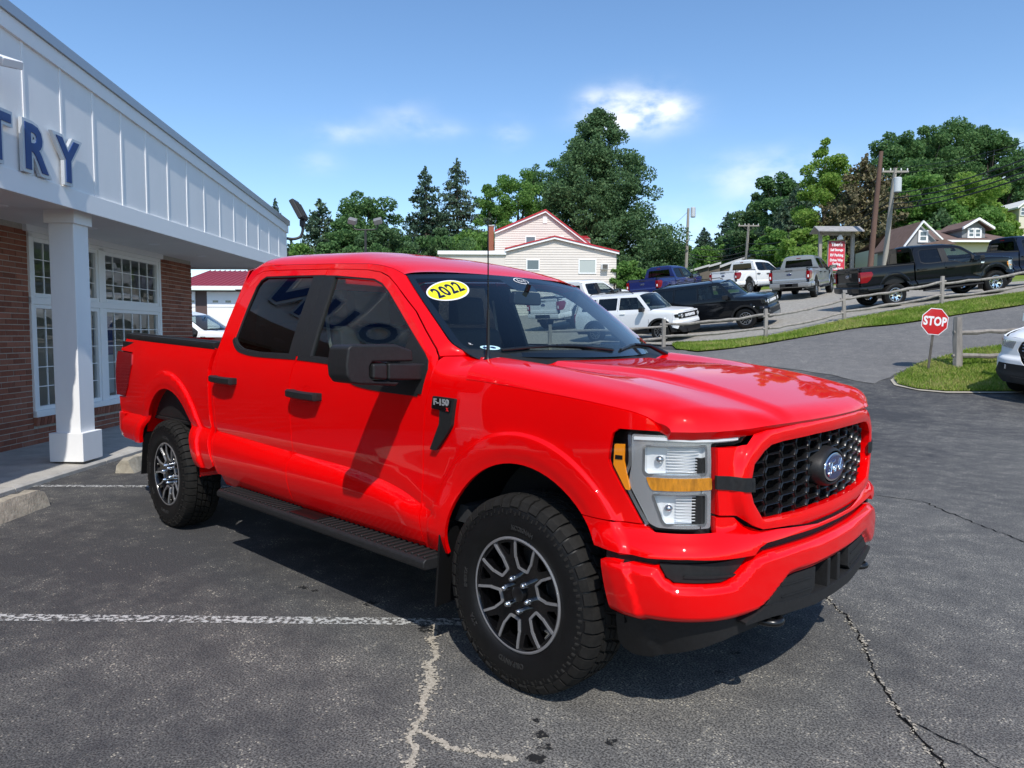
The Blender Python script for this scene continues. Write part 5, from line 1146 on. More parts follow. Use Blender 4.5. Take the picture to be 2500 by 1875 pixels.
# sidewalk
sw_ = bpart('sidewalk', M_CONC, [(AL, 11.6, .0, .02, 0, .06)], None) if False else None
SWK = _link('sidewalk', None); SWK.location = tuple(BO); SWK.rotation_euler = (0, 0, PHI+math.pi); SWK['kind'] = 'structure'
a_ = AL
while a_ < 11.5:
    mb = MB().prism([(-.02, -.05), (1.30, -.05), (1.30, .035), (1.27, .055), (-.02, .105)], lambda o, z, t: (-t, o, z), a_+.004, a_+1.496); mb.build('paving_slab', M_CONC, SWK, bevel=.004); a_ += 1.5
mb = MB().prism([(-.02, -.05), (1.2, -.05), (1.2, .05), (-.02, .05)], lambda o, z, t: (-t, o, z), 9.7, 11.6)
# raised letters and the oval sign
SG = thing('storefront_letters', 'blue raised letters with white rims spelling COUNTRY on white fascia', 'sign', tuple(BO+Vector((0, 0, 0))), PHI+math.pi)
for ch, a_ in zip('COUNTRY', (.64, 1.21, 1.77, 2.30, 2.80, 3.29, 3.80)):
    zc = 3.20
    M = Matrix.Translation((-a_, FO+.040, zc)) @ Matrix(((-1, 0, 0, 0), (0, 0, 1, 0), (0, 1, 0, 0), (0, 0, 0, 1)))
    L_ = lettering('letter', ch, .59, M_RIM, SG, M, .018, .044, .93); M2 = Matrix.Translation((0, .022, 0)) @ M; lettering('letter_face', ch, .59, M_BLUE, L_, M2, .004, .013, .93)
OS = thing('oval_sign', 'large blue oval sign with white script on the building fascia', 'sign', tuple(BO), PHI+math.pi)
for nm, mt_, a0, b0, y0, y1 in (('sign_rim', M_RIM, 1.15, .47, FO+.02, FO+.14), ('sign_field', M_BLUE, 1.07, .40, FO+.10, FO+.155)): MB().prism(oval(a0, b0, 64), lambda p_, q_, t: (.75+p_, t, 3.62+q_), y0, y1).build(nm, mt_, OS)
ford_script(OS, Matrix.Translation((.75, FO+.165, 3.60)) @ Matrix(((-1, 0, 0, 0), (0, 0, 1, 0), (0, 1, 0, 0), (0, 0, 0, 1))), .42, M_RIM, r=.065)
# lights and camera on the fascia
M_LAMP = mat('lamp_housing', (.035, .033, .032), .5, .3)
fl_ = thing('floodlight', 'dark floodlight on a curved arm at the fascia corner', 'floodlight', tuple(BO), PHI+math.pi)
P = catmull([(-AE-.02, FO-.06, 3.40), (-AE-.10, FO+.10, 3.39), (-AE-.16, FO+.22, 3.44), (-AE-.18, FO+.27, 3.56), (-AE-.18, FO+.27, 3.70)], 6); MB().tube(P, .028, 10).build('arm', M_LAMP, fl_, sharp=60)
MB().box(-.045, .045, -.05, .05, -.03, .10, Matrix.Translation((-AE-.18, FO+.27, 3.68))).build('knuckle', M_LAMP, fl_, bevel=.01)
MB().box(-.20, .20, -.05, .05, .0, .42, Matrix.Translation((-AE-.18, FO+.29, 3.79)) @ Matrix.Rotation(math.radians(28), 4, 'X')).build('head', M_LAMP, fl_, bevel=.02)
fin = MB()
for k in range(9): fin.box(-.155+k*.036, -.145+k*.036, .05, .075, .03, .33, Matrix.Translation((-AE-.18, FO+.29, 3.79)) @ Matrix.Rotation(math.radians(28), 4, 'X'))
fin.build('cooling_fins', M_LAMP, fl_)
wl = thing('security_light', 'white two-headed security light high on the fascia', 'security light', tuple(BO), PHI+math.pi)
MB().box(-2.36, -2.14, FO+.02, FO+.10, 3.74, 3.90).build('back_box', M_WHITE2, wl, bevel=.02)
for k, a_ in enumerate((2.32, 2.60)): 
    Mx = Matrix.Translation((-a_, FO+.20, 3.80)) @ Matrix.Rotation(math.radians(12), 4, 'Y') @ Matrix.Rotation(math.radians(-18), 4, 'X'); MB().box(-.13, .13, -.10, .16, -.035, .035, Mx).build('lamp_head', M_WHITE2, wl, bevel=.008); MB().box(-.10, .10, -.07, .13, -.040, -.033, Mx).build('lamp_lens', M_RIM, wl)
cm = thing('security_camera', 'tiny white security camera under the fascia end', 'camera', tuple(BO), PHI+math.pi)
MB().box(-AE-.05, -AE, FO-.08, FO-.02, 2.98, 3.06).build('mount', M_WHITE2, cm, bevel=.006); MB().tube([(-AE-.05, FO-.05, 3.01), (-AE-.16, FO+.04, 2.98)], .028, 12).build('camera_body', M_WHITE2, cm)
RT = build_pickup(RED)

# ================================================================ boxy compact SUV
def build_suv(paint, name, label, roofpaint=None, front='word', grp=None, clad=M_BLK, skid=M_BLK, rimmat=None):
    R = thing(name, label, 'suv', group=grp); HW = .905
    Wz = spl([.28, .40, .55, .75, .95, 1.06, 1.14, 1.30, 1.50, 1.66, 1.74], [.84, .885, .905, .915, .912, .900, .875, .822, .762, .710, .675])
    plan = np.array([(.30, .915), (.45, .905), (.58, .875), (.67, .82), (.715, .74), (.735, .60), (.748, .40), (.755, .2), (.757, 0.)]); ll = np.concatenate([[0], np.cumsum(np.hypot(*np.diff(plan, axis=0).T))]); X1 = .30; qx = spl(X1+ll, plan[:, 0]); qy = spl(X1+ll, plan[:, 1]); UC2 = float(X1+ll[-1])
    FA = (0., .36, .43, .43, .42); RA = (-2.67, .36, .43, .43, .42)
    def sd(u, z, off=0.):
        u, z = np.broadcast_arrays(np.asarray(u, float), np.asarray(z, float)); b = Wz(z); d = off+.012*ss(.50, .44, z)
        for A in (FA, RA): d = d+.018*(1-ss(.07, .09, arch(u, z, A)))
        d = d-.05*ss(-3.1, -3.55, u)-.03*ss(.98, 1.10, z)*ss(-.5, .2, u)
        un = np.maximum(u, X1); x = np.where(u < X1, u, qx(un)); k = np.where(u < X1, 1., qy(un)/.915); e = 1e-3
        tx = np.where(u < X1, 1., (qx(un+e)-qx(un-e))/(2*e)); ty = np.where(u < X1, 0., (qy(un+e)-qy(un-e))/(2*e)); y = -b*k
        return np.stack([x-ty*d-.10*np.maximum(0, z-.95)*(u > X1)*ss(X1, X1+.3, u), y-tx*d, z], -1)
    def ns(t, z, off=0.):
        t, z = np.broadcast_arrays(np.asarray(t, float), np.asarray(z, float)); p_ = sd(UC2-np.abs(t), z, off).copy(); p_[..., 1] = np.where(t > 0, -p_[..., 1], p_[..., 1]); return p_
    P2 = []
    def al(A, z0, z1): return arch_line(A, z0, z1, 16)
    body = [(-3.50, 1.06), (-3.53, .95), (-3.50, .48)]+al(RA, .48, .48)+al(FA, .48, .48)+[(.50, .48), (.62, .50), (.62, .98), (.55, 1.02), (.30, 1.06), (-.30, 1.105), (-.40, 1.13), (-3.45, 1.13)]
    bs = panel('body_side', body, sd, paint, R, h=.06); P2.append(bs)
    cl = [(-3.46, .48), (-3.44, .32)]+al(RA, .38, .38)+[(-2.20, .27), (-.47, .27)]+al(FA, .38, .38)[:1]
    cl = [(-3.49, .478), (-3.45, .33), (-3.10, .33)]+[(RA[0]+.43*math.cos(t), RA[1]+.42*math.sin(t)) for t in np.linspace(math.pi+.1, -.1, 22)]+[(-2.22, .29), (-.45, .29)]+[(FA[0]+.43*math.cos(t), FA[1]+.42*math.sin(t)) for t in np.linspace(math.pi+.1, -.1, 22)]+[(.62, .33), (.62, .478)]+[(FA[0]+.495*math.cos(t), FA[1]+.485*math.sin(t)) for t in np.linspace(.25, math.pi-.25, 22)]+[(-.55, .40), (-2.1, .40)]+[(RA[0]+.495*math.cos(t), RA[1]+.485*math.sin(t)) for t in np.linspace(.25, math.pi-.25, 22)]
    c_ = panel('wheel_arch_cladding', cl, lambda u, v: sd(u, v, .016), clad, R, h=.06, depth=.03); P2.append(c_)
    XB = lambda z: -.33-(z-1.13)*.92
    gh = [(-3.45, 1.13), (-3.38, 1.45), (-3.28, 1.64), (-3.20, 1.69), (-.90, 1.70), (XB(1.66), 1.66), (XB(1.40), 1.40), (XB(1.132), 1.132)]
    ws_ = [rounded([(-3.24, 1.17), (-2.62, 1.17), (-2.60, 1.60), (-3.13, 1.60)], .05), rounded([(-2.54, 1.17), (-1.72, 1.17), (-1.70, 1.615), (-2.50, 1.61)], .04), rounded([(-1.62, 1.17), (-.52, 1.17), (-.92, 1.605), (-1.60, 1.615)], .04)]
    g_ = panel('greenhouse_frame', gh, sd, paint, R, holes=ws_, h=.06); P2.append(g_)
    for i, q in enumerate(ws_): x_ = panel('window_glass', shrink(np.array(q), -.005), lambda u, v: sd(u, v, -.012), G_TINT if i < 2 else G_SIDE, R, rim=False, h=.1); P2.append(x_)
    for u0, zt in ((-2.58, 1.62), (-1.66, 1.62), (-.42, 1.12)):
        x_ = ribbon('door_seam', [(u0, .42), (u0+.02*(u0 < -2), .80), (u0, 1.13), (u0+(.02 if u0 < -1 else 0), zt)], .010, sd, M_DARK, R, depth=.002, off=.0015); P2.append(x_)
    for u0 in (-2.50, -1.55): x_ = panel('door_handle', rounded([(u0, 1.02), (u0+.20, 1.02), (u0+.20, 1.055), (u0, 1.055)], .01), lambda u, v: sd(u, v, .03), paint, R, h=.1, depth=.03); P2.append(x_)
    # roof, windshield, hood, tail
    rows = [[(x, t*.70*(1-.01*abs(x+2)), 1.70+.055*(1-abs(t)**3)-.05*float(ss(-1.2, -.86, x))-.04*float(ss(-3.0, -3.25, x))) for t in np.linspace(-1, 1, 15)] for x in np.linspace(-3.26, -.84, 20)]
    MB().grid(np.array(rows)).build('roof', roofpaint or paint, R, sharp=60)
    def wsf(s_, k): zz = 1.665-.535*k; e = sd(XB(zz), zz); return np.stack([e[..., 0]+(.05+.14*k)*(1-s_**2), -s_*e[..., 1], zz+.03*(1-s_**2)*(1-k)], -1)
    gs, gk = np.meshgrid(np.linspace(-1, 1, 17), np.linspace(0, 1, 9)); MB().grid(wsf(gs, gk)).build('windshield', G_WIND, R, sharp=80)
    rows = []
    for q in np.linspace(-1, 1, 25):
        row = []
        for t in np.linspace(0, 1, 18):
            xf = .735-.16*abs(q)**4; x = -.36+.17*(1-q*q)*(1-t)+(xf+.36)*t; z = 1.145-.075*t-.01*t*t; z -= .045*float(ss(.82, 1., abs(q)))+.05*float(ss(.86, 1., t))**2; z += .012*(abs(q) < .55)*min(1, t*5)
            row.append((x, q*.885*(1-.06*t), z))
        rows.append(row)
    MB().grid(np.array(rows)).build('hood', paint, R, sharp=40)
    tb = [(-.85, .40), (.85, .40), (.86, 1.10), (.70, 1.68), (-.70, 1.68), (-.86, 1.10)]; tw = rounded([(-.62, 1.17), (.62, 1.17), (.55, 1.58), (-.55, 1.58)], .05); tf = lambda y, z: np.stack([-3.55+.27*np.maximum(0, z-1.1)+0*y, y, z+0*y], -1)
    panel('tailgate', tb, tf, paint, R, holes=[tw], h=.1, flip=True); panel('rear_window', tw, lambda y, z: tf(y, z)+np.array([.01, 0, 0]), G_TINT, R, rim=False, h=.2, flip=True)
    for s_ in (-1, 1): MB().box(-3.58, -3.50, *sorted((s_*.68, s_*.86)), .78, 1.10).build('tail_lamp', G_REDL, R, bevel=.02)
    # nose
    nz_ = [(-1.02, .98), (-.9, 1.00), (.9, 1.00), (1.02, .98), (1.02, .50), (.8, .45), (-.8, .45), (-1.02, .50)]
    gro = [(-.80, .98), (.80, .98), (.84, .94), (.80, .77), (-.80, .77), (-.84, .94)] if front == 'word' else rounded([(-.52, .97), (.52, .97), (.58, .82), (.44, .60), (-.44, .60), (-.58, .82)], .03)
    panel('front_bumper', [(-1.0, 1.015), (1.0, 1.015), (1.02, .50), (.8, .42), (-.8, .42), (-1.02, .50)], lambda t, z: ns(t, z, .05*ss(.74, .66, z)+.012), paint, R, holes=[gro], h=.05)
    panel('grille', gro, lambda t, z: ns(t, z, -.012), M_BLKS, R, h=.06, rim=False)
    lowp = [(-.80, .60), (.80, .60), (.86, .44), (.74, .30), (-.74, .30), (-.86, .44)]; lp_ = panel('lower_bumper', lowp, lambda t, z: ns(t, z, .075), clad, R, h=.06, depth=.08)
    panel('skid_plate', [(-.50, .44), (.50, .44), (.44, .30), (-.44, .30)] if front == 'word' else [(-.6, .40), (.6, .40), (.55, .33), (-.55, .33)], lambda t, z: ns(t, z, .095), skid, R, h=.1, depth=.02)
    for s_ in (-1, 1):
        lo = [(s_*.50, .955), (s_*.80, .955), (s_*.96, .935), (s_*.93, .83), (s_*.50, .80)] if front == 'word' else [(s_*.60, .96), (s_*.80, .97), (s_*1.02, .96), (s_*.98, .87), (s_*.64, .84)]
        hl = panel('headlight', lo, lambda t, z: ns(t, z, .018), M_BLKS if front == 'word' else M_BEZEL, R, h=.05, flip=False, depth=.03); ri = MB(); c0 = ns(s_*.66, .875, .03); 
        if front == 'word': ri.tube([tuple(ns(s_*.66+.055*math.cos(t), .878+.055*math.sin(t), .026)) for t in np.linspace(0, 6.2832, 24)], .010, 6); ri.build('lamp_ring', M_WHT, hl); MB().blob(tuple(ns(s_*.80, .885, .03)), (.02, .05, .03)).build('lamp_reflector', M_BEZEL, hl)
        panel('lens', lo, lambda t, z: ns(t, z, .030), G_LENS, hl, h=.08, rim=False)
        mm = MB().prism(rounded([(-1.14, 1.09), (-.95, 1.10), (-.95, 1.24), (-1.13, 1.25)], .03), lambda y, z, t: (t, -s_*y, z), -.68, -.52); m_ = mm.build('side_mirror', M_BLK if front == 'word' else paint, R, bevel=.02); MB().tube([(-.58, s_*.84, 1.12), (-.60, s_*.98, 1.14)], .03, 8).build('mirror_arm', M_BLK, m_)
        if front == 'word': MB().tube([(-2.95, s_*.60, 1.755), (-2.85, s_*.60, 1.80), (-1.25, s_*.60, 1.80), (-1.12, s_*.60, 1.735)], .016, 6).build('roof_rail', M_BLK, R)
        MB().box(.72, .80, *sorted((s_*.60, s_*.72)), .50, .58).build('fog_lamp', M_BEZEL, lp_, bevel=.01)
    if front == 'word':
        lt = MB()
        for i, ch in enumerate('BRONCO'):
            V, F = text_mesh(ch, .125, .004, .007); t0 = (i-2.5)*.135
            lt.add([tuple(ns(t0+x*1.25, .872+y, .004+z*3)) for x, y, z in V], F)
        lt.build('grille_lettering', M_WHT, R)
    else:
        for zz in (.92, .87, .82, .77, .72, .67): mbx = MB(); hw_ = .50 if zz > .8 else .46; mbx.tube([tuple(ns(t, zz, .012)) for t in np.linspace(-hw_, hw_, 14)], .010, 6); mbx.build('grille_bar', M_SATIN, R)
        ebm = MB().prism(oval(.13, .055), lambda p_, q_, t: (t, p_, .80+q_), .74, .79).build('badge_field', M_EMBL, R, bevel=.004); MB().prism(oval(.14, .065), lambda p_, q_, t: (t, p_, .80+q_), .735, .783).build('badge_rim', M_CHROME, R, bevel=.004); ford_script(R, Matrix.Translation((.792, 0, .80)) @ Matrix(((0, 0, 1, 0), (1, 0, 0, 0), (0, 1, 0, 0), (0, 0, 0, 1))), .058, M_CHROME, name='badge_script')
    ub = MB(); ub.box(-3.4, .60, -.62, .62, .30, .70); ub.box(-2.2, -.46, -.86, .86, .30, .60); ub.box(-.45, .62, -.70, .70, .6, 1.0); ub.box(-3.4, -.4, -.82, .82, .60, .66); ub.box(-3.4, -3.1, -.8, .8, .5, 1.05); ub.build('underbody', M_UNDER, R)
    for A in (FA, RA):
        for s_ in (-1, 1):
            ln = MB(); tt = np.linspace(0, math.pi, 20); ln.grid(np.array([[(A[0]+r_*math.cos(t), s_*yy, A[1]+(A[4]+.03)*(r_/.46)*math.sin(t)) for t in tt] for yy, r_ in ((.88, .46), (.55, .46), (.50, .2))])); ln.build('wheel_well', M_DARK, R, sharp=60)
    for x, y in ((-1.35, -.38), (-1.35, .38)): s_ = MB(); s_.box(x-.25, x+.25, y-.24, y+.24, .60, .85); s_.box(x-.42, x-.25, y-.24, y+.24, .70, 1.30); s_.box(x-.42, x-.32, y-.12, y+.12, 1.32, 1.52); s_.build('front_seat', M_SEAT, R, bevel=.04)
    db = MB().box(-.75, -.25, -.8, .8, .9, 1.12).build('dashboard', M_INT, R, bevel=.04); MB().box(-2.6, -2.2, -.65, .65, .65, 1.35).build('rear_seat', M_SEAT, R, bevel=.05)
    for o, in [(q,) for q in P2]: mirrored(o, parent=R)
    k = .36/.412
    for src in [c for c in RT.children if c.name.startswith('wheel') and c.type == 'EMPTY']:
        wq = copy_tree(src, R, rim=rimmat); wq.scale = (k, .9*k, k); wq.location = (0. if src.location.x > -1 else -2.67, (.80 if src.location.y > 0 else -.80), .36)
    return R
def copy_tree(o, parent=None, paint=None, rim=None, skip=True, swap=None):
    """a copy of a thing or part with all below it (meshes shared)"""
    c = o.copy(); COL.objects.link(c); c.parent = parent
    sw = dict(swap or {})
    if paint is not None: sw[RED] = paint
    if rim is not None: sw[M_GLOSSBLK] = rim; sw[M_SILVER] = rim
    if c.type == 'MESH' and len(c.material_slots) and c.material_slots[0].material in sw:
        new = sw[c.material_slots[0].material]; c.material_slots[0].link = 'OBJECT'; c.material_slots[0].material = new
    for ch in list(o.children):
        if skip and 'detail' in ch.keys(): continue
        copy_tree(ch, c, paint, rim, skip, swap)
    return c
def place(o, R, D, head, dz=0., sc=1., pitch=None):
    """stand a vehicle on the ground with its middle at (R, D); head = heading in degrees, 0 = to the right of the picture, 90 = away"""
    h = math.radians(head); wr = math.atan2(R2[1], R2[0])+h; f = np.array([math.cos(wr), math.sin(wr)]); s_ = np.array([-f[1], f[0]]); c = rd(R, D)
    zf, zb, zl, zr = [float(ground_z(*(c+d_))) for d_ in (f*1.8, -f*1.8, s_*.8, -s_*.8)]
    mid = 1.84 if 'pickup' in o.name else 1.33
    fx = Vector((f[0]*3.6, f[1]*3.6, zf-zb)).normalized(); lx = Vector((s_[0]*1.6, s_[1]*1.6, zl-zr)).normalized(); ux = fx.cross(lx).normalized(); lx = ux.cross(fx).normalized()
    org = Vector((c[0], c[1], (zf+zb)/2+.03+dz))+fx*(mid*sc)
    o.matrix_world = Matrix(((fx.x*sc, lx.x*sc, ux.x*sc, org.x), (fx.y*sc, lx.y*sc, ux.y*sc, org.y), (fx.z*sc, lx.z*sc, ux.z*sc, org.z), (0, 0, 0, 1)))
    return o
P_BLUE = mat('blue_paint', (.006, .016, .13), .4, .3, coat=1.); P_WHITE = mat('white_paint', (.78, .78, .77), .45, coat=.6); P_SILV = mat('silver_paint', (.36, .37, .38), .38, .55, coat=1.); P_BLACK = mat('black_paint', (.005, .006, .008), .3, coat=.7, spec=.05); P_NAVY = mat('dark_blue_paint', (.008, .012, .026), .3, coat=.7, spec=.05); P_TAN = mat('bronze_cladding', (.10, .088, .075), .45, .3)
def pickup(paint, label, R, D, head, rim=None, sc=1., grp='pickups parked across the road', swap=None):
    c = copy_tree(RT, None, paint, rim, True, swap); tag(c, label, 'pickup truck', grp)
    for q in c.children:
        if 'folded' in q.keys(): q.matrix_local = Matrix.Identity(4)
    return place(c, R, D, head, sc=sc)
pickup(P_BLUE, 'dark blue pickup seen from behind on the gravel lot', 9.3, 43.0, 52, sc=1.06)
pickup(P_WHITE, 'white pickup between the blue and the silver pickup, tailgate towards us', 15.0, 45.5, 40, sc=1.02)
pickup(P_SILV, 'silver pickup with red tail lamps seen from behind near the red sign', 14.9, 37.2, 56, sc=1.0)
pickup(P_BLACK, 'black pickup with bright wheels behind the rail fence', 15.4, 26.9, 3, rim=M_CHROME, swap={M_BLK: M_BLK})
pickup(P_NAVY, 'dark navy pickup partly hidden behind the black pickup', 21.5, 30.6, 6)
pickup(P_WHITE, 'white pickup with price sticker seen through and above the red pickup windshield', 3.6, 35.6, 48, sc=1.03)
pickup(P_WHITE, 'white pickup by the red-roofed garage, behind the red pickup bed', -10.4, 22.5, -4)
SUV1 = build_suv(P_WHITE, 'compact_suv', 'white compact SUV with black wheel arches behind the rail fence', grp='boxy SUVs behind the fence')
place(SUV1, 4.75, 27.2, -38)
SUV2 = copy_tree(SUV1, None, None, None, True, {P_WHITE: P_BLACK}); tag(SUV2, 'black compact SUV with silver skid plate beside the white SUV', 'suv', 'boxy SUVs behind the fence')
for c in SUV2.children:
    if c.name.startswith('skid_plate'): c.material_slots[0].link = 'OBJECT'; c.material_slots[0].material = M_SATIN
place(SUV2, 7.9, 28.0, -34, sc=1.04)
SUV3 = build_suv(P_WHITE, 'family_suv', 'white SUV with wide barred grille at the right edge by the island', front='oval'); place(SUV3, 12.22, 14.7, -150, sc=1.2)

# ================================================================ fences, signs, poles
M_WOOD = mat('weathered_wood', (.27, .245, .215), .9, noise=(7, .4, (1, 1, .2)), bump=(40, .6, .01)); M_POLE = mat('pole_wood', (.30, .275, .24), .9, noise=(3, .3, (1, 1, .1)), bump=(30, .4, .01)); M_POLE2 = mat('creosote_wood', (.13, .075, .055), .9, noise=(3, .3, (1, 1, .1)))
def split_rail(name, label, posts, hts, r_post, rails, sag=.03, seed=1, grp=None):
    """posts: (R, D) list; rails: heights of the rails"""
    g = np.random.default_rng(seed); o = thing(name, label, 'fence', tuple(at(*posts[0])), group=grp); org = Vector(at(*posts[0])); B = [at(*p_)-org for p_ in posts]
    lean = [Vector((g.normal(0, .03), g.normal(0, .03), 1)) for _ in posts]
    for b, h, l_ in zip(B, hts, lean):
        n_ = 7; rows = []
        for t in (-.2, .25, .6, .92, 1.):
            k = (.96 if t == 1. else 1.)*(1.-.06*t); rows.append([b+l_*(h*t)+Vector((math.cos(6.283*i/n_+.3), math.sin(6.283*i/n_+.3), 0))*r_post*k*(1+g.normal(0, .06)) for i in range(n_)])
        mb = MB().grid(np.array([[tuple(v) for v in r_+[r_[0]]] for r_ in rows])); mb.add([tuple(v) for v in rows[-1]], [tuple(range(n_))]); mb.build('post', M_WOOD, o, sharp=35)
    for i in range(len(B)-1):
        for z in rails:
            a = B[i]+lean[i]*(hts[i]*z); b = B[i+1]+lean[i+1]*(hts[i+1]*z); d = (b-a).normalized(); a = a-d*.12; b = b+d*.12; P = []; rr = []
            off = Vector((0, 0, (.03 if i % 2 else -.02)))
            for t in np.linspace(0, 1, 12): P.append(a.lerp(b, t)+off+Vector((g.normal(0, .008), g.normal(0, .008), -sag*math.sin(math.pi*t)*2+g.normal(0, .012)))); rr.append(.045*(1+g.normal(0, .10))*(.72 if t in (0., 1.) else 1.)*(r_post/.075)**.5)
            MB().tube(P, rr, 7).build('rail', M_WOOD, o, sharp=35)
split_rail('rail_fence', 'weathered two-rail split fence along the grass verge', [(1.3, 24.9), (5.05, 24.2), (8.1, 23.2), (11.1, 24.3), (14.5, 24.6), (18.2, 25.0), (22, 25.2)], [.95, .92, .95, .95, 1.0, 1.0, 1.0], .07, (.78, .34), seed=3, grp='split rail fences')
split_rail('rail_fence', 'thick weathered rail fence beside the stop sign', [(10.45, 17.0), (13.3, 16.9), (16.4, 17.2)], [1.22, 1.2, 1.2], .10, (.74, .28), seed=9, grp='split rail fences')
split_rail('rail_fence', 'distant wooden rail fence at the back of the gravel lot', [(5., 52), (8, 51), (11.2, 50), (14.5, 49.2), (17.6, 48), (20.5, 46), (23.5, 44.5)], [1.1]*7, .07, (.85, .5), seed=12, grp='split rail fences')

M_STOP = mat('stop_red', (.52, .012, .012), .4, coat=.3); M_SIGNW = mat('sign_white', (.78, .78, .78), .45); M_STEEL = mat('rusty_post_steel', (.11, .10, .085), .7, .3, noise=(12, .5))
st = thing('stop_sign', 'red octagonal STOP sign on a leaning steel post on the grass island', 'stop sign', tuple(at(9.68, 16.85)), YAW-math.pi/2)
tl = Matrix.Rotation(math.radians(5), 4, 'Y'); oc = lambda r_: [(r_*math.cos(math.pi/8+math.pi/4*k), r_*math.sin(math.pi/8+math.pi/4*k)) for k in range(8)]
MB().prism([(-.028, -.012), (.028, -.012), (.022, .012), (-.022, .012)], lambda x, y, t: tuple(tl @ Vector((x, y, t))), -.15, 1.50).build('post', M_STEEL, st)
for nm, mt_, r_, y0, y1 in (('back_plate', M_SIGNW, .330, -.022, -.019), ('red_face', M_STOP, .312, -.0255, -.021)): MB().prism(oc(r_), lambda x, z, t: tuple(tl @ Vector((x, t, 1.19+z))), y0, y1).build(nm, mt_, st)
lettering('lettering', 'STOP', .275, M_SIGNW, st, tl @ Matrix.Translation((0, -.0275, 1.19)) @ Matrix.Rotation(math.radians(90), 4, 'X'), .001, .011, .78, space=1.06)

# the storage sign under its little roof
M_SRED = mat('sign_red', (.58, .035, .06), .5); M_SDRED = mat('sign_dark_red', (.28, .02, .03), .5); M_SHING = mat('grey_shingle', (.30, .29, .28), .9, noise=(4, .25))
sg = thing('roofed_signboard', 'red storage signboard hung under a small grey roof on two posts', 'sign', tuple(px_at(2032, 42)), YAW-math.pi/2)
zb = 0.; 
def zpx(y, D): return CAM[2]+(937.5+math.tan(PITCH)*FPX*1.0-y)/FPX*D
base_z = sg.location.z; zl = lambda y: zpx(y, 42)-base_z
MB().box(-1.02, -.84, -.08, .08, -.1, zl(566)).build('post', M_WOOD, sg, bevel=.01); MB().box(.84, 1.02, -.08, .08, -.1, zl(566)).build('post', M_WOOD, sg, bevel=.01); MB().box(-.95, .95, -.05, .05, zl(575), zl(570)).build('beam', M_WOOD, sg)
zr, ze = zl(553), zl(567)
rfm = MB(); 
for s_ in (-1, 1): rfm.prism([(0, zr), (s_*.62, ze), (s_*.62, ze-.05), (0, zr-.06)], lambda y, z, t: (t, y, z), -1.30, 1.30)
rfm.build('roof', M_SHING, sg)
zt, zbm = zl(588), zl(661); MB().box(-.50, .50, -.06, .02, zbm, zt).build('panel_frame', M_WOOD, sg); MB().box(-.46, .46, -.075, -.058, zbm+.04, zt-.03).build('panel', M_SRED, sg); MB().box(-.46, .46, -.079, -.0745, zt-.42, zt-.031).build('panel_head', M_SDRED, sg)
for tx, fz, sz in (("Tiberi's", .13, .27), ('Self Storage', .305, .19), ('RV Parking', .475, .21), ('Drive Way', .64, .21), ('Sealing', .765, .21), ('724-238-3663', .92, .165)):
    lettering('lettering', tx, sz, M_SIGNW, sg, Matrix.Translation((0, -.0815, zt-(zt-zbm)*fz)) @ Matrix.Rotation(math.radians(90), 4, 'X'), .001, .008, .80)
MB().lathe([(.0, .16), (.05, .15), (.16, -.02), (.17, -.14), (.0, -.14)], 16, lambda c, s_, z: (.16+c, s_-.1, zl(580)+z)).build('lamp', M_SIGNW, sg)

# utility poles and wires
def pole(px0, px1, ytop, D, label, mt, arm=None, can=None, r_=.14, zoff=0.):
    b = px_at(px0, D); o = thing('utility_pole', label, 'utility pole', tuple(b), YAW-math.pi/2, group='utility poles'); h = zpx(ytop, D)-b.z; dx = (px1-px0)/FPX*D
    MB().tube([(0, 0, -.4), (dx*.5, 0, h*.5), (dx, 0, h)], [r_*1.25, r_*1.05, r_*.8], 12).build('pole', mt, o)
    if arm:
        az, aw, ty = arm; MB().box(dx-aw, dx+aw, -.07, .05, h-az-.06, h-az+.06, None).build('crossarm', M_POLE, o, bevel=.01)
        for q in (-.9, -.35, .45, .92): MB().lathe([(.0, .16), (.03, .15), (.045, .05), (.02, .0)], 8, lambda c, s_, z: (dx+aw*q+c, s_, h-az+.06+z)).build('insulator', M_SIGNW, o)
        for s_ in (-1, 1): MB().tube([(dx, -.06, h-az-.55), (dx+s_*aw*.55, -.06, h-az-.05)], .018, 5).build('brace', M_STEEL, o)
    if can: cz, cs, sx = can; MB().lathe([(.0, cs), (.2, cs*.95), (.24, cs*.85), (.24, -.45), (.2, -.5), (0, -.5)], 16, lambda c, s_, z: (dx*cz/h+sx+c, s_-.1, cz+z)).build('transformer', mat('transformer_grey', (.5, .53, .55), .5) if 'transformer_grey' not in MATS else MATS['transformer_grey'], o)
    return o, Vector(b)+Vector((0, 0, h))+Vector((R2[0], R2[1], 0))*dx
_, T1 = pole(2112, 2132, 376, 40, 'dark brown bare utility pole leaning right beside the grey pole', M_POLE2, r_=.13)
_, T2 = pole(2146, 2167, 415, 46, 'pale grey utility pole with crossarm and transformer right of the brown pole', M_POLE, arm=(.22, .83, 0), can=(6.2, .45, .20))
_, T3 = pole(1669, 1673, 512, 72, 'tall utility pole with transformer rising behind the blue pickup', M_POLE, can=(8.2, .5, .45), r_=.15)
_, T4 = pole(1812, 1819, 548, 70, 'utility pole with crossarm above the white pickup', M_POLE, arm=(.2, 1.0, 0), r_=.13)
_, T5 = pole(1627, 1637, 584, 110, 'small far utility pole with crossarm left of the tall pole', M_POLE, arm=(.2, 1.1, 0), r_=.15)
M_WIRE = mat('wire_black', (.012, .012, .013), .6)
WG_ = thing('power_lines', 'black power and telephone lines strung between the utility poles', 'power lines', (0, 0, 0))
def wire(a, b, sag, r_=.014): r_ *= 1.6; MB().tube([Vector(a).lerp(Vector(b), t)-Vector((0, 0, sag*4*t*(1-t))) for t in np.linspace(0, 1, 25)], r_, 5, False).build('wire', M_WIRE, WG_, fix=False)
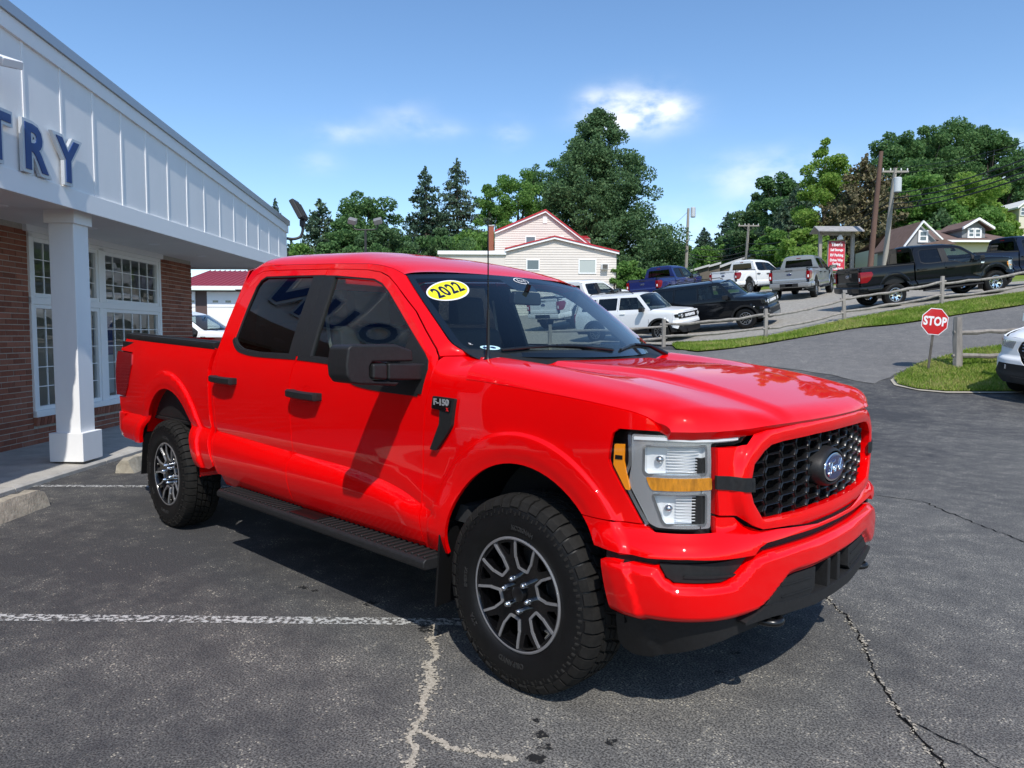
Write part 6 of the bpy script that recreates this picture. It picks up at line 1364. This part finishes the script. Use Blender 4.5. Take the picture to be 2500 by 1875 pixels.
def P3(px, y, D): q = rd((px-1250)/FPX*D, D); return Vector((float(q[0]), float(q[1]), zpx(y, D)))
for (y0, yr, sg_, rr_) in ((414, 345, .3, .010), (428, 352, .3, .010), (470, 378, .35, .020), (482, 395, .35, .022), (495, 410, .35, .022), (508, 425, .3, .024)):
    wire(P3(2165, y0+(0 if y0 < 440 else 4), 46), P3(2560, yr-20, 30), sg_, rr_)
for (y0, y1, sg_, rr_) in ((418, 556, 1.0, .010), (425, 560, 1.0, .010), (476, 595, 1.0, .020), (492, 612, 1.0, .022), (505, 620, 1.1, .022), (560, 640, .8, .012)):
    wire(P3(2160, y0, 46), P3(1818, y1, 70), sg_, rr_)
for (y0, y1, rr_) in ((556, 588, .010), (595, 602, .022), (612, 618, .022), (622, 626, .022)): wire(P3(1816, y0, 70), P3(1672, y1, 72), .5, rr_)
for (y0, y1, rr_) in ((520, 586, .010), (565, 600, .016), (600, 622, .022)): wire(P3(1672, y0, 72), P3(1560, y1+10, 112), .6, rr_)

# twin-headed lot lamp behind the red pickup
lp = thing('lot_lamp', 'black lamp post with two floodlights rising behind the red pickup roof', 'lamp post', tuple(px_at(895, 36)), YAW-math.pi/2); zq = lambda y: zpx(y, 36)-lp.location.z
MB().tube([(0, 0, -.2), (0, 0, zq(567))], .06, 10).build('pole', M_LAMP, lp); MB().tube(catmull([(-.62, 0, zq(552)), (-.55, 0, zq(563)), (-.35, 0, zq(566)), (.35, 0, zq(566)), (.55, 0, zq(563)), (.62, 0, zq(552))], 4), .035, 8).build('crossbar', M_LAMP, lp)
for s_ in (-1, 1): MB().box(-.20, .20, -.16, .16, -.13, .13, Matrix.Translation((s_*.62, -.05, zq(546))) @ Matrix.Rotation(s_*math.radians(-14), 4, 'Y') @ Matrix.Rotation(math.radians(30), 4, 'X')).build('lamp_head', mat('lamp_alloy', (.20, .20, .20), .5) if 'lamp_alloy' not in MATS else MATS['lamp_alloy'], lp, bevel=.03)

# ================================================================ houses
M_SIDING = mat('cream_siding', (.66, .60, .535), .7, noise=(1.2, .06)); M_REDROOF = mat('red_metal_roof', (.45, .02, .03), .4, .1); M_PINKROOF = mat('sunbleached_red_metal_roof', (.36, .055, .075), .45, .1); M_GLASSD = mat('house_glass', (.10, .125, .13), .08, spec=.9); M_BROWN = mat('brown_shingle', (.165, .105, .085), .95, noise=(3, .25)); M_GREYS = mat('grey_siding', (.23, .235, .24), .8); M_YELS = mat('yellow_siding', (.66, .58, .36), .8); M_SHUT = mat('green_shutter', (.05, .10, .08), .6); M_STUC = mat('cream_stucco', (.66, .61, .48), .85); M_BARN = mat('brown_metal_siding', (.10, .062, .055), .6)
def house(name, label, px, D, head=0.):
    o = thing(name, label, 'house', tuple(px_at(px, D)), YAW-math.pi/2+math.radians(head)); return o, (lambda q: (q-px)/FPX*D), (lambda y: zpx(y, D)-o.location.z)
def siding(o, poly, y0, mt, pitch=.2, name='siding'):
    """lapped boards covering a wall polygon in (x, z) facing -y"""
    q = np.array(poly); z0, z1 = q[:, 1].min(), q[:, 1].max(); mb = MB(); z = z0
    while z < z1-.02:
        zm = z+pitch*.5; xs = []
        for i in range(len(q)):
            a, b = q[i], q[(i+1) % len(q)]
            if (a[1]-zm)*(b[1]-zm) < 0: xs.append(a[0]+(b[0]-a[0])*(zm-a[1])/(b[1]-a[1]))
        xs.sort()
        for i in range(0, len(xs)-1, 2): mb.add([(xs[i], y0-.035, z), (xs[i+1], y0-.035, z), (xs[i+1], y0-.004, min(z1, z+pitch)), (xs[i], y0-.004, min(z1, z+pitch)), (xs[i], y0, z), (xs[i+1], y0, z)], [(0, 1, 2, 3), (0, 4, 5, 1)])
        z += pitch
    s_ = mb.build(name, mt, o); s_['kind'] = 'stuff'; return s_
def window(o, x0, x1, z0, z1, y0, trim=.08, shutters=None, cross=True, glassm=None):
    w_ = MB(); 
    for r_ in ((x0-trim, x0, z0-trim, z1+trim), (x1, x1+trim, z0-trim, z1+trim), (x0, x1, z0-trim, z0), (x0, x1, z1, z1+trim)): w_.box(r_[0], r_[1], y0-.06, y0+.02, r_[2], r_[3])
    if cross: w_.box(x0, x1, y0-.045, y0+.02, (z0+z1)/2-.025, (z0+z1)/2+.025)
    wo = w_.build('window', M_WHITE2, o); MB().box(x0, x1, y0-.030, y0-.02, z0, z1).build('pane', glassm or M_GLASSD, wo)
    if shutters:
        for a, b in ((x0-trim-.4, x0-trim-.02), (x1+trim+.02, x1+trim+.4)): MB().box(a, b, y0-.05, y0, z0-.05, z1+.05).build('shutter', shutters, wo)
    return wo
def slope(mb, A, B, y0, y1, th=.12): mb.prism([A, B, (B[0], B[1]+th), (A[0], A[1]+th)], lambda x, z, t: (x, t, z), y0, y1)
# cream house with red roof edges
H, X, Zh = house('cream_house', 'cream clapboard house with red metal roof edges behind the pickups', 1330, 62)
ap, le, re = (X(1329), Zh(520)), (X(1207), Zh(571)), (X(1452), Zh(612)); gab = [(le[0], -.5), (re[0]-.2, -.5), (re[0]-.2, re[1]+.1), ap, le]
MB().prism(gab, lambda x, z, t: (x, t, z), 0, 11).build('wall', M_SIDING, H); siding(H, gab, 0., M_SIDING, .19)
r_ = MB(); slope(r_, le, ap, -.35, 11.3); slope(r_, ap, re, -.35, 11.3); r_.build('roof', M_REDROOF, H)
r_ = MB(); slope(r_, (le[0], le[1]-.15), (ap[0], ap[1]-.15), -.30, -.22, .14); slope(r_, (ap[0], ap[1]-.15), (re[0], re[1]-.15), -.30, -.22, .14); r_.build('rake_board', M_WHITE2, H)
for p0, p1 in ((1283, 1304), (1350, 1372)): window(H, X(p0), X(p1), Zh(610), Zh(582), -.02, cross=True)
window(H, X(1324), X(1332), Zh(548), Zh(534), -.02, trim=.04, cross=False, glassm=M_WHITE2)
ch = MB().box(X(1192), X(1204), .6, 1.2, -.5, Zh(552)); cho = ch.build('chimney', M_BRICKS, H); MB().box(X(1190.5), X(1205.5), .55, 1.25, Zh(554), Zh(551)).build('chimney_cap', M_CONC, cho)
dm = MB().box(X(1404), X(1445), 2.5, 5., Zh(620), Zh(575)); dm.build('dormer', M_SIDING, H); r_ = MB().prism([(X(1392), Zh(575)), (X(1446), Zh(577)), (X(1443), Zh(561)), (X(1394), Zh(561))], lambda x, z, t: (x, 2.3+(t if z < Zh(568) else t*.0+2.2), z), 0, 3.2); r_.build('dormer_roof', M_REDROOF, H)
ap2, l2, r2 = (X(1343), Zh(601)), (X(1233), Zh(629)), (X(1486), Zh(634)); ext = [(X(1086), -.5), (X(1481), -.5), (X(1481), r2[1]+.05), ap2, l2, (X(1086), Zh(640))]
MB().prism(ext, lambda x, z, t: (x, t, z), -5., 0).build('front_wing', M_SIDING, H); siding(H, [(X(1233), -.5), (X(1481), -.5), (X(1481), r2[1]+.05), ap2, l2], -5., M_SIDING, .19)
r_ = MB(); slope(r_, l2, ap2, -5.35, .0, .10); slope(r_, ap2, r2, -5.35, 0., .10); r_.build('front_roof', M_REDROOF, H); r_ = MB(); slope(r_, (l2[0], l2[1]-.16), (ap2[0], ap2[1]-.16), -5.30, -5.22, .15); slope(r_, (ap2[0], ap2[1]-.16), (r2[0], r2[1]-.16), -5.30, -5.22, .15); r_.build('rake_board', M_WHITE2, H); MB().box(X(1084), X(1236), -5.2, 0, Zh(640), Zh(632)).build('flat_roof', M_WHITE2, H)
k = 57/62
window(H, X(1250+(1399-1250)/1), X(1434), Zh(679), Zh(651), -5.02, cross=False, glassm=mat('window_blind', (.42, .46, .43), .5)); window(H, X(1283), X(1308), Zh(672), Zh(652), -5.02, cross=False)
ac = MB().box(X(1447), X(1462), -5.45, -5.0, Zh(672), Zh(660)).build('air_conditioner', M_WHITE2, H, bevel=.02); MB().box(X(1448.5), X(1460.5), -5.47, -5.44, Zh(671), Zh(661)).build('air_conditioner_grille', M_STEEL, ac)
# garage with red roof at the left
H, X, Zh = house('red_roofed_garage', 'low brown garage with red ribbed roof and white doors at the left', 560, 30, 0.)
MB().box(X(440), X(770), 0, 7, -.5, Zh(712)).build('wall', M_BARN, H)
mb = MB().add([(X(432), -.5, Zh(706)), (X(780), -.5, Zh(706)), (X(780), 3.6, Zh(648)), (X(432), 3.6, Zh(648)), (X(432), -.5, Zh(706)-.1), (X(780), -.5, Zh(706)-.1), (X(780), 7.8, Zh(706)), (X(432), 7.8, Zh(706))], [(0, 1, 2, 3), (0, 4, 5, 1), (3, 2, 6, 7)]); rfo = mb.build('roof', M_PINKROOF, H)
rb = MB(); sx = X(432)
while sx < X(780): rb.add([(sx-.02, -.5, Zh(706)+.005), (sx+.02, -.5, Zh(706)+.005), (sx+.02, 3.6, Zh(648)+.005), (sx-.02, 3.6, Zh(648)+.005), (sx, -.5, Zh(706)+.05), (sx, 3.6, Zh(648)+.05)], [(0, 4, 5, 3), (4, 1, 2, 5), (0, 1, 4)]); sx += .23
rbo = rb.build('roof_ribs', M_PINKROOF, rfo); rbo['kind'] = 'stuff'
MB().box(X(436), X(776), -.56, -.46, Zh(712), Zh(704)).build('gutter', M_WHITE2, H)
for p0, p1 in ((420, 481), (510, 650), (668, 765)):
    dr = MB().box(X(p0), X(p1), -.06, .02, -.2, Zh(716)).build('garage_door', M_WHITE2, H)
    for j in range(1, 4): MB().box(X(p0), X(p1), -.066, -.058, -.2+j*.78, -.185+j*.78).build('door_joint', M_STEEL, dr)
    for j in range(4): 
        xa = X(p0)+(X(p1)-X(p0))*(.10+.22*j); MB().box(xa, xa+.22, -.068, -.06, Zh(742), Zh(737)).build('door_pane', M_GLASSD, dr)
# grey bungalow with brown roof on the right
H, X, Zh = house('grey_bungalow', 'grey bungalow with brown roof and white dormer window up the hill', 2330, 46)
ez = Zh(588); MB().box(X(2205), X(2470), 0, 7, -1.5, ez).build('wall', M_STUC, H)
mb = MB().add([(X(2274), -.6, ez-.05), (X(2478), -.6, ez-.05), (X(2415), 3.2, Zh(543)), (X(2226), 3.2, Zh(545)), (X(2478), 7, ez), (X(2200), 7, ez)], [(0, 1, 2, 3), (1, 4, 2), (3, 2, 4, 5)]); mb.build('roof', M_BROWN, H, sharp=20)
gb = [(X(2182), Zh(607)), (X(2274), ez-.05), (X(2226), Zh(547))]; MB().prism([(X(2190), -1), (X(2270), -1), (X(2270), ez-.1), (X(2226), Zh(549)), (X(2190), Zh(600))], lambda x, z, t: (x, t, z), -.3, 3).build('gable_wall', M_GREYS, H)
r_ = MB(); slope(r_, gb[0], gb[2], -.7, -.55, .12); slope(r_, gb[2], gb[1], -.7, -.55, .12); r_.build('gable_trim', M_WHITE2, H); r_ = MB(); slope(r_, gb[0], gb[2], -.55, 3.4, .10); r_.build('gable_roof', M_BROWN, H); window(H, X(2226), X(2240), Zh(588), Zh(568), -.32, trim=.12)
MB().prism([(X(2180), Zh(612)), (X(2262), Zh(606)), (X(2235), Zh(596))], lambda x, z, t: (x, t, z), -2.6, -.3).build('porch_roof', M_BROWN, H)
dz0, dz1 = Zh(578), Zh(556); MB().prism([(X(2340), dz0), (X(2396), dz0), (X(2396), dz1), (X(2372), Zh(537)), (X(2340), dz1)], lambda x, z, t: (x, t, z), .25, 3).build('dormer', M_GREYS, H); r_ = MB(); slope(r_, (X(2334), dz1-.1), (X(2372), Zh(537)), -.15, .0, .14); slope(r_, (X(2372), Zh(537)), (X(2410), dz1-.1), -.15, .0, .14); r_.build('dormer_trim', M_WHITE2, H); r_ = MB(); slope(r_, (X(2334), dz1-.1), (X(2372), Zh(537)), .0, 3.2, .12); slope(r_, (X(2372), Zh(537)), (X(2410), dz1-.1), .0, 3.2, .12); r_.build('dormer_roof', M_BROWN, H)
for p0, p1 in ((2356, 2366), (2372, 2382)): window(H, X(p0), X(p1), Zh(575), Zh(559), .23, trim=.10)
MB().box(X(2272), X(2478), -.66, -.58, ez-.12, ez).build('gutter', M_WHITE2, H)
# cream house at the far right
H, X, Zh = house('hillside_house', 'cream house with brown roof and dormer at the far right on the hill', 2480, 62)
MB().box(X(2405), X(2620), 0, 8, -2, Zh(532)).build('wall', M_STUC, H); MB().add([(X(2396), -.5, Zh(532)), (X(2630), -.5, Zh(532)), (X(2620), 4, Zh(496)), (X(2400), 4, Zh(498)), (X(2630), 8.5, Zh(532)), (X(2396), 8.5, Zh(532))], [(0, 1, 2, 3), (3, 2, 4, 5), (0, 3, 5), (1, 4, 2)]) if False else None
mb = MB().add([(X(2396), -.5, Zh(532)), (X(2630), -.5, Zh(532)), (X(2620), 4, Zh(496)), (X(2400), 4, Zh(498)), (X(2630), 8.5, Zh(532)), (X(2396), 8.5, Zh(532))], [(0, 1, 2, 3), (3, 2, 4, 5), (0, 3, 5), (1, 4, 2)]); mb.build('roof', M_BROWN, H, sharp=20)
MB().prism([(X(2452), Zh(560)), (X(2481), Zh(560)), (X(2481), Zh(512)), (X(2466), Zh(498)), (X(2452), Zh(512))], lambda x, z, t: (x, t, z), -.9, 3).build('dormer', M_STUC, H); r_ = MB(); slope(r_, (X(2443), Zh(515)), (X(2466), Zh(497)), -1.2, 3.2, .14); slope(r_, (X(2466), Zh(497)), (X(2489), Zh(515)), -1.2, 3.2, .14); r_.build('dormer_roof', M_WHITE2, H)
for p0, p1 in ((2455, 2463), (2467, 2475)): window(H, X(p0), X(p1), Zh(529), Zh(513), -.92, trim=.06)
# far yellow house and low sheds
H, X, Zh = house('yellow_house', 'small yellow house with green shutters between the white and silver pickups', 1830, 88)
yb = [(X(1808), -1), (X(1881), -1), (X(1881), Zh(643)), (X(1828), Zh(626)), (X(1770), Zh(650)), (X(1770), -1)]; MB().prism(yb, lambda x, z, t: (x, t, z), 0, 8).build('wall', M_YELS, H); r_ = MB(); slope(r_, (X(1752), Zh(657)), (X(1828), Zh(625)), -.3, 8.3, .18); slope(r_, (X(1828), Zh(625)), (X(1884), Zh(645)), -.3, 8.3, .18); r_.build('roof', M_SHING, H)
for p0, p1 in ((1818, 1822), (1837, 1847)): window(H, X(p0), X(p1), Zh(649), Zh(641), -.02, trim=.1, shutters=M_SHUT)
mb = MB().prism([(X(1822), Zh(651)), (X(1880), Zh(651)), (X(1890), Zh(662)), (X(1826), Zh(662))], lambda x, z, t: (x, t, z), -3, 0); mb.build('porch_roof', mat('dark_shingle', (.09, .085, .085), .9), H); MB().box(X(1828), X(1884), -2.6, -.2, -1, Zh(662)).build('porch', M_WHITE2, H)
H, X, Zh = house('storage_shed', 'row of low sheds with pale slanting roofs behind the white pickup', 1730, 80)
for i, (p0, p1, y0_, y1_) in enumerate(((1670, 1725, 662, 645), (1700, 1756, 655, 638), (1752, 1810, 650, 627))):
    MB().prism([(X(p0), -1), (X(p1), -1), (X(p1), Zh(y1_)-.25), (X(p0), Zh(y0_)-.25)], lambda x, z, t: (x, t, z), i*.6, 6).build('shed_wall', mat('shed_brown', (.14, .12, .10), .9) if 'shed_brown' not in MATS else MATS['shed_brown'], H); r_ = MB(); slope(r_, (X(p0)-.3, Zh(y0_)-.3), (X(p1), Zh(y1_)-.25), i*.6-.4, 6.3, .22); r_.build('shed_roof', mat('pale_roof', (.5, .5, .5), .6) if 'pale_roof' not in MATS else MATS['pale_roof'], H)

# ================================================================ trees
M_BARK = mat('bark', (.085, .068, .055), .95, noise=(4, .4, (1, 1, .2)))
L_DK = leafmat('spruce_needles', (0.033, 0.065, 0.046), (0.056, 0.107, 0.065), (0.092, 0.147, 0.088), 0.15); L_SPR2 = leafmat('pine_needles', (0.047, 0.088, 0.058), (0.079, 0.133, 0.081), (0.127, 0.177, 0.100), 0.18); L_OAK = leafmat('oak_leaves', (0.056, 0.120, 0.041), (0.092, 0.186, 0.062), (0.153, 0.254, 0.088), 0.33); L_MAP = leafmat('maple_leaves', (0.079, 0.177, 0.041), (0.135, 0.265, 0.062), (0.231, 0.365, 0.096), 0.39); L_YEL = leafmat('locust_leaves', (0.125, 0.238, 0.041), (0.200, 0.324, 0.062), (0.291, 0.391, 0.096), 0.45); L_POP = leafmat('cottonwood_leaves', (0.051, 0.107, 0.046), (0.088, 0.164, 0.068), (0.148, 0.233, 0.100), 0.30); L_BRN = leafmat('dry_spruce_needles', (0.105, 0.107, 0.050), (0.159, 0.142, 0.074), (0.213, 0.177, 0.100), .1)
LEAF_K = 1.0
def leaves_mesh(name, C, N, size, mt, g, droop=0., flat=0.):
    """one small leaf spray (a bent quad) at each point of C"""
    n_ = len(C); a = g.normal(size=(n_, 3)); a[:, 2] *= (1-flat); a /= np.linalg.norm(a, axis=1, keepdims=True); b = g.normal(size=(n_, 3)); b = np.cross(a, b); b /= np.maximum(np.linalg.norm(b, axis=1, keepdims=True), 1e-6)
    s_ = size*(.55+.9*g.random(n_))[:, None]; V = np.empty((n_, 4, 3)); V[:, 0] = C-a*s_*.5; V[:, 1] = C+b*s_*.32; V[:, 2] = C+a*s_*.5; V[:, 3] = C-b*s_*.32; V[:, 2, 2] -= droop*s_[:, 0]; V[:, 0, 2] += droop*s_[:, 0]*.3
    me = bpy.data.meshes.new(name); me.vertices.add(n_*4); me.vertices.foreach_set('co', V.ravel()); me.loops.add(n_*4); me.loops.foreach_set('vertex_index', np.arange(n_*4)); me.polygons.add(n_); me.polygons.foreach_set('loop_start', np.arange(0, n_*4, 4)); me.materials.append(mt); me.update(calc_edges=True); return me
def limbs(mb, h, r_, g, tips):
    mb.tube([(0, 0, -.5), (g.normal(0, .1), g.normal(0, .1), h*.35), (g.normal(0, .2), g.normal(0, .2), h*.8)], [r_, r_*.75, r_*.25], 9)
    for t in tips:
        z0 = h*(.22+.4*g.random()); z0 = min(z0, t[2]*.85); q = Vector(t); mid = Vector((t[0]*.45, t[1]*.45, z0+(t[2]-z0)*.4)); mb.tube([(0, 0, z0), mid, q], [r_*.4, r_*.25, r_*.06], 6, False)
def broad_tree(px, ytop, D, wpx, label, mt, n_=9000, base=None, shape='round', seed=1, leaf=.34, clumps=70, group='trees behind the lot', low=.22, name='leafy_tree'):
    b = px_at(px, D); 
    if base is not None: b.z = base
    h = zpx(ytop, D)-b.z; rw = wpx*.66/FPX*D; leaf *= .70; n_ = int(n_*2.6); g = np.random.default_rng(seed); o = thing(name, label, 'tree', tuple(b), group=group)
    # clump centres on and inside the crown envelope
    C = []
    while len(C) < clumps:
        u = g.random(); z = low+(1-low)*u; a = g.random()*6.283
        if shape == 'round': rr = math.sqrt(max(0, 1-((z-(.5+low/2)*1.04)/(.5*(1-low)*1.02))**2))
        elif shape == 'cone': rr = (1-u)**.75+.02
        else: rr = math.sin(math.pi*min(1, .12+u*.88))**.7
        rr *= .86+.16*math.sin(a*3+seed)+.10*g.normal(); k = g.random()**(.36 if shape != 'cone' else .45)
        C.append((rw*rr*k*math.cos(a)*.93, rw*rr*k*math.sin(a)*.93, h*z*.97, max(.1, rr)))
    C = np.array(C); cr = rw*(.22+.15*g.random(len(C)))*(70/clumps)**.33*(.30+.70*np.minimum(1, C[:, 3])); C = C[:, :3]
    per = np.maximum(8, (n_*cr**2/np.sum(cr**2)).astype(int)); P = []
    for c, r_, k in zip(C, cr, per):
        d = g.normal(size=(k, 3)); d /= np.linalg.norm(d, axis=1, keepdims=True); d[:, 2] *= .72; P.append(c+d*r_*(g.random(k)**.35)[:, None])
    P = np.concatenate(P); P = P[P[:, 2] < h*1.02]
    _link('crown', leaves_mesh('crown', P, None, leaf, mt, g, flat=.2), o); mb = MB(); limbs(mb, h, max(.12, h*.022), g, [tuple(C[i]) for i in g.choice(len(C), min(len(C), 16), False)]); mb.build('trunk', M_BARK, o, sharp=60, fix=False); return o
def conifer(px, ytop, D, wpx, label, mt, n_=8000, base=None, seed=1, leaf=.34, group='trees behind the lot', gaps=.25, low=.05, name='spruce_tree'):
    b = px_at(px, D)
    if base is not None: b.z = base
    h = zpx(ytop, D)-b.z; rw = wpx*1.3/FPX*D; leaf *= .75; n_ = int(n_*2.4); g = np.random.default_rng(seed); o = thing(name, label, 'tree', tuple(b), group=group); P = []; mb = MB(); mb.tube([(0, 0, -.5), (0, 0, h*.5), (0, 0, h*.985)], [h*.018, h*.011, .015], 8)
    tiers = int(16+h*1.3); W_ = []
    for i in range(tiers):
        t = low+(1-low)*(i/tiers)**.92; L_ = rw*(1-t)**.80*(.72+.45*g.random())+.10
        for j in range(int(6+5*(1-t))):
            a = g.random()*6.283; L2 = L_*(.7+.45*g.random()); dz = -.18*L2-.05*g.random(); W_.append((t*h, a, L2, dz))
    tot = sum(w_[2] for w_ in W_)
    for z, a, L2, dz in W_:
        k = max(4, int(n_*L2/tot)); s_ = g.random(k)**.7; d = np.array([math.cos(a), math.sin(a)]); sp = (.09+.16*L2*(1-s_))[:, None]; q = np.empty((k, 3)); q[:, :2] = d*(s_*L2)[:, None]+g.normal(size=(k, 2))*sp*.55; q[:, 2] = z+dz*s_**1.3+.10*L2*s_**3+g.normal(size=k)*.10-.10*np.abs(g.normal(size=k)); P.append(q)
        if L2 > .6: mb.tube([(0, 0, z), (d[0]*L2*.9, d[1]*L2*.9, z+dz*.85)], [.03+.01*L2, .01], 4, False)
    P = np.concatenate(P); top = np.column_stack([g.normal(0, .05, 40), g.normal(0, .05, 40), h*(.96+.05*g.random(40))]); P = np.concatenate([P, top])
    _link('crown', leaves_mesh('crown', P, None, leaf, mt, g, droop=.25), o); mb.build('trunk', M_BARK, o, sharp=60, fix=False); return o
conifer(678, 494, 70, 46, 'thin dark spruce tip above the end of the white fascia', L_DK, 3500, seed=2)
conifer(715, 592, 75, 60, 'low dark spruce beside the floodlight at the building corner', L_SPR2, 3500, seed=3)
conifer(785, 496, 64, 125, 'loose pale-green conifer right of the floodlight', L_SPR2, 7000, seed=4, leaf=.40)
broad_tree(893, 474, 66, 165, 'rounded dark oak behind the twin lamp post', L_OAK, 11000, seed=5, low=.12)
broad_tree(845, 545, 60, 120, 'low bushy tree under the rounded oak', L_OAK, 6000, seed=6, low=.05, clumps=40); broad_tree(950, 560, 58, 150, 'low olive-green tree above the red pickup roof', L_POP, 6500, seed=7, low=.05, clumps=40)
conifer(1040, 418, 72, 105, 'tall narrow spruce, left of the two spruces behind the red pickup', L_DK, 10000, seed=8); conifer(1116, 398, 74, 128, 'tallest narrow spruce, right of the two spruces behind the red pickup', L_SPR2, 11000, seed=9)
broad_tree(1198, 455, 78, 110, 'bright maple between the spruces and the cream house chimney', L_MAP, 8000, seed=10, low=.1); broad_tree(1262, 418, 80, 145, 'bright green tree behind the cream house gable', L_MAP, 10000, seed=11, low=.08)
broad_tree(1325, 395, 86, 120, 'dark leafy tree just left of the giant cottonwood', L_OAK, 8000, seed=12, low=.08)
broad_tree(1452, 268, 76, 385, 'giant cone-shaped cottonwood towering over the cream house', L_POP, 60000, seed=13, shape='cone', clumps=620, leaf=.36, low=.03, name='cottonwood_tree')
broad_tree(1105, 585, 62, 140, 'low bush behind the flat wing of the cream house', L_OAK, 6000, seed=14, low=.03, clumps=40); broad_tree(1180, 570, 66, 110, 'shrubby tree left of the brick chimney', L_MAP, 5000, seed=15, low=.03, clumps=40)
broad_tree(1498, 655, 57, 36, 'small round shrub at the corner of the cream house', L_MAP, 2200, seed=16, low=.0, clumps=24, leaf=.2, name='round_shrub')
for i, (px, y, D, wd, mt_, lab) in enumerate(((650, 590, 62, 90, L_OAK, 'low tree at the end of the building under the spruce tips'), (735, 600, 58, 110, L_MAP, 'low bushy tree right of the building corner'), (800, 590, 57, 110, L_OAK, 'broad low tree below the pale conifer'), (905, 600, 56, 130, L_OAK, 'broad low tree below the rounded oak'), (1010, 580, 60, 120, L_OAK, 'broad low tree at the foot of the left spruce'), (1075, 560, 63, 110, L_POP, 'olive tree at the foot of the two spruces'), (1150, 520, 70, 110, L_MAP, 'maple filling the gap right of the tallest spruce'), (1540, 640, 66, 90, L_MAP, 'low tree right of the cream house'))): broad_tree(px, y, D, wd, lab, mt_, 5500, seed=120+i, low=.02, clumps=45)
# far wood between the poles, single trees that can be told apart
for i, (px, y, D, wd, mt_, kind) in enumerate(((1560, 612, 120, 90, L_OAK, 0), (1612, 600, 128, 80, L_MAP, 0), (1660, 596, 118, 74, L_MAP, 0), (1712, 560, 116, 70, L_DK, 1), (1768, 522, 122, 66, L_DK, 1), (1748, 600, 106, 90, L_MAP, 0), (1805, 560, 112, 90, L_OAK, 0), (1850, 470, 100, 110, L_POP, 0), (1895, 420, 96, 120, L_OAK, 0), (1815, 512, 104, 70, L_SPR2, 1), (1880, 560, 86, 90, L_MAP, 0), (1935, 455, 88, 110, L_SPR2, 1))):
    lab = ['hazy oak low on the left of the far tree line', 'pale maple left of the tall utility pole', 'light green tree behind the tall utility pole', 'dark pointed spruce right of the tall utility pole', 'lone thin spruce spire left of the crossarm pole', 'low maple behind the slanting shed roofs', 'mid green tree just left of the crossarm pole', 'dull green tree behind the crossarm pole', 'tall dark oak right of the crossarm pole', 'ragged conifer at the top of the crossarm pole', 'yellow-green tree above the yellow house', 'dark conifer left of the storage signboard'][i]
    if kind: conifer(px, y, D, wd, lab, mt_, 5500, seed=40+i, leaf=.5, group='trees of the far tree line')
    else: broad_tree(px, y, D, wd, lab, mt_, 6000, seed=40+i, leaf=.55, low=.04, clumps=50, group='trees of the far tree line')
# the wooded rise on the right
for i, (px, y, D, wd, mt_, kind, n_) in enumerate(((2000, 338, 64, 118, L_YEL, 3, 11000), (1965, 560, 58, 110, L_YEL, 0, 6000), (2098, 384, 60, 150, L_BRN, 1, 13000), (2165, 330, 74, 150, L_OAK, 0, 12000), (2235, 318, 76, 150, L_OAK, 0, 12000), (2310, 304, 78, 170, L_OAK, 0, 14000), (2395, 335, 74, 140, L_OAK, 0, 12000), (2440, 385, 70, 90, L_OAK, 0, 8000), (2230, 420, 62, 130, L_MAP, 0, 9000), (2330, 425, 64, 150, L_YEL, 0, 9000), (2480, 412, 80, 90, L_DK, 0, 8000), (2215, 545, 52, 100, L_MAP, 0, 7000), (2280, 510, 58, 70, L_POP, 1, 6000), (2360, 500, 60, 110, L_MAP, 0, 7000), (2045, 480, 66, 90, L_MAP, 0, 7000), (2415, 510, 62, 80, L_YEL, 0, 6000), (2560, 380, 76, 150, L_OAK, 0, 6000), (1985, 600, 52, 120, L_YEL, 0, 6000))):
    lab = ['tall airy yellow-green locust left of the brown pole', 'yellow-green brush below the locust', 'brownish drying spruce behind the brown utility pole', 'dark oak at the left end of the hilltop wood', 'dark oak second from the left on the hilltop', 'tallest broad oak of the hilltop wood', 'broad oak right of the tallest hilltop oak', 'smaller oak at the right end of the hilltop wood', 'lighter maple right of the grey utility pole', 'yellowish maple under the tallest hilltop oak', 'dark tree at the right edge behind the hillside house', 'low leafy maple left of the grey bungalow', 'pointed bushy tree behind the bungalow roof', 'round maple above the bungalow dormer', 'green tree between the locust and the brown spruce', 'yellow-green bush left of the hillside house', 'oak just past the right edge of the hilltop wood', 'bright brush behind the storage signboard'][i]
    if kind == 1: conifer(px, y, D, wd, lab, mt_, n_, seed=70+i, leaf=.34, group='trees of the wooded rise', low=.02)
    else: broad_tree(px, y, D, wd, lab, mt_, n_, seed=70+i, leaf=.36 if kind == 0 else .30, shape='round' if kind == 0 else 'tall', clumps=80 if kind == 0 else 55, low=.06, group='trees of the wooded rise')
